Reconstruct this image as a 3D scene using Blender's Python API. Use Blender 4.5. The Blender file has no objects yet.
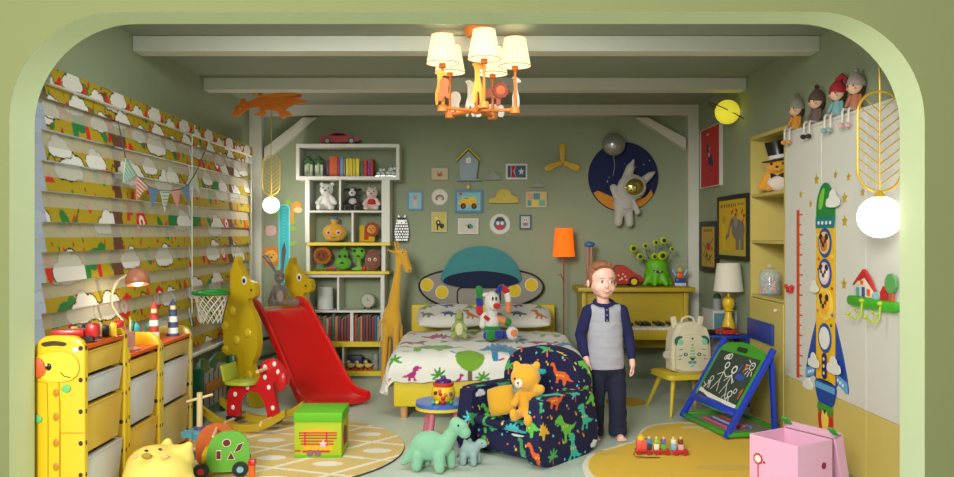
import bpy, bmesh, math, random
import numpy as np
from mathutils import Matrix, Vector, Euler, noise as mn
from math import pi, sin, cos, radians as R
random.seed(7)
SC = bpy.context.scene
COL = SC.collection
def lin(c):
    c = [x/255 for x in c[:3]]
    return tuple(x/12.92 if x <= .04045 else ((x+.055)/1.055)**2.4 for x in c)
# ---------------------------------------------------------------- camera, world, light
cd = bpy.data.cameras.new('camera'); cam = bpy.data.objects.new('camera', cd); COL.objects.link(cam)
cam.location = (0, 0, 1.3); cam.rotation_euler = (R(90), 0, 0)
cd.sensor_width = 36; cd.lens = 800/954*36; cd.shift_x = 7/954; cd.shift_y = -3.5/954; cd.clip_start = .05
SC.camera = cam
vs = SC.view_settings; vs.view_transform = 'Standard'; vs.look = 'None'; vs.gamma = 1; vs.use_curve_mapping = False
vs.exposure = 0.0
w = bpy.data.worlds.new('sky'); SC.world = w; w.use_nodes = True
w.node_tree.nodes['Background'].inputs[0].default_value = (.92, .95, 1.0, 1)
w.node_tree.nodes['Background'].inputs[1].default_value = .42
def lamp(name, kind, loc, energy, color=(1, 1, 1), size=.1, rot=(0, 0, 0), size_y=None, spread=None):
    l = bpy.data.lights.new(name, kind); l.energy = energy; l.color = color
    o = bpy.data.objects.new(name, l); COL.objects.link(o); o.location = loc; o.rotation_euler = rot
    if kind == 'AREA':
        l.size = size
        if size_y: l.shape = 'RECTANGLE'; l.size_y = size_y
        if spread: l.spread = spread
    elif kind == 'POINT': l.shadow_soft_size = size
    return o
def aim(o, p):
    o.rotation_euler = (Vector(p)-o.location).to_track_quat('-Z', 'Y').to_euler()
# added key light in place of an unseen anteroom window (behind the camera, to the left); daylight of the room's own window
key = lamp('added_key_light', 'AREA', (-1.5, -1.8, 2.7), 380, (1, .975, .92), 1.5, size_y=1.5); aim(key, (.2, 5.0, .3))
win = lamp('window_daylight', 'AREA', (-3.5, 5.4, 3.7), 160, (1, .97, .9), 3.0, size_y=1.6); aim(win, (-2.0, 5.4, 1.2))
top = lamp('added_ceiling_fill', 'AREA', (-.3, 3.95, 2.46), 30, (.97, 1, .93), 2.2, (R(12), 0, 0), .5)  # added fill, standing in for an unseen ceiling light inside the arch
# ---------------------------------------------------------------- materials
MATS = {}
def M(name, c, rough=.55, metal=0, bump=0, bs=60, var=.06, emit=0, trans=0, ior=1.45, sheen=0, coat=0, vs_=8, alpha=1, sub=0):
    if name in MATS: return MATS[name]
    m = bpy.data.materials.new(name); m.use_nodes = True; nt = m.node_tree; p = nt.nodes['Principled BSDF']
    c = lin(c); n = nt.nodes.new('ShaderNodeTexNoise'); n.inputs['Scale'].default_value = vs_; n.inputs['Detail'].default_value = 3
    tc = nt.nodes.new('ShaderNodeTexCoord'); nt.links.new(tc.outputs['Object'], n.inputs['Vector'])
    mx = nt.nodes.new('ShaderNodeMix'); mx.data_type = 'RGBA'
    mx.inputs[6].default_value = (*[x*(1-var) for x in c], 1); mx.inputs[7].default_value = (*[min(1, x*(1+var)) for x in c], 1)
    nt.links.new(n.outputs['Fac'], mx.inputs[0]); nt.links.new(mx.outputs[2], p.inputs['Base Color'])
    p.inputs['Roughness'].default_value = rough; p.inputs['Metallic'].default_value = metal
    if emit: p.inputs['Emission Color'].default_value = (*c, 1); p.inputs['Emission Strength'].default_value = emit
    if trans: p.inputs['Transmission Weight'].default_value = trans; p.inputs['IOR'].default_value = ior
    if sheen: p.inputs['Sheen Weight'].default_value = sheen
    if coat: p.inputs['Coat Weight'].default_value = coat
    if alpha < 1: p.inputs['Alpha'].default_value = alpha
    if sub: p.inputs['Subsurface Weight'].default_value = sub; p.inputs['Subsurface Scale'].default_value = .02
    if bump:
        n2 = nt.nodes.new('ShaderNodeTexNoise'); n2.inputs['Scale'].default_value = bs; n2.inputs['Detail'].default_value = 4
        nt.links.new(tc.outputs['Object'], n2.inputs['Vector'])
        b = nt.nodes.new('ShaderNodeBump'); b.inputs['Strength'].default_value = bump; b.inputs['Distance'].default_value = .01
        nt.links.new(n2.outputs['Fac'], b.inputs['Height']); nt.links.new(b.outputs['Normal'], p.inputs['Normal'])
    MATS[name] = m; return m
def VC(name, rough=.8, sheen=0, bump=0, bs=80, translucent=0):
    if name in MATS: return MATS[name]
    m = bpy.data.materials.new(name); m.use_nodes = True; nt = m.node_tree; p = nt.nodes['Principled BSDF']
    a = nt.nodes.new('ShaderNodeAttribute'); a.attribute_name = 'Col'; nt.links.new(a.outputs['Color'], p.inputs['Base Color'])
    p.inputs['Roughness'].default_value = rough
    if sheen: p.inputs['Sheen Weight'].default_value = sheen
    tc = nt.nodes.new('ShaderNodeTexCoord')
    if bump:
        n2 = nt.nodes.new('ShaderNodeTexNoise'); n2.inputs['Scale'].default_value = bs; nt.links.new(tc.outputs['Object'], n2.inputs['Vector'])
        b = nt.nodes.new('ShaderNodeBump'); b.inputs['Strength'].default_value = bump; b.inputs['Distance'].default_value = .01
        nt.links.new(n2.outputs['Fac'], b.inputs['Height']); nt.links.new(b.outputs['Normal'], p.inputs['Normal'])
    if translucent:
        t = nt.nodes.new('ShaderNodeBsdfTranslucent'); nt.links.new(a.outputs['Color'], t.inputs['Color'])
        ms = nt.nodes.new('ShaderNodeMixShader'); ms.inputs[0].default_value = translucent
        nt.links.new(p.outputs[0], ms.inputs[1]); nt.links.new(t.outputs[0], ms.inputs[2])
        nt.links.new(ms.outputs[0], nt.nodes['Material Output'].inputs[0])
    MATS[name] = m; return m
PL = dict(rough=.32, coat=.2, var=.03)      # moulded plastic
PLU = dict(rough=.95, sheen=.35, bump=.35, bs=140)  # plush
# ---------------------------------------------------------------- mesh builder
FB = Matrix(((1, 0, 0), (0, 0, -1), (0, 1, 0))).to_4x4()        # local x,y -> X,Z ; z -> toward the camera
FR = Matrix(((0, 0, -1), (-1, 0, 0), (0, 1, 0))).to_4x4()       # on the right wall: x -> -Y, y -> Z, z -> -X
FL = Matrix(((0, 0, 1), (1, 0, 0), (0, 1, 0))).to_4x4()         # on the left wall: x -> Y, y -> Z, z -> X
FT = Matrix.Identity(4)
def TR(x, y, z): return Matrix.Translation((x, y, z))
def RZ(a): return Matrix.Rotation(R(a), 4, 'Z')
def RX(a): return Matrix.Rotation(R(a), 4, 'X')
def RY(a): return Matrix.Rotation(R(a), 4, 'Y')
def P(px, py, Y): return Vector(((px-470)*Y/800, Y, 1.3-(py-235)*Y/800))
def rotm(rot):
    if rot is None: return Matrix.Identity(4)
    if isinstance(rot, Matrix): return rot.to_4x4()
    return Euler([R(a) for a in rot]).to_matrix().to_4x4()
class B:
    def __init__(s): s.bm = bmesh.new()
    def _mi(s, vs, mi):
        fs = {f for v in vs for f in v.link_faces}
        for f in fs: f.material_index = mi
        return s
    def box(s, c, d, rot=None, bv=0, mi=0, seg=2):
        r = bmesh.ops.create_cube(s.bm, size=1, matrix=Matrix.Translation(c) @ rotm(rot) @ Matrix.Diagonal((*d, 1)))
        vs = r['verts']; s._mi(vs, mi)
        if bv:
            bv = min(bv, .49*min(d)); es = list({e for v in vs for e in v.link_edges})
            bmesh.ops.bevel(s.bm, geom=es, offset=bv, segments=seg, profile=.5, affect='EDGES', clamp_overlap=True, material=mi)
        return s
    def mm(s, x0, x1, y0, y1, z0, z1, bv=0, mi=0):
        return s.box(((x0+x1)/2, (y0+y1)/2, (z0+z1)/2), (abs(x1-x0), abs(y1-y0), abs(z1-z0)), bv=bv, mi=mi)
    def cyl(s, p0, p1, r0, r1=None, n=14, mi=0):
        p0, p1 = Vector(p0), Vector(p1); d = p1-p0; r1 = r0 if r1 is None else r1
        q = d.to_track_quat('Z', 'Y').to_matrix().to_4x4()
        r = bmesh.ops.create_cone(s.bm, cap_ends=True, segments=n, radius1=max(r0, 1e-5), radius2=max(r1, 1e-5), depth=d.length, matrix=Matrix.Translation((p0+p1)/2) @ q)
        return s._mi(r['verts'], mi)
    def sph(s, c, r, rot=None, mi=0, u=16, v=10):
        if not hasattr(r, '__len__'): r = (r, r, r)
        q = bmesh.ops.create_uvsphere(s.bm, u_segments=u, v_segments=v, radius=1, matrix=Matrix.Translation(c) @ rotm(rot) @ Matrix.Diagonal((*r, 1)))
        return s._mi(q['verts'], mi)
    def cap(s, p0, p1, r0, r1=None, mi=0, n=14):
        r1 = r0 if r1 is None else r1
        return s.cyl(p0, p1, r0, r1, n, mi).sph(p0, r0, mi=mi, u=n).sph(p1, r1, mi=mi, u=n)
    def lathe(s, prof, c=(0, 0, 0), n=28, mi=0, T=None, wav=0, nw=8, a0=0, a1=2*pi):
        T = (T or Matrix.Identity(4)); c = Vector(c); rings = []; full = abs(a1-a0-2*pi) < 1e-6
        N = n if full else n+1
        for (r, z) in prof:
            ring = []
            for k in range(N):
                a = a0+(a1-a0)*k/n; rr = r*(1+wav*cos(nw*a))
                ring.append(s.bm.verts.new(c + (T @ Vector((rr*cos(a), rr*sin(a), z)))))
            rings.append(ring)
        for i in range(len(rings)-1):
            for k in range(n):
                k2 = (k+1) % N if full else k+1
                try: s.bm.faces.new((rings[i][k], rings[i][k2], rings[i+1][k2], rings[i+1][k])).material_index = mi
                except ValueError: pass
        if full:
            for ring, rev in ((rings[0], True), (rings[-1], False)):
                if (Vector(ring[0].co)-Vector(ring[n//2].co)).length > 1e-4:
                    s.bm.faces.new(ring[::-1] if rev else ring).material_index = mi
        return s
    def tube(s, pts, r, n=8, mi=0, closed=False, flat=1):
        pts = [Vector(p) for p in pts]; L = len(pts); rs = r if hasattr(r, '__len__') else [r]*L; rings = []
        up = None
        for i, p in enumerate(pts):
            if closed: t = (pts[(i+1) % L]-pts[i-1]).normalized()
            else: t = (pts[min(i+1, L-1)]-pts[max(i-1, 0)]).normalized()
            if up is None: up = t.orthogonal().normalized()
            up = (up-t*up.dot(t)).normalized(); bi = t.cross(up)
            rings.append([s.bm.verts.new(p+(up*cos(2*pi*k/n)*flat+bi*sin(2*pi*k/n))*rs[i]) for k in range(n)])
        for i in range(L if closed else L-1):
            a, b = rings[i], rings[(i+1) % L]
            for k in range(n): s.bm.faces.new((a[k], a[(k+1) % n], b[(k+1) % n], b[k])).material_index = mi
        if not closed:
            s.bm.faces.new(rings[0][::-1]).material_index = mi; s.bm.faces.new(rings[-1]).material_index = mi
        return s
    def prism(s, poly, th, T=None, mi=0, bv=0, z0=0):
        T = T or Matrix.Identity(4)
        if sum(poly[i][0]*poly[(i+1) % len(poly)][1]-poly[(i+1) % len(poly)][0]*poly[i][1] for i in range(len(poly))) < 0: poly = poly[::-1]
        a = [s.bm.verts.new(T @ Vector((x, y, z0))) for x, y in poly]; b = [s.bm.verts.new(T @ Vector((x, y, z0+th))) for x, y in poly]
        n = len(poly); fs = [s.bm.faces.new(a[::-1]), s.bm.faces.new(b)]
        for k in range(n): fs.append(s.bm.faces.new((a[k], a[(k+1) % n], b[(k+1) % n], b[k])))
        for f in fs: f.material_index = mi
        if bv:
            es = list(fs[1].edges)
            bmesh.ops.bevel(s.bm, geom=es, offset=bv, segments=2, profile=.5, affect='EDGES', clamp_overlap=True, material=mi)
        return s
    def surf(s, f, nu, nv, mi=0, wrapu=False):
        vs = [[s.bm.verts.new(f(i/nu, j/nv)) for i in range(nu if wrapu else nu+1)] for j in range(nv+1)]
        for j in range(nv):
            for i in range(nu):
                i2 = (i+1) % nu if wrapu else i+1
                s.bm.faces.new((vs[j][i], vs[j][i2], vs[j+1][i2], vs[j+1][i])).material_index = mi
        return s
    def mesh(s, name='m'):
        bmesh.ops.recalc_face_normals(s.bm, faces=s.bm.faces[:])
        me = bpy.data.meshes.new(name); s.bm.to_mesh(me); s.bm.free(); return me
    def put(s, name, mats, parent=None, loc=(0, 0, 0), rot=None, sm=True, ang=38, remesh=0, smooth=4):
        me = s.mesh(name)
        if remesh: me = voxel(me, remesh, smooth)
        return link(name, me, mats, parent, loc, rot, sm, 180 if remesh else ang)
def each(b, name, mats, parent=None, **k):
    """link every separate piece of the builder as a part of its own"""
    bm = b.bm; bmesh.ops.recalc_face_normals(bm, faces=bm.faces[:]); bm.verts.ensure_lookup_table(); seen = set(); out = []
    for v0 in bm.verts:
        if v0 in seen: continue
        st = [v0]; isl = []; seen.add(v0)
        while st:
            v = st.pop(); isl.append(v)
            for e in v.link_edges:
                w_ = e.other_vert(v)
                if w_ not in seen: seen.add(w_); st.append(w_)
        ix = {v: i for i, v in enumerate(isl)}; fs = {f for v in isl for f in v.link_faces}
        me = bpy.data.meshes.new(name); me.from_pydata([v.co[:] for v in isl], [], [[ix[v] for v in f.verts] for f in fs])
        me.polygons.foreach_set('material_index', [f.material_index for f in fs]); out.append(link(name, me, mats, parent, **k))
    bm.free(); return out
def voxel(me, size, it):
    o = bpy.data.objects.new('tmp', me); COL.objects.link(o)
    m = o.modifiers.new('r', 'REMESH'); m.mode = 'VOXEL'; m.voxel_size = size
    if it: q = o.modifiers.new('s', 'SMOOTH'); q.iterations = it; q.factor = .5
    dg = bpy.context.evaluated_depsgraph_get(); out = bpy.data.meshes.new_from_object(o.evaluated_get(dg))
    bpy.data.objects.remove(o); out.name = me.name; return out
def link(name, me, mats, parent=None, loc=(0, 0, 0), rot=None, sm=True, ang=38):
    o = bpy.data.objects.new(name, me); COL.objects.link(o)
    if not isinstance(mats, (list, tuple)): mats = [mats]
    for m in mats: me.materials.append(m)
    if sm:
        me.polygons.foreach_set('use_smooth', [True]*len(me.polygons))
        if ang < 180: me.set_sharp_from_angle(angle=R(ang))
    o.location = loc
    if rot is not None: o.rotation_euler = rotm(rot).to_euler()
    if parent: o.parent = parent
    return o
def T(name, label, cat, loc=(0, 0, 0), rz=0, group=None):
    o = bpy.data.objects.new(name, None); COL.objects.link(o); o.empty_display_size = .05
    o.location = loc; o.rotation_euler = (0, 0, R(rz)); return tag(o, label, cat, group)
def tag(o, label=None, cat=None, group=None, kind=None):
    if label: o['label'] = label
    if cat: o['category'] = cat
    if group: o['group'] = group
    if kind: o['kind'] = kind
    return o
def S(o): o['kind'] = 'structure'; return o
# ---------------------------------------------------------------- painter for printed surfaces
def inpoly(u, v, poly):
    r = np.zeros(u.shape, bool); n = len(poly); j = n-1
    for i in range(n):
        xi, yi = poly[i]; xj, yj = poly[j]
        if yi != yj:
            c = ((yi > v) != (yj > v)) & (u < (xj-xi)*(v-yi)/(yj-yi)+xi); r ^= c
        j = i
    return r
class Pic:
    def __init__(s, bg): s.bg = bg; s.L = []
    def poly(s, pts, c): s.L.append(('p', [tuple(p) for p in pts], c)); return s
    def ell(s, x, y, rx, ry, c, a=0): s.L.append(('e', (x, y, rx, ry, R(a)), c)); return s
    def rect(s, x0, y0, x1, y1, c): return s.poly([(x0, y0), (x1, y0), (x1, y1), (x0, y1)], c)
    def line(s, pts, w, c):
        for a, b in zip(pts[:-1], pts[1:]): s.L.append(('l', (*a, *b, w), c))
        return s
    def ev(s, u, v):
        out = np.empty((len(u), 3)); out[:] = lin(s.bg)
        for k, d, c in s.L:
            if k == 'p': xs = [p[0] for p in d]; ys = [p[1] for p in d]; bb = (min(xs), max(xs), min(ys), max(ys))
            elif k == 'e': m = max(d[2], d[3]); bb = (d[0]-m, d[0]+m, d[1]-m, d[1]+m)
            else: w_ = d[4]; bb = (min(d[0], d[2])-w_, max(d[0], d[2])+w_, min(d[1], d[3])-w_, max(d[1], d[3])+w_)
            i = np.nonzero((u >= bb[0]) & (u <= bb[1]) & (v >= bb[2]) & (v <= bb[3]))[0]
            if not len(i): continue
            a, b = u[i], v[i]
            if k == 'p': q = inpoly(a, b, d)
            elif k == 'e':
                x, y = a-d[0], b-d[1]; q = ((x*cos(d[4])+y*sin(d[4]))/d[2])**2+((-x*sin(d[4])+y*cos(d[4]))/d[3])**2 <= 1
            else:
                dx, dy = d[2]-d[0], d[3]-d[1]; L = dx*dx+dy*dy or 1e-9
                t = np.clip(((a-d[0])*dx+(b-d[1])*dy)/L, 0, 1); q = (a-d[0]-t*dx)**2+(b-d[1]-t*dy)**2 <= (d[4]/2)**2
            out[i[q]] = lin(c)
        return out
def paint(o, fn):
    me = o.data; n = len(me.vertices); co = np.empty(n*3, np.float32); me.vertices.foreach_get('co', co); co = co.reshape(-1, 3).astype(float)
    no = np.empty(n*3, np.float32); me.vertices.foreach_get('normal', no); no = no.reshape(-1, 3)
    c = fn(co, no); at = me.color_attributes.new('Col', 'FLOAT_COLOR', 'POINT')
    at.data.foreach_set('color', np.hstack([c, np.ones((n, 1))]).astype(np.float32).ravel()); return o
def tri(pic, du=0, dv=0):
    def f(co, no):
        a = np.abs(no); x = (a[:, 0] >= a[:, 1]) & (a[:, 0] >= a[:, 2]); z = (a[:, 2] > a[:, 0]) & (a[:, 2] > a[:, 1])
        u = np.where(x, co[:, 1]+.9, co[:, 0]); v = np.where(z, co[:, 1]+1.3, co[:, 2]); return pic.ev(u+du, v+dv)
    return f
def cat_rom(pts, k=6, closed=True):
    out = []; n = len(pts)
    for i in range(n if closed else n-1):
        if closed: p0, p1, p2, p3 = pts[i-1], pts[i], pts[(i+1) % n], pts[(i+2) % n]
        else: p0, p1, p2, p3 = pts[max(i-1, 0)], pts[i], pts[i+1], pts[min(i+2, n-1)]
        for j in range(k):
            t = j/k
            out.append(tuple(.5*((2*b)+(-a+c)*t+(2*a-5*b+4*c-d)*t*t+(-a+3*b-3*c+d)*t**3) for a, b, c, d in zip(p0, p1, p2, p3)))
    if not closed: out.append(tuple(pts[-1]))
    return out
def xf(poly, cx, cy, s, a=0, fl=1, sy=None):
    sy = sy or s; ca, sa = cos(R(a)), sin(R(a))
    return [(cx+ca*x*s*fl-sa*y*sy, cy+sa*x*s*fl+ca*y*sy) for x, y in poly]
def circ(n=24, r=1, x=0, y=0, ry=None): return [(x+r*cos(2*pi*k/n), y+(ry or r)*sin(2*pi*k/n)) for k in range(n)]
def star(n=5, r=1, q=.42): return [((r if k % 2 == 0 else r*q)*sin(pi*k/n), (r if k % 2 == 0 else r*q)*cos(pi*k/n)) for k in range(2*n)]
def rrect(w, h, r, n=5):
    out = []
    for cx, cy, a in ((w/2-r, h/2-r, 0), (-w/2+r, h/2-r, 90), (-w/2+r, -h/2+r, 180), (w/2-r, -h/2+r, 270)):
        for k in range(n+1): out.append((cx+r*cos(R(a+90*k/n)), cy+r*sin(R(a+90*k/n))))
    return out
SAURO = cat_rom([(-1, -.05), (-.75, .02), (-.5, .25), (-.15, .38), (.2, .3), (.45, .35), (.6, .65), (.8, .75), (.98, .62), (.92, .5), (.75, .48), (.62, .15), (.4, -.1), (.38, -.45), (.2, -.45), (.15, -.18), (-.15, -.2), (-.2, -.45), (-.4, -.45), (-.45, -.12), (-.7, -.12)], 3)
STEGO = [(-1, -.1), (-.7, .1), (-.62, .3), (-.5, .2), (-.42, .48), (-.28, .3), (-.15, .62), (0, .38), (.15, .6), (.25, .3), (.4, .42), (.45, .2), (.65, .15), (.95, .1), (.98, -.1), (.7, -.15), (.45, -.15), (.45, -.5), (.25, -.5), (.2, -.2), (-.2, -.2), (-.25, -.5), (-.45, -.5), (-.5, -.12), (-.75, -.12)]
REX = cat_rom([(-1, -.2), (-.6, -.15), (-.2, .1), (.1, .4), (.15, .8), (.4, .95), (.85, .85), (.9, .65), (.55, .6), (.9, .5), (.5, .42), (.45, .15), (.6, .1), (.42, .02), (.3, -.3), (.4, -.6), (.5, -.75), (.2, -.75), (.15, -.45), (-.1, -.45), (-.1, -.75), (-.3, -.75), (-.3, -.4), (-.65, -.38)], 3)
def cloud(p, x, y, s, c, oc=None, ow=.06):
    E = [(-.6, -.1, .4, .32), (-.15, .15, .45, .42), (.35, .05, .42, .38), (.7, -.12, .3, .26), (0, -.2, .7, .25)]
    if oc:
        for a, b, q, w_ in E: p.ell(x+a*s, y+b*s, (q+ow)*s, (w_+ow)*s, oc)
    for a, b, q, w_ in E: p.ell(x+a*s, y+b*s, q*s, w_*s, c)
def tree(p, x, y, s, c, tc): p.rect(x-.08*s, y-.9*s, x+.08*s, y, tc); p.ell(x, y+.15*s, .6*s, .55*s, c)
def palm(p, x, y, s, c, tc=None):
    if tc: p.rect(x-.06*s, y-.8*s, x+.06*s, y+.1*s, tc)
    for a in (-10, 35, 80, 125, 175, 215): p.ell(x+.38*s*cos(R(a)), y+.38*s*sin(R(a)), .42*s, .12*s, c, a)
def flower(p, x, y, s, c, cc, n=7):
    for k in range(n): p.ell(x+.62*s*cos(2*pi*k/n), y+.62*s*sin(2*pi*k/n), .34*s, .34*s, c)
    p.ell(x, y, .5*s, .5*s, cc)
# ================================================================ the room
XL, XR, YB, ZC, YI, YF = -2.055, 2.13, 7.54, 2.515, 3.5, 3.308
wallm = M('sage wall paint', (152, 162, 134), .85, var=.02, bump=.05, bs=200)
archm = M('olive wall paint', (126, 132, 84), .85, var=.02, bump=.05, bs=200)
revm = M('lit arch paint', (208, 222, 176), .85, var=.02)  # light on the reveal put into a paler colour than the wall
ceilm = M('ceiling paint', (150, 156, 140), .9, var=.02)
beamm = M('white timber paint', (214, 212, 200), .6, var=.03)
floorm = M('grey green floor', (194, 206, 192), .38, var=.05, vs_=3)
white = M('white lacquer', (222, 222, 216), .45, var=.02)
must = M('mustard lacquer', (190, 164, 46), .5, var=.03)
S(B().mm(-6, 6, -3, 7.9, -.1, 0).put('floor', floorm))
S(B().mm(XL-.4, XR+.4, YI, YB+.15, ZC, ZC+.1).put('ceiling', ceilm))
S(B().mm(XL-.4, XR+.4, YB, YB+.12, 0, ZC).put('wall_back', wallm))
WY0, WY1, WZ0, WZ1 = 3.62, 7.1, .5, 2.02
b = B(); b.mm(XL-.15, XL, YI, WY0, 0, ZC).mm(XL-.15, XL, WY1, YB, 0, ZC).mm(XL-.15, XL, WY0, WY1, 0, WZ0).mm(XL-.15, XL, WY0, WY1, WZ1, ZC)
S(b.put('wall_left', wallm, sm=False))
# right wall: stands back below 1.96 m where the wardrobe and the bookcase are built in
WF = 2.04; CY0, CY1, CY2 = 3.52, 5.18, 5.83
b = B(); b.mm(XR, XR+.7, CY2, YB, 0, ZC).mm(XR, XR+.7, CY1, CY2, 2.012, ZC).mm(XR, XR+.7, YI, CY1, 1.9635, ZC).mm(XR+.5, XR+.7, YI, CY2, 0, 2.012)
S(b.put('wall_right', wallm, sm=False))
# arch wall
def arch_loop(x0, x1, z1, r, Y, n=14):
    pts = [(x0, 0)]
    for k in range(n+1): a = pi-k/n*pi/2; pts.append((x0+r+r*cos(a), z1-r+r*sin(a)))
    for k in range(n+1): a = pi/2-k/n*pi/2; pts.append((x1-r+r*cos(a), z1-r+r*sin(a)))
    pts.append((x1, 0)); return [Vector((x, Y, z)) for x, z in pts]
AX0, AX1, AZ = -1.905, 1.88, 1.3+211*3.5/800
b = B(); bm = b.bm
Lf = arch_loop(AX0, AX1, AZ, .45, YF); Lb = arch_loop(AX0, AX1, AZ, .45, YI)
def outer(p):
    c = Vector((0, p.y, 0)); d = p-c; k = min(6/abs(d.x) if d.x else 9e9, 3.6/abs(d.z) if d.z else 9e9); return c+d*k
for L, mi in ((Lf, 0), (Lb, 0)):
    vi = [bm.verts.new(p) for p in L]; vo = [bm.verts.new(outer(p)) for p in L]
    for i in range(len(L)-1): bm.faces.new((vi[i], vi[i+1], vo[i+1], vo[i])).material_index = mi
    if L is Lf: vf = vi
    else: vb = vi
for i in range(len(Lf)-1): bm.faces.new((vf[i], vf[i+1], vb[i+1], vb[i])).material_index = 1
# the two corners of the outer rectangle
o = S(b.put('wall_front', [archm, revm], sm=True, ang=30))
# window
b = B(); fx = XL-.1
for z in (WZ0+.02, WZ1-.02): b.mm(fx-.03, fx+.03, WY0, WY1, z-.03, z+.03)
for y in (WY0+.03, 4.76, 5.66, 6.5, WY1-.03): b.mm(fx-.03, fx+.03, y-.03, y+.03, WZ0, WZ1)
wf = S(b.put('window_1', M('pale pink window frame', (226, 205, 200), .5)))
g = B().mm(fx-.004, fx+.004, WY0+.05, WY1-.05, WZ0+.04, WZ1-.04).put('window_pane', M('clear glass', (235, 245, 250), .02, trans=1, var=0), wf)
S(B().mm(XL-.02, XL+.03, WY0-.02, WY1+.02, WZ0-.04, WZ0-.01, bv=.006).put('trim_1', white))
# timber frame on the back wall, ceiling beams
FD = .1
S(B().mm(XL+.002, XL+.115, YB-FD, YB-.001, 0, ZC-.1).put('trim_2', beamm, sm=False))
S(B().mm(XR-.1, XR-.002, YB-FD, YB-.001, 0, ZC-.1).put('trim_3', beamm, sm=False))
S(B().mm(XL+.002, XR-.002, YB-FD, YB-.001, ZC-.1, ZC-.002).put('trim_4', beamm, sm=False))
pz = lambda y: 1.3-(y-235)*7.45/800
px_ = lambda x: (x-470)*7.45/800
q = [(px_(264), pz(161)), (px_(264), pz(148)), (px_(303), pz(117.5)), (px_(317), pz(117.5))]
S(B().prism(q, .085, TR(0, YB-.005, 0) @ FB).put('trim_5', beamm, sm=False))
q = [(px_(686), pz(150)), (px_(686), pz(138)), (px_(648), pz(117.5)), (px_(636), pz(117.5))]
S(B().prism(q, .085, TR(0, YB-.005, 0) @ FB).put('trim_6', beamm, sm=False))
for i, y in enumerate((4.864, 6.157)):
    S(B().mm(XL+.002, XR-.002, y, y+.14, ZC-.097, ZC-.002, bv=.004).put('trim_%d' % (7+i), beamm, sm=False))

# ================================================================ zebra blinds on the left
YEL = (176, 150, 12)
rnd = random.Random(3)
bp = Pic(YEL)
pos = []
for j in range(8):
    for i in range(17):
        u = 3.6+i*.24+rnd.uniform(-.04, .04)+(j % 2)*.12; v = .45+j*.235+rnd.uniform(-.03, .03)
        t = (i*5+j*3+rnd.randint(0, 2)) % 9; g = lambda a: a*1.4
        if t in (0, 4, 7): cloud(bp, u, v, rnd.uniform(.12, .17), (226, 222, 214), (50, 38, 26), .06)
        elif t == 1: flower(bp, u, v, .08, (205, 30, 24), (235, 225, 215), 8); bp.ell(u, v, .016, .016, (190, 30, 25))
        elif t == 2: bp.ell(u, v, .032, .065, (210, 36, 20), rnd.uniform(-40, 40)); bp.ell(u-.10, v+.03, .02, .035, (50, 110, 44)); bp.ell(u+.09, v-.04, .03, .04, (210, 36, 20), 30)
        elif t == 3: bp.ell(u, v, .085, .06, (30, 120, 50)); bp.ell(u+.07, v+.05, .045, .035, (30, 120, 50)); bp.ell(u-.07, v-.06, .03, .06, (30, 120, 50)); bp.ell(u+.06, v-.06, .024, .055, (205, 40, 24))
        elif t == 5: bp.line([(u-.08, v-.04), (u-.01, v+.05), (u+.08, v+.03)], .010, (60, 50, 16)); bp.ell(u+.085, v+.035, .022, .034, (205, 50, 24)); bp.ell(u-.09, v-.05, .03, .016, (50, 110, 44), 30); bp.ell(u, v-.07, .012, .024, (140, 50, 16))
        elif t == 6: bp.line([(u-.06, v), (u, v+.06), (u+.06, v)], .011, (50, 80, 26)); bp.ell(u-.07, v, .016, .028, (60, 120, 44)); bp.ell(u+.07, v, .016, .028, (205, 50, 24)); bp.poly([(u-.05, v-.08), (u, v-.03), (u+.05, v-.08)], (205, 40, 30))
        else: bp.ell(u, v, .035, .065, (40, 120, 50), 35); bp.ell(u+.08, v-.01, .02, .045, (210, 40, 24), -30)
        bp.ell(u+.12, v+.09, .010, .016, (205, 50, 24)); bp.ell(u-.12, v+.10, .008, .014, (50, 110, 44)); bp.ell(u+.02, v+.12, .007, .012, (130, 60, 16))
for tx in (4.45, 6.55):
    bp.poly([(tx-.05, 1.05), (tx-.03, 1.75), (tx-.15, 1.95), (tx-.08, 1.96), (tx, 1.84), (tx+.1, 1.97), (tx+.17, 1.95), (tx+.05, 1.72), (tx+.08, 1.05)], (105, 62, 38))
    cloud(bp, tx, 2.05, .16, (222, 216, 205), (60, 45, 30), .05); bp.poly([(tx+.12, 1.38), (tx+.2, 1.56), (tx+.23, 1.56), (tx+.17, 1.38)], (200, 45, 28))
for k in range(15):
    cloud(bp, 3.75+k*.255, 1.895+.05*(k % 2), .10, (226, 222, 214), (50, 38, 26), .06); bp.ell(3.87+k*.255, 1.91, .02, .04, (210, 36, 20), 30*(k % 3-1)); cloud(bp, 3.84+k*.36, 1.72-.03*(k % 3), .11, (226, 222, 214), (50, 38, 26), .06)
PIT, OP = .1425, .068
blind_op = VC('printed blind cloth', .85, translucent=.2); blind_sh = VC('sheer blind cloth', .8, translucent=.26)
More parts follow.
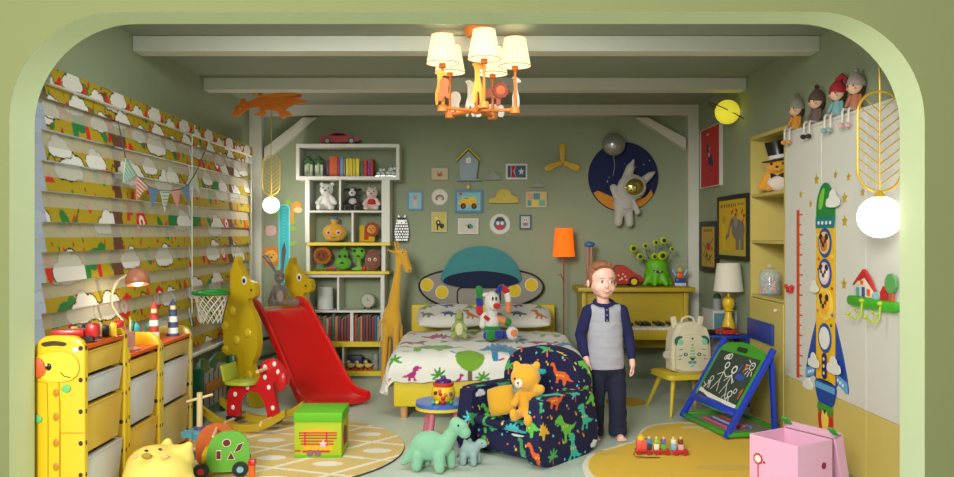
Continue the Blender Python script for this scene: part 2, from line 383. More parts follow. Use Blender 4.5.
def blind(y0, y1, label):
    t = T('roller_blind', label, 'window blind', (0, 0, 0), 0, 'zebra blinds of the left window')
    ztop, zbot = 2.0, .455; X0 = -1.975
    b = B(); bm = b.bm
    rows = []; z = ztop; band = 0
    while z > zbot:
        h = OP if band % 2 == 0 else PIT-OP; z2 = max(zbot, z-h)
        n = max(2, int((z-z2)/.006)+1)
        zs = [z-(z-z2)*k/n for k in range(n+1)]
        xs = [X0+(.006+.012*k/n if band % 2 == 0 else -.008+.012*k/n) for k in range(n+1)]
        rows.append((band, list(zip(zs, xs)))); z = z2; band += 1
    ny = int((y1-y0)/.0075)
    for band, zx in rows:
        vs_ = [[bm.verts.new((x, y0+(y1-y0)*i/ny, z)) for i in range(ny+1)] for z, x in zx]
        for j in range(len(vs_)-1):
            for i in range(ny): bm.faces.new((vs_[j][i], vs_[j][i+1], vs_[j+1][i+1], vs_[j+1][i])).material_index = band % 2
    me = bpy.data.meshes.new('cloth'); bm.to_mesh(me); bm.free()
    o = link('cloth', me, [blind_op, blind_sh], t, sm=False)
    def fn(co, no):
        c = bp.ev(co[:, 1], co[:, 2]); sh = co[:, 0] < X0+.0045
        g = np.array(lin((190, 184, 166))); c[sh] = c[sh]*.3+g*.7; return c
    paint(o, fn)
    v = B(); nv = int((y1-y0)/.0075)
    v.surf(lambda a, c: Vector((X0+.035, y0+(y1-y0)*a, 2.005+.075*c)), nv, 12)
    vo = v.put('valance', blind_op, t, sm=False); paint(vo, lambda co, no: bp.ev(co[:, 1]+.1, co[:, 2]-.1))
    B().mm(X0-.02, X0+.033, y0, y1, 2.0, 2.078, bv=.004).put('headrail', white, t)
    B().mm(X0-.006, X0+.026, y0, y1, .435, .457, bv=.004).put('bottom_rail', white, t)
    B().cyl((X0+.03, y1-.03, 2.0), (X0+.03, y1-.03, .75), .003, n=6).put('cord', white, t)
    return t
blind(3.70, 5.63, 'wide zebra blind with cloud print behind the desk lamp and bunting')
blind(5.65, 7.14, 'narrower zebra blind with cloud print beside the white timber post')

# ================================================================ built-in bookcase and wardrobe
t = T('bookcase', 'mustard built-in bookcase with open shelves holding bear and candy jar', 'bookcase', (WF, CY1, 0)); must0 = must; must = M('bookcase mustard', (200, 182, 100), .5, var=.03)
D = CY2-CY1; W = .42
B().mm(0, W, D-.02, D, 0, 2.01).put('side_panel', must, t, sm=False)
B().mm(0, W, .001, .02, 0, 2.01).put('side_panel', must, t, sm=False)
B().mm(W-.015, W, .02, D-.02, .06, 2.01).put('back_panel', must, t, sm=False)
B().mm(0, W-.015, .02, D-.02, 1.985, 2.01).put('top', must, t, sm=False)
for z in (1.594, 1.262, .875): B().mm(.004, W-.015, .02, D-.02, z-.022, z, bv=.003).put('shelf', must, t, sm=False)
dr = B().mm(-.004, .014, .022, D-.022, .05, .85, bv=.003).put('door', must, t, sm=False)
B().sph((-.016, .12, .80), .014).cyl((-.016, .12, .8), (-.003, .12, .8), .006).put('knob', M('pale pink knob', (222, 190, 180), .4), dr)
B().mm(.01, W, .02, D-.02, 0, .05).put('plinth', must, t, sm=False)
wmat = M('wardrobe white', (214, 212, 204), .5, var=.02); wmus = M('wardrobe mustard', (204, 186, 104), .5, var=.02)
t = T('wardrobe', 'built-in white wardrobe with mustard lower band and rocket stickers', 'wardrobe', (WF, CY0, 0))
H = 1.962; LW = CY1-CY0
B().mm(.022, W, 0, LW, .0, H-.02).put('body', M('wardrobe carcass', (120, 116, 96), .7), t, sm=False)
B().mm(0, .09, 0, LW, H-.02, H, bv=.003).put('top', wmat, t, sm=False)
ys = [0, .09, .60, 1.125, LW]
for a, c in zip(ys[:-1], ys[1:]):
    d = B().mm(0, .022, a+.0015, c-.0015, .395, H-.021, bv=.002).put('door', wmat, t, sm=False)
    B().mm(0, .0215, a+.0015, c-.0015, .012, .393, bv=.002).put('door_base', wmus, d, sm=False)
# ================================================================ furniture
rugc = (214, 184, 110)
# round rug
t = Pic(rugc)
for k in range(-6, 7):
    a = R(28)
    for sgn, sp in ((1, .34), (-1, .34)):
        dx, dy = cos(a*sgn+(.15 if sgn < 0 else .35)), sin(a*sgn+(.15 if sgn < 0 else .35)); nx, ny = -dy, dx
        t.line([(nx*k*sp-2*dx, ny*k*sp-2*dy), (nx*k*sp+2*dx, ny*k*sp+2*dy)], .03, (232, 224, 205))
a1 = .15-R(28); a2 = .35+R(28)
n1 = Vector((-sin(a1), cos(a1))); n2 = Vector((-sin(a2), cos(a2)))
for i in range(-6, 6):
    for j in range(-6, 6):
        s1, s2 = (i+.5)*.34, (j+.5)*.34; det = n1.x*n2.y-n1.y*n2.x
        x, y = (s1*n2.y-s2*n1.y)/det, (n1.x*s2-n2.x*s1)/det
        if abs(x) < 1 and abs(y) < 1: t.ell(x, y, .085, .05, (230, 224, 210))
b = B(); N = 96
b.surf(lambda u, v: Vector((.8*v*cos(2*pi*u), .8*v*sin(2*pi*u), .011+(-.0*v))), 260, 110, wrapu=True)
b.surf(lambda u, v: Vector(((.8+.004*sin(pi*v))*cos(2*pi*u), (.8+.004*sin(pi*v))*sin(2*pi*u), .011*(1-v))), N, 3, mi=1, wrapu=True)
o = b.put('round_rug', [VC('rug pile', .95, .05, .3, 150), M('dark rug binding', (70, 66, 60), .9)], None, (-1.2, 4.83, .0))
tag(paint(o, lambda c, n: t.ev(c[:, 0], c[:, 1])), 'round beige rug with cream lattice and ovals under the green box', 'rug')
# cloud rug
cp = [(.62, 4.38), (.70, 4.66), (.90, 4.86), (1.03, 4.99), (1.12, 5.24), (1.24, 5.40), (1.48, 5.47), (1.70, 5.36), (1.86, 5.12), (2.0, 4.9), (2.0, 4.3), (1.85, 3.95), (1.4, 3.8), (.95, 3.85), (.68, 4.08)]
cc = (1.3, 4.6); loc = [(x-cc[0], y-cc[1]) for x, y in cat_rom(cp, 8)]
inn = [(x*.955, y*.955) for x, y in loc]
cpic = Pic((224, 216, 196)); cpic.poly(inn, (222, 178, 38))
for x, y, rx, ry, c in ((.2, .72, .1, .03, (222, 205, 160)), (.35, .62, .16, .02, (222, 205, 160)), (-.5, .1, .12, .05, (206, 170, 60)), (.1, -.2, .16, .06, (206, 170, 60)), (.56, .42, .12, .08, (196, 110, 40)), (.5, .1, .1, .05, (228, 214, 180)), (.62, .05, .08, .09, (228, 214, 180)), (.35, .5, .05, .03, (214, 90, 40))): cpic.ell(x, y, rx, ry, c)
b = B()
NP = len(loc)
b.surf(lambda u, v: Vector((loc[round(u*NP) % NP][0]*v, loc[round(u*NP) % NP][1]*v, .022)), NP, 120, wrapu=True)
b.surf(lambda u, v: Vector((loc[round(u*NP) % NP][0]*(1+.006*sin(pi*v)), loc[round(u*NP) % NP][1]*(1+.006*sin(pi*v)), .022*(1-v))), NP, 3, mi=0, wrapu=True)
o = b.put('cloud_rug', VC('rug pile', .95), None, (*cc, 0))
tag(paint(o, lambda c, n: cpic.ev(c[:, 0], c[:, 1])), 'cloud-shaped mustard rug with a white border beside the boy', 'rug')
b = B().prism(circ(30, .15), .008, None, 0).put('small_mat', M('mustard mat', (196, 160, 50), .9, bump=.3), None, (1.21, 6.22, 0))
tag(b, 'small round mustard mat on the floor behind the boy', 'mat')

# ---------------- bed
BX, BW, BY0, BY1 = .12, .66, 5.64, 7.40
t = T('bed', 'low yellow child bed with a flying saucer headboard', 'bed', (BX, BY0, 0))
yb = M('bed yellow', (214, 190, 34), .5, var=.03); wood = M('light wood', (196, 150, 100), .55, var=.1, vs_=14)
L = BY1-BY0
B().mm(-BW, BW, 0, .04, .087, .30, bv=.012).put('footboard', yb, t)
for s in (-1, 1): B().mm(s*(BW-.04), s*BW, .04, L-.04, .087, .30, bv=.01).put('side_rail', yb, t)
B().mm(-BW, BW, L-.04, L, .087, .66, bv=.012).put('head_rail', yb, t)
B().mm(-BW+.04, BW-.04, .04, L-.04, .2, .3).put('base_panel', yb, t)
for sx in (-1, 1):
    for y in (.05, L-.07): B().cyl((sx*(BW-.07), y, 0), (sx*(BW-.07), y, .09), .024, .03).put('leg', wood, t)
# headboard: flying saucer
hp = 7.41-BY0
grey = M('saucer grey felt', (150, 144, 134), .9, bump=.2); dk = M('black piping', (28, 26, 26), .7)
hx = lambda px: (px-481)*7.42/800-.02
hz = lambda py: 1.3-(py-235)*7.42/800
sau = cat_rom([(hx(419), hz(287)), (hx(426), hz(277)), (hx(446), hz(271)), (hx(481), hz(268)), (hx(518), hz(271)), (hx(537), hz(277)), (hx(544), hz(288)), (hx(535), hz(299)), (hx(510), hz(308)), (hx(481), hz(311)), (hx(450), hz(308)), (hx(428), hz(299))], 6)
h = B().prism(sau, .05, TR(0, hp+.1, 0) @ FB, bv=.012).put('headboard', grey, t)
B().tube([Vector((x, hp+.052, z)) for x, z in sau], .009, closed=True).put('piping', dk, h)
dome = cat_rom([(hx(443), hz(283)), (hx(446), hz(266)), (hx(458), hz(252)), (hx(481), hz(246)), (hx(504), hz(252)), (hx(517), hz(266)), (hx(519.5), hz(283)), (hx(481), hz(287))], 6)
B().prism(dome, .03, TR(0, hp+.051, 0) @ FB, bv=.01).put('dome', M('teal felt', (66, 138, 142), .9, bump=.2), h)
nav = cat_rom([(hx(443.5), hz(282)), (hx(452), hz(275)), (hx(481), hz(271)), (hx(510), hz(275)), (hx(519), hz(282)), (hx(505), hz(286.5)), (hx(481), hz(288)), (hx(457), hz(286.5))], 6)
B().prism(nav, .012, TR(0, hp+.023, 0) @ FB, bv=.004).put('dome_arc', M('navy felt', (22, 34, 66), .9), h)  # navy felt arc along the lower edge of the dome
for x, y in ((427, 285), (442, 292.5), (515, 291), (532, 285)):
    B().prism(circ(24, .062), .008, TR(hx(x), hp+.051, hz(y)) @ FB).prism(circ(24, .053), .014, TR(hx(x), hp+.051, hz(y)) @ FB, mi=1).put('round_light', [M('cream felt', (225, 215, 180), .9), M('yellow felt', (222, 190, 40), .9)], h)
rr = [(hx(479)+x, hz(297)+z) for x, z in rrect(.40, .17, .05)]
B().tube([Vector((x, hp+.049, z)) for x, z in rr], .007, closed=True).put('panel_outline', dk, h)
# mattress, duvet, pillows : bedding of its own
mt = B().mm(BX-BW+.05, BX+BW-.05, BY0+.05, BY1-.05, .302, .42, bv=.03, mi=0).put('mattress', M('white cotton', (218, 216, 208), .9))
tag(mt, 'white mattress hidden under the dinosaur duvet', 'mattress')
dp = Pic((222, 220, 212)); GR = (112, 160, 40); BL = (40, 130, 176); MG = (168, 40, 112); DT = (70, 60, 50)
def dm(poly, x, y, s, c, a=0, fl=1, sy=None): dp.poly(xf(poly, x, y, s, a, fl, sy), c)
dm(SAURO, -.42, .25, .27, GR, -3, -1, .27); dp.ell(-.36, .2, .1, .02, (150, 190, 60), 0); tree(dp, -.12, -.0, .17, GR, (110, 90, 70)); dm(REX, -.53, -.085, .075, MG, 0, 1, .06); palm(dp, -.34, -.10, .07, (60, 140, 40)); palm(dp, -.03, -.12, .07, (70, 150, 40)); dm(REX, -.2, -.13, .04, MG)
dm(STEGO, .12, .2, .18, BL, 0, 1, .42); dm(SAURO, .42, .2, .2, (200, 100, 50), 0, -1, .26); dm(STEGO, .35, -.05, .12, GR)
dm(SAURO, -.56, .62, .17, MG, 25, 1, .2); dm(STEGO, -.33, .58, .14, (110, 90, 100), 0, 1, .14); palm(dp, -.18, .52, .07, (60, 140, 40)); dm(STEGO, -.38, .98, .14, MG, 0, -1, .22); dm(SAURO, .0, .62, .17, GR, 6, 1, .2); dm(STEGO, -.14, .88, .1, (200, 110, 60), 0, -1, .1)
dm(REX, .26, .66, .1, BL, 0, 1, .2); dm(SAURO, .45, .62, .18, MG, -8, 1, .2); dm(STEGO, .2, 1.0, .15, (60, 60, 120), 8, -1, .2); dm(SAURO, .55, 1.05, .2, GR, -10, -1, .3); dm(STEGO, .62, .5, .14, BL, 0, 1, .2); dm(REX, -.62, 1.2, .13, (200, 110, 50)); dm(SAURO, -.15, 1.25, .2, GR, 5, 1, .2)
dm(SAURO, -.82, .25, .16, GR, 70, 1, .2); dm(REX, -.80, .65, .13, BL, 80, 1); dm(STEGO, -.8, 1.05, .14, GR, 80); dm(REX, .8, .7, .14, GR, -80); dm(SAURO, .8, 1.15, .18, MG, -70); dm(STEGO, .8, .25, .14, (200, 100, 50), -80); palm(dp, -.66, .0, .08, (70, 150, 40))
for k in range(26): dp.ell(-.7+.37*((k*7) % 4)+.03*(k % 5), -.1+.055*k, .028, .008, ((200, 110, 60), (60, 120, 60), MG, BL)[k % 4], 25*(k % 3-1))
def duvet(u, v):
    # u: -.92..+.92 across, v: -.12..1.45 along
    x = -.95+1.9*u; y = -.14+1.6*v; W2 = BW+.035; zt = .455
    wr = .012*mn.noise(Vector((x*5, y*4, 0)))+.008*mn.noise(Vector((x*14, y*11, 3)))+.022*mn.noise(Vector((x*1.6, y*2.4, 7)))
    X, Z = x, zt+wr*1.2
    ex = abs(x)-W2
    if ex > -.06:
        a = max(0, ex+.06); r = .06
        if a < r*pi/2: th = a/r; X = math.copysign(W2-.06+r*sin(th), x); Z -= r*(1-cos(th))
        else: q = a-r*pi/2; X = math.copysign(W2+.03*sin(y*17)*q/.2+.012+q*.12, x); Z -= r+q
    Y = y; a = .105-y; r = .12; Z += .03*math.exp(-((y-.55)/.35)**2)*(1-min(1, (x/.7)**2))
    if a > 0:
        if a < r*pi/2: th = a/r; Y = .105-r*sin(th); Z -= r*(1-cos(th))
        else: q = a-r*pi/2; Y = -.015-.008*sin(x*13)*min(1, q*20); Z -= r+q
    return Vector((X, Y-.015, max(Z, .19)))
nu, nv = 300, 250
b = B().surf(duvet, nu, nv); me = b.mesh('duvet')
o = link('duvet', me, VC('duvet cotton', .9, .2), None, (BX, BY0, 0), None, True, 180)
uv = np.array([(-.95+1.9*i/nu, -.14+1.6*j/nv) for j in range(nv+1) for i in range(nu+1)])
paint(o, lambda c, n: dp.ev(uv[:, 0], uv[:, 1]))
sol = o.modifiers.new('s', 'SOLIDIFY'); sol.thickness = .012; sol.offset = -1
tag(o, 'white duvet printed with colourful dinosaurs and trees on the bed', 'duvet')
pp = Pic((214, 212, 204))
for i, (m_, c) in enumerate([(SAURO, (120, 120, 120)), (STEGO, (70, 90, 130)), (REX, (190, 110, 60)), (STEGO, (120, 150, 70)), (SAURO, (60, 70, 120)), (REX, (120, 150, 60))]):
    pp.poly(xf(m_, -.2+.19*(i % 3), -.08+.16*(i//3), .085, 10*i-20, 1 if i % 2 else -1), c)
def pillow(x, lab, rz, name='pillow', w_=.29, h_=.19, th=.07, y=7.07, z=.58, tilt=20, pic=pp, col=None):
    def f(u, v):
        a, c = u*2-1, v*2-1; sx = 1-.07*c*c; sy = 1-.1*a*a
        return a*w_*sx, c*h_*sy, th*max(0, (1-a**4)*(1-c**4))**.6
    n = 70; b = B()
    b.surf(lambda u, v: Vector(f(u, v)), n, n); b.surf(lambda u, v: Vector((f(u, v)[0], f(u, v)[1], -f(u, v)[2]*.7)), n, n)
    bmesh.ops.remove_doubles(b.bm, verts=b.bm.verts[:], dist=.0005)
    o = b.put(name, VC('pillow cotton', .9, .2) if col is None else col, None, (x, y, z), Euler((R(tilt), 0, R(rz))).to_matrix(), ang=180)
    if col is None: paint(o, lambda c, n_: pic.ev(c[:, 0], c[:, 1]))
    return tag(o, lab, 'pillow', 'pillows on the bed')
pillow(BX-.30, 'white printed pillow leaning at the giraffe side of the bed', 3)
pillow(BX+.31, 'white printed pillow leaning behind the clown rabbit', -3)

# ---------------- armchair
ap = Pic((16, 17, 62))
rnd = random.Random(11)
MOT = []
A_ = [(SAURO, (90, 185, 70)), (STEGO, (60, 180, 190)), (REX, (60, 190, 170)), (SAURO, (225, 95, 40)), ('c', (225, 225, 230)), ('p', (80, 190, 200)), (STEGO, (225, 180, 50)), (SAURO, (70, 150, 90)), ('p', (70, 170, 90)), (REX, (100, 190, 70))]
k = 0
for j in range(11):
    for i in range(12):
        x, y = -.5+i*.205+rnd.uniform(-.02, .02)+(j % 2)*.1, -.1+j*.155+rnd.uniform(-.015, .015)
        m_, c = A_[(i*3+j*7+rnd.randint(0, 1)) % 10]; s_ = rnd.uniform(.085, .105)
        if m_ == 'c': cloud(ap, x, y, .045, c)
        elif m_ == 'p': palm(ap, x, y, .06, c, (225, 110, 50))
        else:
            ap.poly(xf(m_, x, y, s_, rnd.uniform(-25, 25), rnd.choice((-1, 1)), s_*1.05), c)
            c2 = (245, 190, 60) if c[0] > 150 else ((220, 200, 60) if c[1] > 170 else (90, 200, 200))
            for q in (-.03, -.008, .014): ap.ell(x+q, y+.008, .007, .006, c2)
        ap.ell(x+.10, y+.06, .006, .010, (225, 190, 60)); ap.ell(x+.115, y-.04, .007, .008, (90, 200, 200)); ap.ell(x-.07, y-.075, .008, .006, (225, 100, 60)); ap.ell(x+.09, y+.075, .004, .006, (225, 190, 60))
fab = VC('armchair print', .85, 0, .12, 160)
t = T('armchair', 'small navy armchair printed with bright dinosaurs beside the boy', 'armchair', (0, 0, 0), 0)
# corner A (front right) at (.40,4.41)
ang = -41.35; u = Vector((-.751, .661)); v = Vector((.661, .751)); c0 = Vector((.40, 4.41))+u*.31+v*.27
t.location = (c0.x, c0.y, 0); t.rotation_euler = (0, 0, R(ang))
def fabp(b, name, vox=.0052, du=0, dv=0):
    o = b.put(name, fab, t, remesh=vox, smooth=3); return paint(o, tri(ap, du, dv))
# local: x -.31...31 ; y -.27 front .. +.27 back
fabp(B().mm(-.21, .21, -.235, .12, .03, .165, bv=.02), 'base', du=.02, dv=.03)
fabp(B().mm(-.208, .208, -.262, .14, .168, .232, bv=.032), 'seat_cushion', du=.11, dv=.2)
for s in (-1, 1):
    arm = [(-.262, .02), (.262, .02), (.265, .30), (.2, .375), (.1, .385), (-.2, .39), (-.25, .375), (-.27, .34)]
    prof = cat_rom(arm, 5)
    fabp(B().prism(prof, .1, Matrix(((0, 0, 1, (.21 if s > 0 else -.31)), (1, 0, 0, 0), (0, 1, 0, 0), (0, 0, 0, 1))), bv=.022), 'armrest', du=.3*s)
bk = cat_rom([(-.235, .05), (.235, .05), (.285, .3), (.28, .46), (.2, .565), (.08, .605), (-.08, .605), (-.2, .565), (-.28, .46), (-.285, .3)], 5)
o = fabp(B().prism(bk, .14, TR(0, .27, 0) @ FB, bv=.035), 'backrest', du=.37, dv=.06)
cu = lambda nm, m_, w_, l, rz, tilt, loc, lab: tag(pillow(0, '', 0, nm, w_, w_, .035, 0, 0, 0, None, m_), lab, 'cushion')
o = pillow(0, 'square mustard cushion propped on the navy armchair', 0, 'cushion', .084, .084, .035, 0, 0, 0, None, M('mustard velvet', (206, 152, 8), .8, sheen=.4))
o['category'] = 'cushion'; del o['group']
o.rotation_euler = (R(74), R(-14), R(ang+26)); o.location = (.185, 4.655, .338)
# right wing panel of the back (orange and yellow dinosaur)
# ---------------- stool table
t = T('stool_table', 'low blue-topped round table on pink legs beside the armchair', 'table', (-.17, 4.98, 0))
tp = [(.175*cos(a)*(1+.05*cos(3*a)), .16*sin(a)*(1+.04*cos(3*a))) for a in [2*pi*k/48 for k in range(48)]]
B().prism(tp, .022, TR(0, 0, .245), bv=.006).put('tabletop', M('table blue', (60, 104, 186), .35, coat=.3), t)
B().prism([(x*1.02, y*1.02) for x, y in tp], .018, TR(0, 0, .226)).put('rim', M('table yellow', (222, 196, 60), .4), t)
for a in (55, 145, 235, 325):
    x, y = .1*cos(R(a)), .1*sin(R(a))
    l = B().cyl((x*1.35, y*1.35, .05), (x, y, .228), .021).put('leg', M('table pink', (198, 110, 130), .5), t)
    B().cyl((x*1.5, y*1.5, 0), (x*1.35, y*1.35, .052), .023).put('foot', M('table blue', (60, 104, 186), .35), l)
# ---------------- floor lamp
t = T('floor_lamp', 'thin red floor lamp with a glowing orange shade', 'lamp', (.85, 7.25, 0))
red = M('lamp red', (150, 46, 28), .5)
B().cyl((0, 0, 0), (0, 0, .018), .12, .11, 28).put('base', red, t)
B().cyl((0, 0, .018), (0, 0, 1.2), .006).put('pole', red, t)
B().tube([(0, 0, .88), (-.03, -.02, .95), (-.06, -.03, .93)], .004).put('switch', red, t)
B().lathe([(.102, 1.105), (.1, 1.107), (.078, 1.36), (.08, 1.362)]).put('lamp_shade', M('orange shade', (255, 104, 10), .8, emit=.8), t)
lamp('floor_lamp_light', 'POINT', (.85, 7.25, 1.23), 6, (1, .45, .12), .05)
# ---------------- piano
t = T('piano', 'mustard toy upright piano against the back wall', 'piano', (1.46, 7.0, 0))
pm = M('piano mustard', (184, 158, 30), .45, var=.04)
B().mm(-.515, .515, .0, .42, .80, .84, bv=.008).put('top', pm, t)
B().mm(-.429, .429, .1, .398, .3, .799).put('body', pm, t, sm=False)
for s in (-1, 1):
    B().mm(s*.47, s*.43, .06, .40, 0, .80, bv=.005).put('side_panel', pm, t)
    B().mm(s*.47, s*.42, -.32, -.27, 0, .42, bv=.008).put('leg', pm, t)
    B().mm(s*.47, s*.42, -.30, .1, .40, .545, bv=.008).put('cheek', pm, t)
B().mm(-.43, .43, -.30, .1, .42, .50, bv=.005).put('keybed', pm, t)
kb = B()
for i in range(22): kb.mm(-.42+i*.0382, -.42+i*.0382+.0365, -.285, .02, .5, .522, bv=.002)
each(kb, 'white_key', M('ivory', (220, 214, 196), .35), t)
kb = B()
for i in range(21):
    if i % 7 not in (2, 6): kb.mm(-.42+(i+1)*.0382-.013, -.42+(i+1)*.0382+.011, -.17, .03, .523, .548, bv=.004)
each(kb, 'black_key', M('piano black', (26, 24, 24), .3), t)
# ---------------- wooden stool + chair
t = T('stool', 'mustard splayed-leg stool carrying the cream backpack', 'stool', (1.585, 5.94, 0), 12)
cm_ = M('stool mustard', (206, 182, 44), .45, var=.04)
B().prism([(x, y) for x, y in rrect(.40, .34, .05)], .035, TR(0, 0, .255), bv=.008).put('seat', cm_, t)
for sx in (-1, 1):
    for sy in (-1, 1): B().cyl((sx*.2, sy*.2, 0), (sx*.13, sy*.1, .257), .011, .019, 10).put('leg', cm_, t)
# ---------------- blue desk and grey cabinet
blue = M('desk blue', (30, 58, 150), .4, var=.04)
t = T('desk', 'blue desk standing in the corner below the elephant picture', 'desk', (1.79, 6.05, 0))
B().mm(0, .335, 0, .29, .515, .54, bv=.004).put('tabletop', blue, t)
B().mm(.226, .244, -.7, -.225, .56, .70, bv=.004).put('side_board', blue, t)
for x, y in ((.016, .016), (.016, .27), (.31, .016), (.31, .27)): B().mm(x-.014, x+.014, y-.014, y+.014, 0, .516).put('leg', blue, t)
B().mm(.03, .3, .008, .024, .05, .075).put('foot_rail', blue, t)
B().mm(.008, .024, .03, .26, .05, .075).put('foot_rail', blue, t)
t = T('low_cabinet', 'grey low cabinet in the corner behind the blue desk', 'cabinet', (2.02, 6.36, 0))
gm = M('cabinet grey', (176, 178, 176), .5)
B().mm(-.09, .105, 0, .30, 0, .70, bv=.006).put('body', gm, t)
d = B().mm(-.085, .10, -.012, -.001, .03, .66, bv=.004).put('door', gm, t); B().sph((-.05, -.02, .6), .012).put('knob', white, d)
# ================================================================ toy storage racks on the left
ry = M('rack yellow', (236, 196, 34), **PL); rk = M('rack yellow shaded', (206, 184, 84), **PL)  # far rack: shade put into a duller yellow
ora = M('rack orange', (220, 92, 22), .45); binY = M('bin yellow', (228, 186, 70), **PL); binW = M('bin white', (206, 206, 204), **PL); binK = M('bin yellow shaded', (196, 178, 104), **PL)  # far bins: bin yellow with the shade put into its colour
hole = M('hollow shade', (70, 52, 20), .8)  # shade inside holes and slots, put in as a dark colour
XF, XB_ = -1.70, -1.925
def side_panel(par, y0, h, m_, deco=False):
    w_ = XF-XB_; 
    pts = [(0, 0), (w_, 0), (w_, h-.07)]+[(w_-.07+.07*cos(a), h-.07+.07*sin(a)) for a in (R(20), R(45), R(70))]+[(w_-.08, h), (.08, h)]+[(.07-.07*cos(a), h-.07+.07*sin(a)) for a in (R(70), R(45), R(20))]+[(0, h-.07)]
    o = B().prism(pts, .03, TR(XB_, y0+.03, 0) @ FB, bv=.007).put('side_panel', m_, par)
    n = int(h/.14)
    d = B()
    for k in range(n):
        d.sph((XF-.018, y0+.001, .1+.14*k), (.011, .003, .012), u=12, v=6); d.sph((XF-.001, y0+.015, .1+.14*k), (.003, .008, .012), u=12, v=6)
    each(d, 'peg_hole_shade', hole, o); return o
def bin_(par, y0, y1, z0, z1, m_):
    tp_ = .013+(z1-z0)*.16
    b = B(); pr = [(y0+.004, z1-.012), (y1-.004, z1-.012), (y1-.012-tp_, z0), (y0+.008, z0)]
    T2 = Matrix(((0, 0, 1, 0), (1, 0, 0, 0), (0, 1, 0, 0), (0, 0, 0, 1)))
    b.prism(pr, XF-XB_-.036, TR(XB_+.03, 0, 0) @ T2, bv=.005)
    b.mm(XB_+.02, XF-.004, y0+.001, y1-.001, z1-.012, z1-.004, bv=.003)
    o = b.put('storage_bin', m_, par)
    B().mm(XB_+.05, XF-.03, y0+.02, y1-.025, z1-.0045, z1-.0025).put('bin_opening_shade', M('bin shade', (96, 84, 66), .8), o)  # dark plate painted as the shade inside the bin
def rack(lab, y0, y1, hs, mp, rows, ztop, deco=False):
    t = T('toy_rack', lab, 'storage rack', (0, 0, 0 if y0 < 3.9 else .0125), 0, 'toy racks along the window wall')
    side_panel(t, y0, hs, mp); side_panel(t, y1-.03, hs, mp)
    B().mm(XB_+.005, XF-.003, y0+.031, y1-.031, ztop-.02, ztop, bv=.004).put('top', ora, t)
    B().mm(XB_+.005, XB_+.02, y0+.031, y1-.031, .02, ztop-.02).put('back_panel', M('rack back', (150, 90, 40), .7), t)
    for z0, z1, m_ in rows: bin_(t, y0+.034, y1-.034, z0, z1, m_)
    B().mm(XB_+.02, XF-.01, y0+.031, y1-.031, .01, .035).put('bottom_rail', M('rack red', (190, 40, 26), .5), t)
    return t
ra = rack('tall yellow toy rack with the giraffe face on its end panel', 3.53, 3.97, .855, ry, [(.68, .785, binY), (.555, .665, binW), (.33, .54, binY), (.06, .31, binW)], .81)
# giraffe face on the end panel, facing the camera
Yp = 3.53-.0005; q = lambda px, py: ((px-470)*Yp/800, 1.3-(py-235)*Yp/800)
def deco(name, pts, m_, th=.006, bv=.002, par=None): return B().prism([q(*p) for p in pts], th, TR(0, Yp, 0) @ FB, bv=bv).put(name, m_, par)
sp = ra.children[0]
head = cat_rom([(34.5, 360), (42, 355), (55, 352), (68, 352.5), (77, 358), (80, 368), (76, 377), (66, 381), (52, 381), (42, 377), (34.5, 371)], 5)
deco('giraffe_face', head, M('rack yellow light', (240, 206, 60), **PL), .012, .005, sp)
deco('mane', cat_rom([(34.5, 360), (40, 357), (46, 363), (47, 372), (42, 377), (35, 375)], 4), ora, .016, .003, sp)
b = B(); x, z = q(50, 366.5); b.sph((x, Yp-.013, z), (.013, .006, .016)); b.put('eye', M('black plastic', (14, 14, 16), .25), sp)
x, z = q(49.2, 365.5); B().sph((x-.002, Yp-.0185, z+.004), (.004, .003, .005)).put('eye_glint', white, sp)
B().tube([Vector((q(a, c)[0], Yp-.013, q(a, c)[1])) for a, c in ((62, 372), (66, 376), (72, 377))], .0018).put('smile', hole, sp)
b = B()
for ln in ([(35, 381), (47, 383), (48, 420), (48, 478)], [(59, 381), (60, 430), (60, 478)], [(60, 433), (84, 433)], [(60, 400), (60, 478)]):
    b.tube([Vector((q(a, c)[0], Yp-.001, q(a, c)[1])) for a, c in ln], .0022, n=6)
each(b, 'groove', M('rack groove', (190, 146, 20), .5), sp)
b = B()
for a, c in ((57, 393), (57, 417), (57, 443), (57, 467)):
    b.sph((q(a-1, c)[0], Yp-.001, q(a, c)[1]), (.013, .004, .018), u=14, v=8)
each(b, 'spot', M('rack spot', (196, 130, 20), .5), sp)
for a, c in ((66.5, 388.5), (38, 419)):
    deco('leaf', cat_rom([(a-5, c+1), (a-1, c-4), (a+4, c-2), (a+4, c+2), (a, c+4)], 4), M('leaf green', (110, 196, 110), .4), .008, .002, sp)
deco('handle_slot_shade', cat_rom([(42, 343), (54, 341), (66, 343), (64, 346), (54, 345.5), (44, 346.5)], 4), hole, .003, .001, sp)
deco('corner_sticker', circ(10, 3, 75.5, 350), white, .003, .001, sp)
rack('yellow toy rack in the middle with pencil pot on top', 3.975, 4.405, .755, ry, [(.57, .655, binY), (.33, .555, binW), (.06, .31, binY)], .69)
rack('shaded yellow toy rack at the far end with two lighthouses on top', 4.41, 4.90, .735, rk, [(.58, .665, binK), (.34, .565, binW), (.06, .32, binK)], .69)
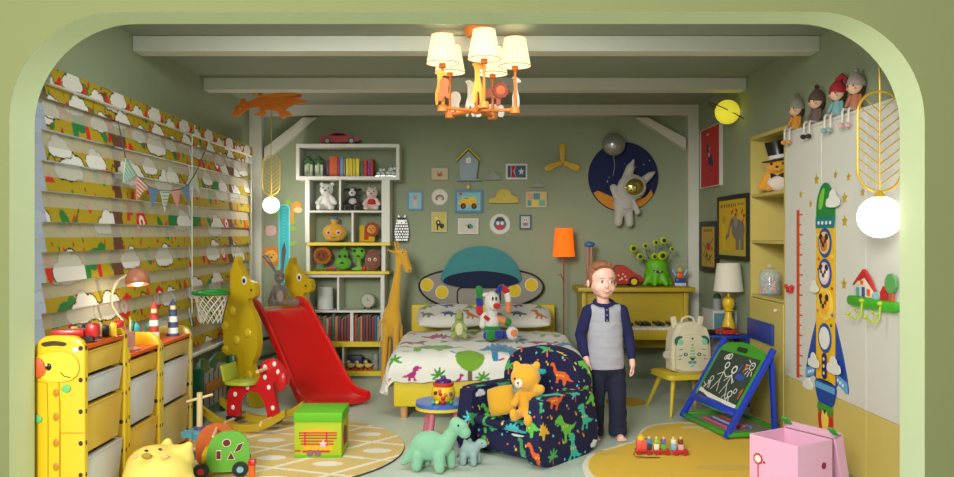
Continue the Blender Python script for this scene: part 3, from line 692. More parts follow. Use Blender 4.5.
# ---- on the racks
def G0(px, Y): return (px-470)*Y/800
redp = M('toy red', (200, 28, 24), **PL); yelp = M('toy yellow', (232, 190, 30), **PL); blkp = M('toy black', (26, 26, 28), .4); grnp = M('toy green', (48, 140, 44), **PL); blup = M('toy blue', (34, 76, 170), **PL); orap = M('toy orange', (226, 104, 24), **PL); tealp = M('toy teal', (70, 160, 160), **PL); whtp = M('toy white', (226, 224, 216), **PL); peach = M('peeled wood', (226, 184, 140), .6); skinw = M('birch wood', (218, 192, 140), .6)
t = T('toy_truck', 'red toy dump truck on top of the tall yellow rack', 'toy truck', (-1.80, 3.655, .811), 14)
B().mm(-.1, .04, -.035, .035, .025, .06, bv=.008).put('cargo_bed', redp, t); B().mm(.045, .1, -.035, .035, .02, .085, bv=.014).put('cab', redp, t)
B().mm(-.1, .1, -.02, .02, .012, .025).put('chassis', blkp, t)
for x in (-.07, .065):
    for y in (-.036, .036): B().cyl((x, y-.008, .016), (x, y+.008, .016), .0155).put('wheel', blkp, t)
t = T('striped_toy_train', 'black, yellow and orange striped toy on the tall rack top', 'toy', (-1.80, 3.83, .811), 25)
for k in range(6): B().mm(-.1+k*.034, -.07+k*.034, -.03, .03, .0, .055+.012*(k % 2), bv=.006).put('block', (yelp, blkp, orap, whtp, blkp, yelp)[k], t)
B().sph((.11, 0, .06), .022).put('head', redp, t)
tag(B().mm(-.05, .05, -.035, .035, 0, .02, bv=.006).put('toy_brick', orap, None, (-1.87, 3.74, .811), (0, 0, 15)), 'flat orange toy brick beside the striped toy', 'toy')
# pencil pot
t = T('pencil_pot', 'pink pot full of pencils on the middle rack', 'pencil pot', (-1.775, 4.14, .704))
pk = M('dusty pink', (206, 150, 130), .5)
B().lathe([(.0, 0), (.062, 0), (.066, .01), (.04, .02), (.038, .10), (.034, .10), (.034, .03), (0, .03)]).put('pot', pk, t)
for k in range(8):
    a = k*.8; c = (blkp, grnp, yelp, redp, blup, blkp, orap, whtp)[k]
    B().cyl((.018*cos(a), .018*sin(a), .032), (.04*cos(a), .04*sin(a), .15+.01*(k % 3)), .0035, n=6).put('pencil', c, t)
# desk lamp
t = T('desk_lamp', 'terracotta gooseneck desk lamp shining in front of the blinds', 'lamp', (-1.862, 4.31, .704))
B().lathe([(0, 0), (.05, 0), (.05, .012), (.012, .02), (0, .02)]).put('base', pk, t)
B().tube(cat_rom([(0, 0, .02), (.0, -.01, .12), (-.05, -.04, .22), (-.03, -.05, .33), (.03, -.04, .38), (.06, -.03, .39)], 5, False), .007).put('neck', M('lamp neck', (200, 180, 150), .4), t)
h = B().lathe([(.056, 0), (.062, .012), (.06, .04), (.045, .075), (.02, .09), (0, .092), (0, .088), (.018, .086), (.042, .072), (.056, .04), (.056, 0)], T=RX(-12) @ RY(-8)).put('lamp_shade', M('terracotta', (150, 92, 66), .45), t, (.085, -.03, .33))
B().sph((0, 0, .022), .03).put('bulb', M('lamp bulb', (255, 226, 160), .3, emit=6), h)
lamp('desk_lamp_light', 'POINT', (-1.777, 4.28, 1.0), 2.2, (1, .85, .6), .03)
def lighthouse(loc, m1, lab):
    t = T('toy_lighthouse', lab, 'toy lighthouse', loc, 0, 'toy lighthouses on the far rack'); t.scale = (1.2, 1.2, 1.12)
    for k in range(4): B().cyl((0, 0, .014+k*.03), (0, 0, .044+k*.03), .026-.002*k, .024-.002*k, 18).put('band', whtp if k % 2 == 0 else m1, t)
    B().cyl((0, 0, 0), (0, 0, .014), .031, .029, 18).put('base', m1, t)
    B().cyl((0, 0, .134), (0, 0, .14), .024).cyl((0, 0, .162), (0, 0, .166), .018).put('gallery', m1, t)
    B().cyl((0, 0, .14), (0, 0, .162), .013).put('lantern', M('lantern glass', (250, 220, 170), .2), t)
    B().cyl((0, 0, .166), (0, 0, .195), .018, .002).put('roof', m1, t)
lighthouse((-1.79, 4.53, .7035), M('lighthouse red', (176, 60, 50), .6), 'red and white toy lighthouse on the far rack')
lighthouse((-1.76, 4.74, .7035), M('lighthouse blue', (60, 76, 110), .6), 'blue and white toy lighthouse on the far rack')
for x, y, h_ in ((-1.87, 4.46, .08), (-1.86, 4.66, .06)):
    t = T('toy_tree', 'teal toy tree between lighthouses, the %s one' % ('taller' if h_ > .07 else 'shorter'), 'toy tree', (x, y, .7055))
    B().cyl((0, 0, 0), (0, 0, .03), .008).put('trunk', skinw, t); B().sph((0, 0, .03+h_/2), (.03, .03, h_/2)).put('crown', tealp, t)
# ================================================================ slide set
sy = M('slide mustard', (200, 168, 22), **PL); sr = M('slide red', (206, 22, 20), .3, coat=.3, var=.03); sg = M('slide green', (16, 62, 40), .4)
d2 = Vector((.66, -.75)).normalized(); p2 = Vector((-d2.y, d2.x))
t = T('slide', 'red toddler slide held between two mustard giraffe-shaped panels', 'slide', (-1.56, 6.64, 0), math.degrees(math.atan2(d2.y, d2.x)))
# local: x forward (down the slide), y to the back-left ... width along y
gir = [(-.2, 0), (-.23, .14), (-.20, .28), (-.22, .45), (-.225, .62), (-.18, .76), (-.13, .88), (-.145, .96), (-.13, 1.04), (-.1, 1.08), (-.085, 1.125), (-.05, 1.13), (-.045, 1.08), (.0, 1.03), (.03, .99), (.09, .95), (.14, .94), (.165, .9), (.16, .85), (.12, .82), (.07, .82), (.09, .76), (.14, .70), (.18, .60), (.19, .48), (.16, .38), (.12, .32), (.17, .22), (.2, .1), (.2, 0), (.09, 0), (.06, .14), (0, .22), (-.05, .2), (-.08, .1), (-.09, 0)]
girs = cat_rom(gir, 4)
sroot = Matrix.Translation(t.location) @ RZ(math.degrees(math.atan2(d2.y, d2.x))); sinv = sroot.inverted()
for wx0, wy0, sc_ in ((-1.745, 6.10, 1.0), (-1.50, 6.90, .98)):
    MM = sinv @ TR(wx0, wy0, 0) @ RZ(-25.5); rz_ = MM.to_euler().z*180/pi; lc = MM.translation
    pn = B().prism([(x*(.80 if wy0 < 6.5 else .92), z*sc_) for x, z in girs], .06, TR(.03, .03, 0) @ FB, bv=.016).put('giraffe_panel', sy, t, tuple(lc), (0, 0, rz_))
    b = B()
    for x, z in ((-.13, .60), (-.13, .42), (-.02, .5), (.09, .56), (-.12, .22), (.10, .24), (-.06, .72)): b.sph((x, -.032, z*sc_), (.034, .012, .036), u=14, v=8)
    each(b, 'spot', M('slide spot', (214, 184, 34), **PL), pn)
    B().sph((.055, -.032, .955*sc_), (.026, .008, .034)).put('eye', whtp, pn); B().sph((.063, -.040, .955*sc_), (.014, .006, .018)).put('pupil', blkp, pn)
    B().sph((.125, -.032, .885*sc_), (.01, .006, .01)).put('nostril', hole, pn)
Wd = .19
prof = cat_rom([(-.12, .69), (-.02, .69), (.08, .64), (.35, .40), (.60, .16), (.72, .07), (.84, .05), (.90, .05)], 5, False)
b = B(); bm = b.bm; rows = []
for i, (x, z) in enumerate(prof):
    f_ = i/(len(prof)-1); wd = Wd+.05*f_; hh = .075-.03*f_
    cs = [(-wd-.03, -.01), (-wd-.028, hh), (-wd-.012, hh+.012), (-wd, hh), (-wd+.012, .012), (-wd+.05, 0), (0, -.004), (wd-.05, 0), (wd-.012, .012), (wd, hh), (wd+.012, hh+.012), (wd+.028, hh), (wd+.03, -.01), (wd-.02, -.025), (0, -.03), (-wd+.02, -.025)]
    rows.append([bm.verts.new((x, c[0], z+c[1])) for c in cs])
for a, c in zip(rows[:-1], rows[1:]):
    for k in range(16): bm.faces.new((a[k], a[(k+1) % 16], c[(k+1) % 16], c[k]))
bm.faces.new(rows[0]); bm.faces.new(rows[-1][::-1])
b.put('chute', sr, t, ang=50)
B().mm(.70, .84, -.15, .15, .0, .022, bv=.01).put('chute_foot', sg, t)
B().mm(-.30, -.115, -.20, .20, .655, .685, bv=.01).put('platform', sy, t)
for ax, z in ((-.1, .22), (-.12, .44), (.1, .35)):
    q0 = sinv @ Vector((-1.745+ax*.9, 6.13-ax*.43, z)); q1 = sinv @ Vector((-1.50+ax*.9, 6.86-ax*.43, z)); B().cyl(q0, q1, .015).put('crossbar', sg, t)
# basketball hoop on the giraffe
hp_ = B(); hp_.tube([Vector((.115*cos(a), .115*sin(a), 0)) for a in [2*pi*k/28 for k in range(28)]], .016, closed=True)
t = T('basketball_hoop', 'green toy basketball hoop with white net beside the slide', 'basketball hoop', (-1.80, 5.56, .90))
hp_.put('ring', M('hoop green', (30, 130, 40), **PL), t)
B().box((-.028, .33, 0), (.026, .44, .026), (0, 0, 7), bv=.005).put('bracket', M('hoop green', (30, 130, 40), **PL), t)
b = B()
for k in range(12):
    for s in (-1, 1):
        pts = []
        for j in range(8):
            f_ = j/7; a = 2*pi*k/12+s*f_*1.6; r = .112-.045*f_
            pts.append((r*cos(a), r*sin(a), -.01-.2*f_))
        b.tube(pts, .0028, n=5)
b.put('net', M('net white', (220, 216, 200), .8), t)
# ================================================================ plush rabbit on the slide
def plush(name, c, **k): d = dict(PLU); d.update(k); return M(name, c, **d)
def blob(parts, mats, name, par, vox=.006, it=5, loc=(0, 0, 0), rot=None):
    b = B()
    for p in parts:
        if len(p) == 2 or (len(p) == 3 and not hasattr(p[1], '__len__')) or p[0] == 's':
            if p[0] == 's': p = p[1:]
            b.sph(p[0], p[1], p[2] if len(p) > 2 else None, u=20, v=14)
        else: b.cap(p[0], p[1], p[2], p[3] if len(p) > 3 else p[2])
    return b.put(name, mats, par, loc, rot, remesh=vox, smooth=it)
gr_ = plush('rabbit grey', (112, 100, 92)); grl = plush('rabbit belly', (150, 138, 128))
t = T('plush_rabbit', 'long-eared grey plush rabbit sitting at the top of the slide', 'plush toy', (-1.575, 6.60, .716), 26); t.scale = (.86, .86, 1)
blob([('s', (0, 0, .09), (.055, .045, .09)), ('s', (0, -.01, .24), (.05, .048, .058)), ('s', (.0, -.035, .225), (.03, .035, .026)),
      ((-.03, 0, .28), (-.12, .0, .40), .012, .024), ((-.12, 0, .4), (-.16, 0, .41), .024, .008), ((.03, 0, .28), (.045, .0, .46), .012, .022), ((.045, 0, .46), (.05, 0, .52), .022, .006),
      ((-.045, 0, .16), (-.11, -.06, .04), .017, .014), ((.045, 0, .16), (.12, -.06, .03), .017, .014),
      ((-.03, -.02, .03), (-.10, -.12, .025), .024, .02), ((.03, -.02, .03), (.13, -.11, .025), .024, .02), ('s', (-.11, -.13, .035), (.022, .02, .034)), ('s', (.145, -.12, .035), (.022, .02, .034))], gr_, 'body', t, .006)
B().sph((0, -.042, .08), (.036, .012, .05)).put('belly', grl, t)
for s in (-1, 1): B().sph((s*.024, -.055, .252), .007).put('eye', blkp, t)
B().sph((0, -.07, .228), (.009, .006, .006)).put('nose', M('pink felt', (220, 150, 150), .8), t)
B().sph((-.11, -.02, .385), (.012, .006, .035), (0, -50, 0)).put('inner_ear', grl, t)
# ================================================================ rocking horse
t = T('rocking_horse', 'red dotted rocking horse on mustard rockers with a green seat', 'rocking horse', (-1.455, 5.34, .0115), -14); t.scale = (1.15, 1.15, 1.12)
rh = M('horse red', (196, 24, 32), **PL); mg = M('rocker mustard', (176, 150, 26), .45)
for s in (-1, 1):
    pts = [(-.27+.54*k/16, s*.11+(0), .028+.42*((k-8)/16)**2) for k in range(17)]
    b = B(); bm = b.bm; rw = []
    for x, y, z in pts: rw.append([bm.verts.new((x, y-.014, z-.025)), bm.verts.new((x, y+.014, z-.025)), bm.verts.new((x, y+.014, z+.02)), bm.verts.new((x, y-.014, z+.02))])
    for a, c in zip(rw[:-1], rw[1:]):
        for k in range(4): bm.faces.new((a[k], a[(k+1) % 4], c[(k+1) % 4], c[k]))
    bm.faces.new(rw[0]); bm.faces.new(rw[-1][::-1]); b.put('rocker', mg, t)
hb = cat_rom([(-.15, .055), (-.085, .055), (-.07, .14), (-.035, .205), (.02, .225), (.07, .19), (.10, .11), (.115, .05), (.175, .05), (.16, .16), (.14, .28), (.17, .28), (.215, .26), (.235, .30), (.20, .37), (.15, .415), (.09, .41), (.06, .36), (.05, .28), (-.02, .262), (-.11, .26), (-.15, .2)], 5)
body = B().prism(hb, .03, TR(0, .015, 0) @ FB, bv=.006).put('body', rh, t)
b = B()
for x, z in ((.09, .37), (.115, .25), (.14, .13), (-.115, .12), (-.02, .245), (.09, .31), (.15, .39), (-.1, .2)): b.sph((x, -.0155, z), (.012, .003, .015), u=14, v=8)
each(b, 'dot', whtp, body)
B().sph((.175, -.02, .345), (.011, .006, .016)).put('eye', whtp, body)
B().sph((.20, -.03, .29), (.035, .018, .06), (0, 10, 0)).put('ear', rh, t)
B().prism(rrect(.19, .17, .06), .018, TR(-.06, 0, .265), bv=.006).put('seat', M('horse seat green', (160, 168, 40), .5), t)
B().box((-.145, 0, .33), (.018, .16, .1), (0, -12, 0), bv=.008).put('backrest', M('horse seat green', (160, 168, 40), .5), t)
B().cyl((.1, -.12, .36), (.1, .12, .36), .010).put('handlebar', peach, t)
B().cyl((.13, -.13, .07), (.13, .13, .07), .009).put('footrest', peach, t)
for x in (-.1, .12): B().cyl((x, -.125, .055), (x, .125, .055), .009).put('crossbar', peach, t)
B().mm(-.155, -.08, -.03, .03, .04, .07, bv=.006).put('hoof', blkp, t); B().mm(.108, .18, -.03, .03, .04, .066, bv=.006).put('hoof', blkp, t)
# ================================================================ green toy crib
t = T('toy_bench', 'dark green toy bench with grey panels against the window wall', 'toy bench', (-1.855, 5.72, 0), 86)
dg = M('crib green', (14, 84, 52), **PL); gp = M('crib grey', (146, 144, 138), .5); bp_ = M('crib brown', (168, 112, 44), .5)
# local x runs along the panel
pl = cat_rom([(-.28, 0), (-.25, .25), (-.27, .36), (-.2, .44), (-.12, .41), (-.07, .35), (-.02, .41), (.08, .45), (.2, .42), (.27, .33), (.26, .1), (.27, 0), (.18, 0), (.14, .05), (-.14, .05), (-.18, 0)], 5)
B().prism(pl, .03, FB, bv=.006).put('frame', dg, t)
B().prism([(-.19, .1), (.19, .1), (.19, .36), (.05, .38), (0, .3), (-.06, .36), (-.19, .34)], .012, TR(0, -.03, 0) @ FB, bv=.003).put('panel', gp, t)
B().mm(-.2, .2, -.052, -.043, .2, .275, bv=.003).put('plank', bp_, t)
for x in (-.13, -.05, .04, .12): B().mm(x-.003, x+.003, -.0455, -.042, .11, .34).put('groove', hole, t)
for s in (-1, 1): B().mm(s*.30-.022, s*.30+.022, -.075, -.001, 0, .40, bv=.018).put('end_post', dg, t)
b = B()
for x, z in ((-.30, .12), (-.30, .2), (.30, .1), (.30, .18), (.30, .24)): b.sph((x, -.076, z), .009, u=10, v=6)
each(b, 'bolt', whtp, t)
# ================================================================ peg stand, cart, pouf, small figure
t = T('peg_stand', 'birch peg post with crossbar and a blue star foot', 'wooden toy', (-1.575, 4.66, .012), 35)
B().cyl((0, 0, .17), (0, 0, .37), .017, .016).put('post', skinw, t); B().cyl((-.075, 0, .325), (.075, 0, .35), .008).put('crossbar', skinw, t)
B().prism([(x, y) for x, y in star(5, .10, .55)], .04, TR(0, 0, .115), bv=.01).put('star', M('star blue', (92, 164, 184), .5), t)
B().cyl((0, 0, .155), (0, 0, .175), .03).put('collar', M('violet', (96, 78, 130), .5), t)
B().cyl((0, 0, 0), (0, 0, .115), .02).put('stem', M('stem grey', (110, 104, 100), .5), t)
B().cyl((0, 0, 0), (0, 0, .012), .08, .07, 24).put('base', M('violet', (96, 78, 130), .5), t)
t = T('toy_cart', 'green and orange wooden toy cart with shape holes', 'toy cart', (-1.35, 4.37, .012), 12); t.scale = (1, 1, .93)
cg = M('cart green', (98, 170, 52), .4, var=.04); co_ = M('cart orange', (196, 96, 40), .45)
def cart_panel(y, m_, x0, w_):
    pr = cat_rom([(x0-w_, .05), (x0-w_-.005, .14), (x0-w_+.02, .22), (x0-.02, .26), (x0+w_*.6, .245), (x0+w_, .18), (x0+w_, .06), (x0+w_-.03, .03), (x0-w_+.03, .03)], 5)
    return B().prism(pr, .018, TR(0, y, 0) @ FB, bv=.005).put('side_panel', m_, t)
gpn = cart_panel(-.10, cg, .04, .105); cart_panel(.09, co_, -.04, .105)
fr = M('cut-out rim', (226, 210, 170), .6); ih = M('cut-out shade', (96, 30, 22), .7)  # cut-out interiors: shade put in as dark inlays
for pts in (circ(18, .019, .03, .195), [(.0-.022, .105), (.022-.022, .105), (.022-.022, .15), (-.022, .15)], [(.035, .1), (.07, .1), (.052, .14)], [(.07, .14), (.09, .18), (.115, .19), (.1, .15)]):
    cx = sum(p[0] for p in pts)/len(pts); cz = sum(p[1] for p in pts)/len(pts)
    B().prism([(cx+(x-cx)*1.22, cz+(z-cz)*1.22) for x, z in pts], .003, TR(0, -.118, 0) @ FB).prism(pts, .0045, TR(0, -.118, 0) @ FB, mi=1).put('shape_hole_inlay', [fr, ih], gpn)
B().mm(-.1, .1, -.098, .085, .05, .13, bv=.004).put('body', M('cart yellow', (210, 186, 40), .45), t)
B().cyl((-.04, -.11, .232), (-.04, .1, .232), .008).put('dowel', peach, t)
for x in (-.10, .10):
    for y in (-.125, .105):
        wl = B().cyl((x, y-.012, .042), (x, y+.012, .042), .042, n=24).put('wheel', blkp, t); B().cyl((x, y-.0145, .042), (x, y+.0145, .042), .018, n=16).put('hub', redp if x < 0 else M('hub blue', (120, 180, 190), .4), wl)
t = T('toy_figure', 'small red-capped orange toy figure right of the cart', 'toy figure', (-1.155, 4.24, .011))
B().cyl((0, 0, 0), (0, 0, .07), .017).put('body', orap, t); B().mm(-.02, .02, -.016, .016, .07, .1, bv=.004).put('cap', redp, t)
# yellow animal pouf
t = T('animal_pouf', 'pale yellow bear-shaped pouf in front of the toy racks', 'pouf', (-1.505, 3.86, 0), 0)
py_ = M('pouf yellow', (238, 214, 104), .6, var=.02)
blob([('s', (0, 0, .13), (.165, .16, .13)), ('s', (-.03, .02, .185), (.128, .125, .095)), ('s', (.06, .07, .20), (.09, .08, .07)), ((.1, .08, .235), (.115, .09, .258), .036, .026), ((-.0, .11, .245), (.0, .12, .27), .034, .024), ('s', (.16, -.02, .1), (.03, .06, .05))], py_, 'body', t, .009, 12)
for x, y, z in ((-.035, -.055, .274), (.025, -.04, .277)): B().sph((x, y, z), (.009, .007, .006)).put('eye', M('brown felt', (84, 56, 30), .8), t)
B().sph((-.02, -.09, .258), (.025, .014, .014), (25, 0, 0)).put('nose', M('olive felt', (170, 140, 50), .8), t)
for x, y, z in ((-.085, -.06, .249), (.06, -.07, .25)): B().sph((x, y, z), (.018, .014, .009)).put('cheek', M('pouf cheek', (236, 190, 130), .8), t)
B().sph((-.16, -.03, .1), (.02, .04, .04)).put('paw', M('pink felt', (220, 150, 150), .8), t)
# ================================================================ green storage box
t = T('storage_box', 'lime green lidded storage box with a wagon picture on the round rug', 'storage box', (-.88, 4.76, .011), 0)
lg = M('box lime', (170, 190, 24), .7, bump=.2, bs=90); lgd = M('lid green', (100, 180, 22), .7, bump=.2, bs=90)
B().mm(-.137, .137, -.13, .13, 0, .21, bv=.004).put('body', lg, t)
B().mm(-.142, .142, -.136, .136, .205, .262, bv=.006).put('lid', lgd, t)
B().mm(-.138, .138, -.131, .131, .0, .016, bv=.002).put('base_trim', lgd, t)
y0 = -.1305
b = B()
for z in (.075, .092, .109, .126, .14): b.prism([(-.11, z), (.11, z), (.11, z+.008), (-.11, z+.008)] if z > .1 else [(-.1, z), (.09, z), (.093, z+.008), (-.1, z+.008)], .0012, TR(0, y0, 0) @ FB)
for x in (-.075, .05): b.prism([(x-.005, .07), (x+.005, .07), (x+.005, .15), (x-.005, .15)], .0014, TR(0, y0, 0) @ FB)
b.prism([(-.135, .035), (-.1, .035), (-.1, .045), (-.135, .045)], .0012, TR(0, y0, 0) @ FB)
b.prism([(-.09, .03), (.07, .03), (.07, .042), (-.09, .042)], .001, TR(0, y0, 0) @ FB)
b.put('wagon_print', M('print red', (196, 44, 30), .7), t)
B().prism([(-.08, .044), (.085, .044), (.085, .07), (-.09, .07)], .0008, TR(0, y0, 0) @ FB).prism(cat_rom([(-.08, .148), (-.05, .165), (0, .17), (.05, .165), (.08, .148)], 4), .0008, TR(0, y0, 0) @ FB).put('wagon_load', M('print amber', (226, 172, 30), .7), t)
b = B()
for x in (-.045, .0): b.prism(circ(18, .021, x, .026), .0018, TR(0, y0, 0) @ FB).prism(circ(18, .009, x, .026), .0024, TR(0, y0, 0) @ FB, mi=1)
b.put('wheel_print', [M('print mauve', (150, 90, 100), .7), M('print grey', (120, 110, 110), .7)], t)
B().prism([(x+.03, z+.08) for x, z in star(5, .026, .5)], .0022, TR(0, y0, 0) @ FB).put('star_print', M('print pink', (236, 190, 200), .7), t)
b = B(); b.prism([(-.06, .05), (.06, .05), (.05, .14), (-.03, .17), (-.07, .12)], .0015, TR(.1375, 0, 0) @ Matrix(((0, 0, 1, 0), (1, 0, 0, 0), (0, 1, 0, 0), (0, 0, 0, 1)))); b.put('side_print', M('print wine', (150, 30, 60), .7), t)
# ================================================================ green plush dinosaurs
dgm = plush('mint plush', (132, 186, 150), sheen=.2); dbm = plush('grey blue plush', (142, 168, 164), sheen=.2)
t = T('plush_dinosaur', 'mint green long-necked plush dinosaur on the floor', 'plush toy', (-.19, 4.42, 0), -10)
blob([('s', (-.035, 0, .135), (.105, .07, .082)), ((.04, 0, .13), (.10, 0, .22), .052, .034), ((.10, 0, .22), (.115, 0, .265), .034, .036), ('s', (.135, -.005, .248), (.05, .038, .042)), ('s', (.165, -.01, .218), (.036, .03, .034)),
      ((-.1, 0, .12), (-.155, -.01, .06), .05, .028), ((-.155, -.01, .06), (-.185, -.02, .035), .028, .014),
      ((-.09, -.04, .09), (-.095, -.045, .03), .034, .03), ((-.06, .045, .09), (-.065, .05, .03), .033, .03), ((.03, -.045, .09), (.035, -.055, .03), .036, .03), ((.075, .035, .09), (.08, .04, .03), .034, .03)], dgm, 'body', t, .0065, 8)
for s in (-1, 1): B().sph((.135, s*.038-.003, .262), .0065).put('eye', blkp, t)
t = T('plush_dinosaur', 'small grey-blue plush dinosaur beside the navy armchair', 'plush toy', (.0, 4.53, 0), -20)
blob([('s', (0, 0, .085), (.055, .04, .045)), ((.03, 0, .09), (.058, 0, .13), .028, .022), ('s', (.075, 0, .125), (.03, .023, .024)), ((-.04, 0, .08), (-.075, 0, .04), .02, .01), ('s', (-.03, 0, .12), (.014, .012, .022)), ('s', (0, 0, .13), (.014, .012, .022)),
      ((-.03, -.025, .06), (-.03, -.028, .02), .021, .02), ((-.02, .025, .06), (-.02, .028, .02), .021, .02), ((.03, -.025, .06), (.032, -.028, .02), .021, .02), ((.035, .025, .06), (.038, .028, .02), .021, .02)], dbm, 'body', t, .005, 6)
for s in (-1, 1): B().sph((.08, s*.023, .132), .004).put('eye', blkp, t)
# ================================================================ bear plush on the armchair
t = T('plush_bear', 'golden plush bear sitting on the navy armchair', 'plush toy', (.322, 4.562, .262), -10); t.scale = (1.04, 1.04, 1.05)
by = plush('bear gold', (226, 164, 40)); bl = plush('bear muzzle', (236, 226, 208))
blob([('s', (0, 0, .075), (.048, .042, .078)), ('s', (-.005, -.005, .215), (.082, .068, .075)), ('s', (-.055, 0, .28), (.022, .016, .024)), ('s', (.055, .01, .28), (.022, .016, .024)),
      ((.04, -.01, .125), (.08, -.05, .162), .024, .026), ((-.04, -.01, .12), (-.06, -.05, .08), .022, .02),
      ((-.02, -.02, .03), (-.055, -.09, .02), .027, .025), ((.025, -.02, .03), (.02, -.1, .0), .028, .026), ('s', (-.06, -.1, .035), (.022, .02, .028)), ('s', (.02, -.11, .01), (.024, .02, .03))], by, 'body', t, .0055, 6)
B().sph((-.035, -.068, .193), (.022, .012, .024)).put('muzzle', bl, t); B().sph((-.038, -.08, .198), (.007, .005, .005)).put('nose', blkp, t)
B().tube([(-.037, -.081, .195), (-.037, -.081, .184)], .0015).put('mouth', blkp, t)
for x, z in ((-.058, .218), (-.014, .22)): B().sph((x, -.066+.01*abs(x+.04), z), .006).put('eye', blkp, t)
# ================================================================ toy pot on the stool table
t = T('toy_pot', 'round yellow activity toy with red and purple lid on the table', 'toy', (-.165, 4.95, .268))
B().lathe([(0, 0), (.045, 0), (.068, .02), (.076, .055), (.068, .09), (.055, .105), (0, .105)]).put('body', yelp, t)
B().lathe([(.06, .098), (.066, .106), (.066, .118), (.05, .122), (0, .122)]).put('rim', M('rim red', (206, 60, 40), **PL), t)
B().lathe([(.052, .12), (.05, .135), (.02, .142), (.014, .155), (0, .158)]).put('lid', M('lid purple', (76, 30, 110), **PL), t)
for k, (x, z, m_) in enumerate(((-.045, .065, M('dark knob', (70, 30, 30), .3)), (-.015, .06, redp), (.015, .055, orap), (.045, .06, M('violet', (96, 78, 130), .5)), (-.02, .08, orap), (.0, .035, redp))): B().sph((x, -math.sqrt(.076**2-x*x)+.003, z), .0125, u=12, v=8).put('button', m_, t)
for x, m_ in ((-.035, yelp), (.0, redp), (.05, grnp), (-.06, tealp)): B().sph((x, -.075, .012), .014, u=12, v=8).put('foot', m_, t)
# ================================================================ white shelf unit
sw = M('shelf white', (214, 214, 206), .5, var=.02); sy_ = M('shelf yellow', (222, 196, 30), .45)
YS = 7.24; K = YS/800
SX = lambda px: (px-470)*K
SZ = lambda py: 1.3-(py-235)*K
t = T('bookshelf', 'tall white bookshelf with yellow boards full of toys behind the slide', 'bookshelf', (0, 0, 0))
YB1 = YB-FD*0-.016
def brd(name, x0, x1, y0, y1, m_=sw, ya=YS, yb=YB1): return B().mm(SX(x0), SX(x1), ya, yb, SZ(y1), SZ(y0), bv=.002).put(name, m_, t, sm=False)
TH = 3.4
# top box
brd('board', 296, 399.5, 143.8, 147.2); brd('board', 296, 399.5, 176.2, 179.8); brd('side_panel', 296, 299.4, 147.2, 176.2); brd('side_panel', 396, 399.5, 147.2, 176.2)
brd('side_panel', 305, 309.5, 179.8, 242.5); brd('side_panel', 381.5, 389.8, 179.8, 242.5); brd('divider', 339, 341, 179.8, 210.5); brd('shelf', 309.5, 381.5, 210.5, 212.5); brd('divider', 351.5, 353.5, 212.5, 242.5)
brd('yellow_board', 307.5, 390.5, 242.5, 245.6, sy_, YS-.03); brd('side_panel', 306, 309.8, 245.6, 271.2); brd('side_panel', 381.5, 385.5, 245.6, 271.2); brd('yellow_board', 304.5, 389.5, 271.2, 274, sy_, YS-.03)
brd('board', 305.5, 384.5, 274, 277.4); brd('side_panel', 305.5, 309, 277.4, 341.5); brd('side_panel', 380.5, 384.5, 277.4, 341.5); brd('divider', 337, 339.2, 277.4, 310.5); brd('shelf', 309, 380.5, 310.5, 312.6); brd('divider', 350, 353.3, 312.6, 341.5)
brd('yellow_board', 305, 385, 341.5, 346.5, sy_, YS-.03); brd('divider', 342, 344, 346.5, 371); brd('side_panel', 305.5, 308.5, 346.5, 371); brd('side_panel', 379, 383, 346.5, 371, M('shelf grey', (120, 122, 112), .5)); brd('yellow_board', 305, 384, 371, 375.6, sy_, YS-.02); brd('plinth', 306, 384, 375.6, 378.7, M('shelf grey', (120, 122, 112), .5))
# ---- what stands on it ; top box floor at py 176.2
def srow(items, zpy, yy=YS+.03, group='books on the white shelf', d=.16, seed=0, place='on the white shelf'):
    r = random.Random(seed); prev = None
    for k, (x0, x1, h, c, nm) in enumerate(items):
        w_ = SX(x1)-SX(x0)-.0015; hh = h*K; x = SX(x0)+w_/2; z = SZ(zpy)+.0008
        t = T('book', '%s book %s, %s' % (nm, place, ('first in its row' if k == 0 else 'beside the %s one' % prev)), 'book', (x, yy, z), 0, group)
        B().mm(-w_/2, w_/2, 0, d, 0, hh, bv=min(.002, w_/5)).put('cover', M('book '+nm, c, .6), t)
        B().mm(-w_/2+.0025, w_/2-.0025, .004, d+.001, .004, hh+.0006).put('pages', M('paper', (224, 216, 196), .8), t)
        prev = nm
srow([(326, 328.6, 17, (96, 60, 110), 'thin purple'), (328.8, 337, 20, (200, 90, 40), 'wide orange'), (337.2, 339.5, 19, (150, 50, 110), 'slim magenta'), (339.7, 342.6, 19, (120, 150, 190), 'pale blue'), (342.8, 345, 17, (130, 130, 120), 'grey'),
      (345.3, 348.5, 18, (222, 200, 40), 'bright yellow'), (348.7, 352, 18, (214, 196, 60), 'lemon'), (352.2, 355.3, 18, (200, 186, 40), 'mustard'), (355.5, 359, 18, (224, 204, 70), 'light yellow'), (360, 362.5, 15, (60, 120, 90), 'small green'), (362.8, 366.6, 16, (200, 50, 60), 'crimson'), (367.2, 369.6, 14, (150, 60, 150), 'violet'), (369.8, 372.8, 18, (170, 60, 50), 'tall rust')], 176.2, place='in the top box', group='books in the top box')
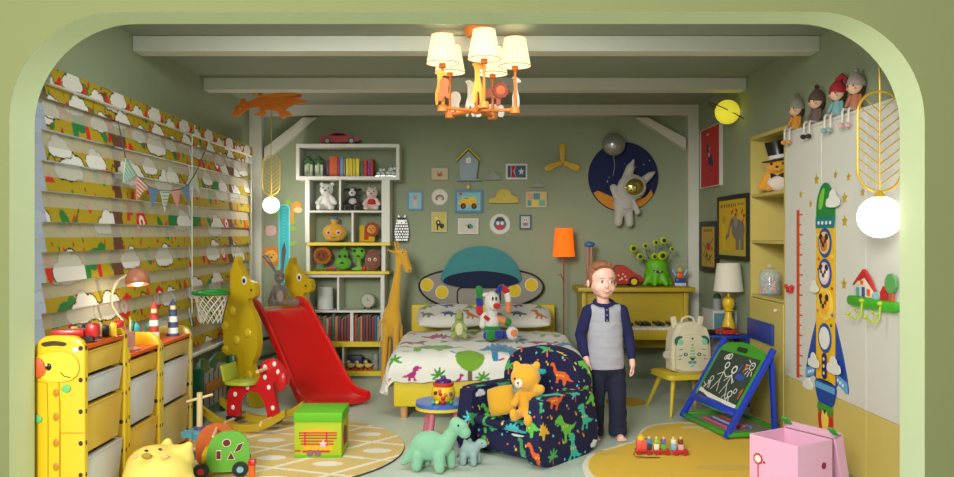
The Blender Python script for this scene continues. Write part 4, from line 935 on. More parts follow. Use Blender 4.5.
def sl(px0, px1, n, seed): 
    r = random.Random(seed); x = px0; out = []
    PALT = [((150, 50, 36), 'brick red'), ((190, 190, 180), 'off-white'), ((60, 90, 120), 'steel blue'), ((196, 110, 60), 'tan orange'), ((110, 130, 110), 'sage'), ((80, 60, 60), 'dark brown'), ((170, 60, 60), 'faded red'), ((120, 150, 170), 'sky grey'), ((60, 60, 90), 'ink blue'), ((180, 150, 100), 'sand'), ((130, 40, 40), 'wine'), ((50, 110, 100), 'sea green'), ((210, 200, 160), 'cream')]
    w_ = (px1-px0)/n
    for k in range(n):
        ww = w_*r.uniform(.85, 1.0); c, nm = PALT[(k*5+seed) % 13]; out.append((x, x+ww, r.uniform(22, 26), c, nm)); x += w_
    return out
srow(sl(310, 349.5, 13, 2), 341.5, place='in the lower left bay', group='books in the lower left bay')
srow(sl(354, 379.5, 9, 6), 341.5, place='in the lower right bay', group='books in the lower right bay')
def at(px, zpy, dy=.1): return (SX(px)*(YS+dy*.3)/YS, YS+dy, SZ(zpy)+.004)
# glass jars with broccoli-like trees
for k, px in enumerate((307.5, 318)):
    t = T('potted_tree', 'little green tree in a pale pot in the top box, %s' % ('nearest the box end' if k == 0 else 'beside the purple book'), 'plant', at(px, 176.2), 0, 'little trees in the top box')
    B().mm(-.038, .038, -.03, .03, 0, .11, bv=.01).put('pot', M('pale pot', (200, 206, 196), .4), t)
    B().cyl((0, -.032, .02), (0, -.032, .12), .014, .012).put('trunk', M('pale green stem', (150, 180, 110), .7), t)
    blob([('s', (0, -.02, .15), .03), ('s', (-.025, -.02, .14), .022), ('s', (.025, -.02, .14), .022), ('s', (0, -.03, .17), .02)], M('tree green', (50, 92, 50), .8), 'crown', t, .006, 2)
for k, (px, dy, s_) in enumerate(((380, .08, 1), (390, .1, 1.2))):
    t = T('glass_ornament', '%s glass ornament at the end of the top box' % ('smaller' if k == 0 else 'larger'), 'ornament', at(px, 176.2, dy))
    gl = M('milky glass', (214, 222, 216), .15, coat=.5)
    for j, (x, z, r) in enumerate(((-.02, .022, .022), (.02, .022, .022), (0, .055, .02), (.03, .06, .014))): B().sph((x*s_, 0, z*s_), (r*s_, r*s_, r*s_*.9)).put('bubble', gl, t)
    B().mm(-.045*s_, .045*s_, -.02, .02, 0, .006).put('base', gl, t)
# red car on top
def sports_car(name, lab, loc, rz, L_, m_):
    t = T(name, lab, 'toy car', loc, rz); k = L_/.36
    pr = cat_rom([(-.18, .028), (-.178, .055), (-.14, .07), (-.09, .078), (-.04, .105), (.03, .112), (.08, .1), (.12, .082), (.17, .076), (.18, .05), (.175, .025), (0, .018)], 5)
    o = B().prism([(x*k, z*k) for x, z in pr], .13*k, TR(0, .065*k, 0) @ FB, bv=.016*k).put('body', m_, t)
    wn = [(-.072, .082), (-.035, .1), (.03, .106), (.072, .094), (.09, .084), (0, .08)]
    B().prism([(x*k, z*k) for x, z in wn], .134*k, TR(0, .067*k, 0) @ FB).put('window', M('car glass', (24, 26, 30), .1), o)
    for x in (-.115, .115):
        for y in (-.062, .062):
            wl = B().cyl((x*k, (y-.01)*k, .032*k), (x*k, (y+.01)*k, .032*k), .032*k, n=22).put('wheel', blkp, t); B().cyl((x*k, (y-.0115)*k, .032*k), (x*k, (y+.0115)*k, .032*k), .018*k, n=14).put('hub', M('hub grey', (120, 120, 120), .3, .6), wl)
    return t
sports_car('toy_car', 'red model sports car on top of the white bookshelf', at(339, 143.8, .12), 180, .345, M('car red', (176, 14, 16), .4))
# plush toys
wp = plush('plush white', (206, 206, 200)); bk_ = plush('plush black', (34, 32, 32)); rdp = plush('plush red', (176, 36, 36)); pkp = plush('plush blush', (214, 190, 182))
def sitting(name, lab, px, zpy, m_, s=1, ears='round', muz=None, shirt=None, belly=None):
    t = T(name, lab, 'plush toy', at(px, zpy, .1))
    P_ = [('s', (0, 0, .064*s), (.05*s, .042*s, .062*s)), ('s', (0, -.01*s, .165*s), (.055*s, .05*s, .05*s)), ((-.04*s, -.01*s, .1*s), (-.07*s, -.03*s, .06*s), .02*s, .019*s), ((.04*s, -.01*s, .1*s), (.07*s, -.03*s, .06*s), .02*s, .019*s), ((-.03*s, -.02*s, .025*s), (-.05*s, -.07*s, .024*s), .024*s, .024*s), ((.03*s, -.02*s, .025*s), (.05*s, -.07*s, .024*s), .024*s, .024*s)]
    for q_ in (-1, 1):
        if ears == 'round': P_.append(('s', (q_*.042*s, 0, .21*s), (.018*s, .012*s, .018*s)))
        elif ears == 'side': P_.append(('s', (q_*.062*s, 0, .19*s), (.026*s, .01*s, .014*s)))
        elif ears == 'small': P_.append(('s', (q_*.03*s, 0, .215*s), (.011*s, .01*s, .014*s)))
    blob(P_, m_, 'body', t, .0055, 3)
    B().sph((0, -.052*s, .15*s), (.03*s, .022*s, .022*s)).put('muzzle', muz or m_, t)
    B().sph((0, -.076*s, .156*s), (.009*s, .006*s, .007*s)).put('nose', blkp, t)
    for q_ in (-1, 1): B().sph((q_*.022*s, -.056*s, .178*s), .006*s).put('eye', blkp, t)
    if shirt: B().sph((0, -.002, .075*s), (.054*s, .047*s, .042*s)).put('shirt', shirt, t)
    return t
sitting('plush_bear', 'white plush bear in the upper left bay of the shelf', 325.5, 210.5, wp, 1.14)
tc_ = sitting('plush_cow', 'black and white plush cow between bear and hippo on the shelf', 351.9, 210.5, bk_, 1.0, 'side', wp, belly=1)
B().sph((0, -.022, .165), (.044, .045, .042)).put('face_patch', wp, tc_); B().sph((0, -.012, .08), (.042, .04, .036)).put('chest_patch', wp, tc_)
for q_ in (-1, 1): B().sph((q_*.032, -.05, .185), (.016, .012, .018)).put('eye_patch', bk_, tc_)
sitting('plush_hippo', 'pale plush hippo in a red shirt on the upper shelf', 371, 210.5, pkp, .96, 'small', pkp, rdp)
# yellow submarine plush
t = T('plush_submarine', 'mustard plush submarine with two round eyes on the shelf', 'plush toy', at(333, 242.5, .12))
ym = plush('submarine mustard', (196, 146, 34))
blob([('s', (0, 0, .086), (.112, .06, .08)), ('s', (0, 0, .04), (.09, .055, .036)), ((0, 0, .14), (0, 0, .19), .03, .026), ('s', (0, 0, .195), (.045, .02, .012))], ym, 'body', t, .006, 3)
for x in (-.045, .045): B().sph((x, -.052, .085), (.026, .016, .026)).put('eye', plush('eye pink', (220, 170, 160)), t); B().sph((x, -.066, .085), (.011, .006, .011)).put('pupil', blkp, t)
B().mm(-.015, .03, -.02, .02, .2, .235, bv=.008).put('periscope', M('fin blue', (40, 90, 150), .6), t); B().box((0, -.05, .04), (.05, .014, .01), bv=.003).put('mouth', plush('mouth teal', (60, 110, 110)), t)
# lion with yellow bag
t = T('plush_lion', 'plush lion head and yellow bag beside the submarine', 'plush toy', at(368, 242.5, .12))
B().mm(-.085, .055, -.04, .04, 0, .155, bv=.012).put('bag', plush('bag yellow', (214, 170, 30)), t); B().mm(-.04, -.0, -.044, -.04, .02, .13, bv=.002).put('bag_stripe', plush('bag red', (190, 60, 30)), t)
B().lathe([(0, -.02), (.06, -.016), (.068, 0), (.06, .016), (0, .02)], (.03, -.045, .115), T=RX(90), wav=.06, nw=9).put('mane', plush('mane brown', (150, 70, 34)), t)
h = B().sph((.03, -.066, .115), (.042, .02, .042)).put('face', plush('lion tan', (214, 140, 60)), t)
for x in (.015, .045): B().sph((x, -.086, .122), .005).put('eye', blkp, h)
B().sph((.03, -.088, .106), (.007, .005, .005)).put('nose', blkp, h)
# vegetable plush characters
t = T('plush_sunflower', 'brown-faced orange plush flower at the shelf end by the slide', 'plush toy', at(321, 271.2, .09)); t.scale = (.92, .92, .9)
B().cyl((0, 0, .002), (0, 0, .1), .018, .014).put('stem', plush('stem green', (70, 130, 40)), t); B().sph((-.04, -.01, .012), (.045, .03, .012)).put('leaf', plush('stem green', (70, 130, 40)), t); B().sph((.04, -.01, .012), (.045, .03, .012)).put('leaf', plush('stem green', (70, 130, 40)), t)
h = B().lathe([(0, -.025), (.07, -.02), (.09, 0), (.07, .02), (0, .025)], (0, -.0, .15), T=RX(90), wav=.05, nw=12).put('petals', plush('petal orange', (200, 110, 30)), t)
B().sph((0, -.022, .15), (.066, .026, .062)).put('face', plush('face brown', (140, 74, 34)), h)
for x in (-.022, .022): B().sph((x, -.05, .16), (.006, .005, .014)).put('eye', blkp, h)
B().tube([(-.03, -.044, .135), (0, -.05, .122), (.03, -.044, .135)], .003).put('mouth', blkp, h)
t = T('plush_gourd', 'green pear-shaped plush with a face on the shelf', 'plush toy', at(342, 271.2, .09)); t.scale = (1.1, 1.1, 1.0)
blob([('s', (0, 0, .065), (.072, .055, .06)), ('s', (0, 0, .14), (.045, .04, .05)), ((0, 0, .18), (.015, 0, .21), .012, .01)], plush('pea green', (92, 168, 44)), 'body', t, .006, 3)
for x in (-.022, .022): B().sph((x, -.045, .13), .011).put('eye', blkp, t)
B().sph((0, -.054, .07), (.02, .008, .008)).put('mouth', blkp, t)
t = T('plush_pea', 'round-headed bright green plush between gourd and walnut', 'plush toy', at(358, 271.2, .09)); t.scale = (1.1, 1.1, 1.1)
gm2 = plush('shooter green', (110, 190, 50))
blob([('s', (0, 0, .14), (.055, .05, .052)), ((0, 0, .1), (0, 0, .024), .015, .018), ('s', (0, -.02, .012), (.06, .04, .014)), ((-.03, 0, .17), (-.075, .02, .19), .014, .006)], gm2, 'body', t, .006, 2)
B().sph((0, -.05, .12), (.016, .006, .008)).put('mouth', blkp, t)
for x in (-.03, .03): B().sph((x, -.042, .163), .011).put('eye', blkp, t)
t = T('plush_nut', 'brown walnut plush with two pale eyes on the shelf', 'plush toy', at(372.3, 271.2, .09)); t.scale = (1.1, 1.1, 1.12)
B().sph((0, 0, .085), (.068, .055, .085)).put('body', plush('nut brown', (140, 84, 66), bump=.6, bs=40), t)
for x in (-.024, .024): B().sph((x, -.05, .09), .015).put('eye', whtp, t); B().sph((x, -.063, .09), .006).put('pupil', blkp, t)
t = T('toy_car', 'small red and green toy vehicle lying before the flower plush', 'toy car', (SX(331)*7.22/7.24, 7.265, SZ(271.2)+.001))
B().mm(-.05, .05, -.02, .02, .01, .035, bv=.008).put('body', plush('bag red', (190, 60, 30)), t)
for x in (-.03, .03): B().cyl((x, -.024, .013), (x, .024, .013), .013).put('wheel', blkp, t)
t = T('toy_pepper', 'small shiny red toy pepper beside the walnut plush', 'toy', (SX(364), 7.265, SZ(271.2)+.001))
B().sph((0, 0, .025), (.022, .02, .025)).put('body', redp, t); B().cyl((0, 0, .045), (.005, 0, .062), .004).put('stem', grnp, t)
# cylinder and clock
t = tag(B().lathe([(0, 0), (.068, 0), (.072, .01), (.072, .2), (.066, .2), (.066, .02), (0, .02)]).put('white_canister', M('canister white', (206, 210, 206), .5), None, at(324, 310.5, .1)), 'plain white canister in the middle left bay', 'canister')
t = T('alarm_clock', 'round grey-green alarm clock in the middle right bay', 'clock', at(367, 310.5, .1))
B().lathe([(0, -.02), (.062, -.02), (.07, -.012), (.07, .012), (.062, .02), (0, .02)], (0, 0, .08), T=RX(90), n=32).put('body', M('clock green', (140, 146, 110), .4), t)
B().lathe([(0, 0), (.054, 0), (.054, .002), (0, .002)], (0, -.0205, .08), T=RX(90), n=32).put('face', M('clock face', (176, 176, 160), .5), t)
B().box((0, -.0245, .095), (.004, .002, .03)).put('hand', blkp, t); B().box((.012, -.0245, .08), (.024, .002, .004)).put('hand', blkp, t)
for s in (-1, 1): B().cyl((s*.03, 0, 0), (s*.025, 0, .03), .007).put('foot', blkp, t)
# ducks, blue truck, patterned vase on the bottom board
wy = M('duck yellow', (206, 180, 96), .5)
for k, (px, dy) in enumerate(((350.2, .02), (359, .0), (367.5, .02))):
    t = T('wooden_duck', ('first', 'second', 'third')[k]+' wheeled wooden duck from the slide on the bottom board', 'toy duck', (SX(px), YS+.03+dy, SZ(371)+.001), 0, 'wooden ducks in a row')
    blob([('s', (0, 0, .042), (.036, .02, .022)), ('s', (-.022, 0, .075), (.017, .015, .016)), ((.03, 0, .045), (.045, 0, .058), .01, .005)], wy, 'body', t, .004, 1)
    B().cyl((-.036, 0, .073), (-.05, 0, .071), .006, .003).put('beak', orap, t)
    for x in (-.02, .02): B().cyl((x, -.022, .011), (x, .022, .011), .011).put('wheel', redp, t)
t = T('toy_truck', 'dark blue toy truck behind the wooden ducks', 'toy truck', (SX(360)*1.03, YS+.17, SZ(371)+.001))
nb = M('navy toy', (26, 50, 96), .5); B().mm(-.1, .03, -.03, .03, .02, .12, bv=.01).put('cargo_box', nb, t); B().mm(.035, .09, -.03, .03, .02, .085, bv=.012).put('cab', nb, t)
for x in (-.06, .06): B().cyl((x, -.035, .018), (x, .035, .018), .018).put('wheel', blkp, t)
t = tag(B().lathe([(0, 0), (.03, 0), (.034, .03), (.026, .06), (.034, .09), (.03, .13), (.022, .14), (.018, .14), (.02, .12), (0, .12)]).put('speckled_vase', None or M('speckled', (150, 150, 146), .5), None, at(374.5, 371, .12)), 'speckled grey vase at the end of the bottom board', 'vase')
t = T('plush_sheep', 'cream toy animal beside the slide edge on the bottom board', 'plush toy', (SX(335.5), YS+.1, SZ(371)+.004)); blob([('s', (0, 0, .06), (.045, .03, .04)), ('s', (-.03, -.01, .11), (.022, .02, .024)), ((-.02, 0, .03), (-.02, 0, .01), .01), ((.02, 0, .03), (.02, 0, .01), .01)], plush('cream plush', (200, 186, 140)), 'body', t, .005, 2)

# ================================================================ pictures and ornaments on the back wall
YW = YB-.0005; KW = YW/800
wx = lambda px: (px-470)*KW
wz = lambda py: 1.3-(py-235)*KW
def frame(name, x0, x1, y0, y1, fc, bg, lab, cat='picture', fw=1.2, art=None, dep=.03, group=None):
    cx, cz = wx((x0+x1)/2), wz((y0+y1)/2); t = T(name, lab, cat, (cx, YW, cz), 0, group or None); w_, h_ = (x1-x0)*KW/2, (y1-y0)*KW/2; f = fw*KW
    fm = M('frame %d %d %d' % fc, fc, .5)
    for a in ((-w_, w_, h_-f, h_), (-w_, w_, -h_, -h_+f), (-w_, -w_+f, -h_+f, h_-f), (w_-f, w_, -h_+f, h_-f)): 
        pass
    b = B(); b.mm(-w_, w_, -dep, 0, h_-f, h_).mm(-w_, w_, -dep, 0, -h_, -h_+f).mm(-w_, -w_+f, -dep, 0, -h_+f, h_-f).mm(w_-f, w_, -dep, 0, -h_+f, h_-f)
    b.put('frame', fm, t, sm=False)
    c = B().mm(-w_+f, w_-f, -dep+.006, -.001, -h_+f, h_-f).put('picture', M('mount %d %d %d' % bg, bg, .7), t, sm=False)
    if art:
        for k, (poly, col) in enumerate(art):
            B().prism([(x*w_, y*h_) for x, y in poly], .0016+.0006*k, TR(0, -dep+.006, 0) @ FB).put('artwork', M('ink %d %d %d' % col, col, .7), c)
    return t
E = lambda x, y, rx, ry=None, n=16: circ(n, rx, x, y, ry or rx)
frame('picture', 431.5, 448, 168, 180, (190, 176, 146), (202, 190, 160), 'small beige picture of a sleeping animal left of the birdhouse', art=[(E(0, -.2, .35, .3), (190, 130, 60)), (E(-.2, .15, .12, .25), (190, 130, 60)), (E(.2, .15, .12, .25), (190, 130, 60)), (E(0, -.15, .12, .12), (110, 80, 50))], fw=.7)
frame('picture', 505.7, 527, 164, 179.5, (226, 226, 224), (190, 194, 196), 'white framed picture with red letter and star', art=[([(-.8, -.7), (-.55, -.7), (-.55, .7), (-.8, .7)], (60, 70, 100)), ([(-.5, .75), (-.05, .75), (-.3, 0), (-.05, -.75), (-.5, -.75), (-.45, 0)], (186, 40, 46)), ([(0, .75), (.85, .75), (.85, -.75), (0, -.75), (-.2, 0)], (64, 92, 124)), ([(.45+.3*x, 0+.5*y) for x, y in star(5, 1, .45)], (222, 222, 220))])
frame('picture', 408, 422.7, 191.6, 210, (84, 146, 186), (150, 196, 214), 'tall light blue picture with a standing animal by the shelf', art=[(E(0, -.25, .28, .45), (206, 190, 180)), (E(0, .3, .22, .22), (196, 150, 140)), (E(-.2, .55, .08, .12), (196, 150, 140)), (E(.2, .55, .08, .12), (196, 150, 140))])
frame('picture', 455, 482.5, 190.3, 212.8, (74, 128, 164), (130, 190, 206), 'large blue picture of a yellow truck below the birdhouse', dep=.04, fw=2.2, art=[([(-.75, -.35), (.6, -.35), (.6, .12), (-.0, .15), (-.1, .15), (-.5, .2), (-.75, -.05)], (228, 188, 44)), ([(-.5, .15), (.5, .12), (.5, .42), (-.42, .42)], (222, 200, 90)), (E(-.4, -.42, .2, .26), (60, 34, 30)), (E(.38, -.42, .2, .26), (60, 34, 30)), (E(-.4, -.42, .09, .12), (180, 60, 40)), (E(.38, -.42, .09, .12), (180, 60, 40)), (E(-.6, .65, .12, .12), (196, 60, 50)), ([(-.3, .35), (-.05, .35), (-.05, .2), (-.4, .2)], (120, 160, 170))])
frame('picture', 526, 546.4, 191.8, 207.5, (206, 190, 150), (210, 200, 160), 'picture of a coloured block mosaic at the end of its row', art=[([(-.85, .0), (-.3, .0), (-.3, .8), (-.85, .8)], (220, 160, 130)), ([(-.28, 0), (.35, 0), (.35, .8), (-.28, .8)], (70, 150, 170)), ([(.38, 0), (.85, 0), (.85, .8), (.38, .8)], (226, 186, 90)), ([(-.85, -.8), (-.5, -.8), (-.5, -.05), (-.85, -.05)], (90, 150, 160)), ([(-.45, -.8), (.2, -.8), (.2, -.05), (-.45, -.05)], (226, 200, 70)), ([(.25, -.8), (.85, -.8), (.85, -.05), (.25, -.05)], (120, 180, 160))])
frame('picture', 431.5, 447, 212, 232, (198, 186, 158), (206, 194, 90), 'tall yellow picture of a black and white animal', art=[(E(-.1, -.1, .3, .3), (40, 36, 34)), (E(-.35, .35, .18, .16), (220, 214, 200)), ([(-.3, -.8), (-.15, -.8), (-.1, -.1), (-.3, -.1)], (40, 36, 34)), (E(.35, -.4, .3, .25), (60, 54, 40)), (E(-.1, -.05, .12, .12), (220, 214, 200))])
frame('picture', 458, 478.4, 218.5, 234, (222, 218, 206), (206, 204, 190), 'white framed picture of a bird with blue wing', art=[(E(.15, .0, .24, .32), (28, 30, 34)), (E(.3, -.05, .18, .25), (60, 140, 160)), (E(-.2, .12, .2, .1), (222, 190, 80)), (E(.1, .18, .05, .06), (220, 220, 220))])
frame('picture', 519.5, 531, 215, 229.3, (52, 74, 110), (190, 196, 196), 'small dark blue framed picture beside the round robot plate', art=[([(-.4, -.5), (.4, -.5), (.4, -.1), (-.4, -.1)], (150, 120, 110)), (E(0, .3, .35, .3), (220, 220, 214)), (E(-.15, .3, .1, .12), (60, 60, 70)), (E(.15, .3, .1, .12), (60, 60, 70))])
def plate(px, py, r, lab, art):
    t = T('round_plate', lab, 'wall plate', (wx(px), YW, wz(py))); r *= KW
    pm_ = M('plate cream', (216, 212, 200), .5); o = B().lathe([(0, 0), (r, 0), (r, .012), (r-.006, .016), (r-.01, .012), (0, .011)], T=RX(90), n=36).put('plate', pm_, t)
    for k, (poly, col) in enumerate(art): B().prism([(x*r, y*r) for x, y in poly], .0016+.0005*k, TR(0, -.011, 0) @ FB).put('artwork', M('ink %d %d %d' % col, col, .7), o)
def arc(r0, r1, y0=0, n=12): return [(r1*cos(pi*k/n), y0+r1*sin(pi*k/n)) for k in range(n+1)]+[(r0*cos(pi*k/n), y0+r0*sin(pi*k/n)) for k in range(n, -1, -1)]
plate(439.8, 197, 8.4, 'round white plate with a little rainbow', [(arc(.4, .52, -.25), (90, 80, 76)), (arc(.28, .38, -.25), (206, 130, 110)), (arc(.16, .26, -.25), (220, 180, 90)), (E(-.38, -.3, .18, .1), (150, 150, 150)), (E(.38, -.3, .18, .1), (150, 150, 150))])
plate(500, 224.3, 10.6, 'round white plate with a blue robot face', [(E(0, 0, .6, .56), (60, 120, 160)), ([(-.48, .35), (.48, .35), (.3, .6), (-.3, .6)], (60, 60, 70)), (E(0, -.25, .42, .25), (190, 60, 60)), (E(-.2, .1, .16, .18), (226, 226, 220)), (E(.2, .1, .16, .18), (226, 226, 220)), (E(0, -.05, .07, .07), (150, 40, 40)), ([(-.3, .62), (.3, .62), (.2, .7), (-.2, .7)], (60, 60, 70))])
# birdhouse clock
t = T('birdhouse_clock', 'grey-blue birdhouse clock with a yellow roof', 'wall clock', (wx(468.5), YW, wz(168)))
bh = M('birdhouse blue', (150, 168, 176), .6)
B().prism([(-.075, -.11), (.075, -.11), (.095, .06), (0, .155), (-.095, .06)], .07, FB, bv=.004).put('body', bh, t)
for s in (-1, 1): B().box((s*.058, -.045, .118), (.155, .1, .014), (0, s*46, 0), bv=.003).put('roof', M('roof yellow', (214, 190, 60), .6), t)
B().prism(rrect(.042, .05, .01), .006, TR(0, -.07, .065) @ FB).put('hatch', whtp, t); B().tube([(0, -.076, .075), (0, -.076, .055), (.012, -.076, .052)], .002).put('clock_hand', blkp, t)
B().mm(-.115, .115, -.085, -.005, -.124, -.11, bv=.003).put('base', bh, t)
B().cyl((0, -.03, -.17), (0, -.03, -.122), .003).sph((0, -.03, -.18), (.02, .01, .022)).put('pendulum', M('pendulum', (214, 200, 120), .5), t)
def wall_cloud(x0, x1, y0, y1, m_, lab):
    w_, h_ = (x1-x0)*KW, (y1-y0)*KW
    pts = cat_rom([(-.5, 0), (-.48, .28), (-.3, .38), (-.22, .75), (0, 1), (.2, .85), (.28, .55), (.45, .4), (.5, .1), (.45, 0), (0, -.02), (-.45, 0)], 4)
    tag(B().prism([(x*w_, y*h_) for x, y in pts], .05, FB, bv=.01).put('wall_cloud', m_, None, (wx((x0+x1)/2), YW, wz(y1))), lab, 'wall ornament', 'cloud ornaments on the back wall')
gc = M('cloud grey', (156, 160, 154), .8)
wall_cloud(485, 500.8, 172, 180, gc, 'grey cloud ornament right beside the birdhouse clock')
wall_cloud(531, 543.2, 181.6, 187.2, gc, 'small grey cloud ornament above the block mosaic picture')
wall_cloud(489, 518.3, 189, 203, M('cloud yellow', (206, 184, 90), .8), 'wide yellow cloud ornament in the middle of the pictures')
# propeller
t = T('wall_propeller', 'yellow three-bladed toy propeller on the back wall', 'wall ornament', (wx(562), YW, wz(162.5)))
pb = M('propeller yellow', (214, 172, 24), .45)
for a in (90, 202, 338):
    B().prism(xf(cat_rom([(0, -.02), (.06, -.022), (.13, -.03), (.172, -.018), (.172, .018), (.13, .03), (.06, .022), (0, .02)], 3), 0, 0, 1, a), .014, TR(0, -.03, 0) @ FB, bv=.004).put('blade', pb, t)
B().cyl((0, 0, 0), (0, -.06, 0), .03, .022, 20).put('hub', pb, t); 
each(B().sph((-.016, -.052, .012), .007).sph((.016, -.052, .012), .007).sph((0, -.056, -.014), .006), 'hub_dot', blkp, t)
# moon plate, balloon, astronaut rabbit
t = T('moon_disc', 'round night-sky wall disc with an orange crescent ground', 'wall ornament', (wx(623), YW, wz(177)))
o = B().lathe([(0, 0), (.325, 0), (.33, .01), (.325, .03), (0, .03)], T=RX(90), n=64).put('disc', M('night blue', (16, 30, 78), .8), t)
gl = [(.322*cos(R(a)), .322*sin(R(a))) for a in range(208, 333, 5)]; up = cat_rom([(.26, -.12), (.18, -.2), (.06, -.16), (-.05, -.2), (-.15, -.17), (-.24, -.13)], 4, False)
B().prism(gl+up, .006, TR(0, -.03, 0) @ FB).put('ground', M('crescent orange', (214, 140, 40), .8), o)
sb = B(); rr_ = random.Random(4)
for k in range(14):
    a, q_ = rr_.uniform(0, 2*pi), rr_.uniform(.1, .3); x, z = q_*cos(a), q_*sin(a)
    if z > -.05: sb.prism(circ(6, rr_.uniform(.003, .006), x, z), .003, TR(0, -.03, 0) @ FB)
each(sb, 'star', M('star dot', (190, 200, 220), .5), o)
t = T('balloon', 'silver grey balloon ornament above the astronaut rabbit', 'balloon', (wx(611.5), YW-.12, wz(146)))
B().sph((0, 0, 0), (.108, .085, .108), u=28, v=18).put('balloon', M('balloon silver', (160, 160, 152), .2, .5), t)
B().cyl((0, 0, -.12), (0, 0, -.105), .012, .004).put('knot', M('balloon silver', (160, 160, 152), .2, .5), t)
B().tube([(0, .0, -.12), (.012, .02, -.2), (-.002, .03, -.29)], .002).put('string', M('string', (180, 180, 170), .6), t)
asw = plush('astronaut white', (192, 190, 182)); 
t = T('plush_astronaut_rabbit', 'white astronaut rabbit with gold visor mounted on the night disc', 'wall figure', (wx(621), YW-.125, wz(206)), 0)
blob([('s', (0, 0, .0), (.095, .065, .10)), ('s', (.075, -.01, .17), (.135, .095, .12)), ((.03, .01, .25), (.065, .01, .35), .046, .040), ((.065, .01, .35), (.095, .01, .42), .040, .012), ((.15, .01, .2), (.25, .01, .285), .044, .03), ((.25, .01, .285), (.29, .01, .31), .03, .010),
      ((-.06, 0, .07), (-.095, -.01, .15), .032, .028), ((.07, 0, .06), (.115, -.02, -.03), .032, .026), ((-.04, 0, -.06), (-.05, -.01, -.16), .042, .036), ((.045, 0, -.06), (.055, -.01, -.165), .042, .036), ('s', (-.095, -.01, .165), .034), ('s', (.125, -.025, -.06), .028)], asw, 'body', t, .007, 5)
h = B().sph((.085, -.072, .17), (.092, .045, .08), (0, -12, 0)).put('visor', M('gold visor', (196, 186, 110), .12, .9), t)
B().tube([(.085+.097*cos(a), -.078, .17+.087*sin(a)) for a in [2*pi*k/32 for k in range(32)]], .008, closed=True).put('helmet_ring', M('helmet ring', (170, 168, 160), .4), t)
B().tube([(-.05, -.05, .0), (0, -.065, -.04), (.06, -.05, -.02)], .004).put('belt', M('helmet ring', (170, 168, 160), .4), t)
# owl lamp by the giraffe
t = T('owl_lamp', 'white patterned owl light on the wall above the giraffe', 'wall lamp', (wx(402.5), YW-.085, wz(230))); t.scale = (.78, .8, 1.15)
ob = B().lathe([(0, -.095), (.05, -.09), (.07, -.05), (.075, 0), (.06, .06), (.05, .085), (.052, .1), (.035, .085), (0, .086)], n=24).put('body', M('owl black', (46, 44, 44), .5), t)
b = B()
for j in range(8):
    for k in range(14):
        z = -.08+j*.022; r = (.062, .07, .074, .075, .073, .066, .06, .053)[j]; a = 2*pi*(k+.5*(j % 2))/14
        if sin(a) < .3: b.sph((r*cos(a), r*sin(a), z), (.0125, .0125, .0095), u=7, v=5)
each(b, 'feather', M('owl white', (236, 236, 232), .4, emit=.35), t)
B().cyl((0, -.058, .045), (0, -.078, .04), .008, .001).put('beak', orap, t)
for s in (-1, 1):
    B().cyl((s*.032, 0, .09), (s*.042, 0, .122), .022, .003).put('ear_tuft', M('owl white', (236, 236, 232), .4, emit=.35), t)
    B().sph((s*.024, -.062, .065), (.019, .009, .017)).put('eye', M('owl white', (236, 236, 232), .4, emit=.35), t)
# growth chart strip with animals
t = T('growth_chart', 'turquoise height chart with leaves and animals beside the shelf', 'height chart', (wx(284.5), YW, 0))
B().prism([(x, z+1.16) for x, z in rrect(.105, .86, .045)], .014, FB, bv=.003).put('board', M('chart teal', (150, 226, 232), .5), t)
B().prism([(x, z+1.16) for x, z in rrect(.088, .84, .038)], .003, TR(0, -.014, 0) @ FB).put('strip', M('chart turquoise', (20, 190, 214), .5), t)
b = B()
for k in range(26): b.prism([(-.022, .8+k*.03), (.012 if k % 5 else .03, .8+k*.03), (.012 if k % 5 else .03, .806+k*.03), (-.022, .806+k*.03)], .0045, TR(0, -.014, 0) @ FB)
each(b, 'tick', M('chart lime', (120, 220, 60), .5), t)
lf = M('chart leaf', (140, 200, 60), .6)
for x, z, a in ((.075, 1.42, 20), (.075, 1.36, -10), (.08, 1.22, 15), (-.07, 1.50, 140), (-.08, .98, 160), (.03, 1.60, 70)): B().prism(xf(cat_rom([(-.04, 0), (0, .02), (.045, 0), (0, -.02)], 4), x, z, 1, a), .008, FB).put('leaf', lf, t)
gg = M('chart giraffe', (226, 160, 40), .6)
B().prism(cat_rom([(.055, 1.40), (.055, 1.5), (.075, 1.56), (.06, 1.60), (.085, 1.60), (.12, 1.62), (.16, 1.59), (.155, 1.55), (.11, 1.53), (.09, 1.5), (.085, 1.42)], 4), .012, FB, bv=.002).put('giraffe', gg, t)
B().prism(E(.13, 1.535, .04, .028), .014, FB).put('muzzle', M('muzzle cream', (230, 210, 150), .6), t)
B().prism([(x-.125, z+1.34) for x, z in rrect(.1, .1, .035)], .012, FB, bv=.003).put('pig', M('chart pink', (226, 180, 176), .6), t)
lo = B().prism([(x-.12, z+1.1) for x, z in [((.085+.012*(k % 2))*cos(2*pi*k/22), (.085+.012*(k % 2))*sin(2*pi*k/22)) for k in range(22)]], .012, FB).put('lion_mane', M('lion orange', (230, 130, 30), .6), t)
B().prism(E(-.12, 1.1, .058), .016, FB).put('lion_face', M('lion yellow', (236, 186, 70), .6), lo)
each(B().sph((-.14, -.018, 1.115), .006).sph((-.10, -.018, 1.115), .006).sph((-.12, -.018, 1.09), (.012, .004, .008)), 'lion_eye', blkp, lo)
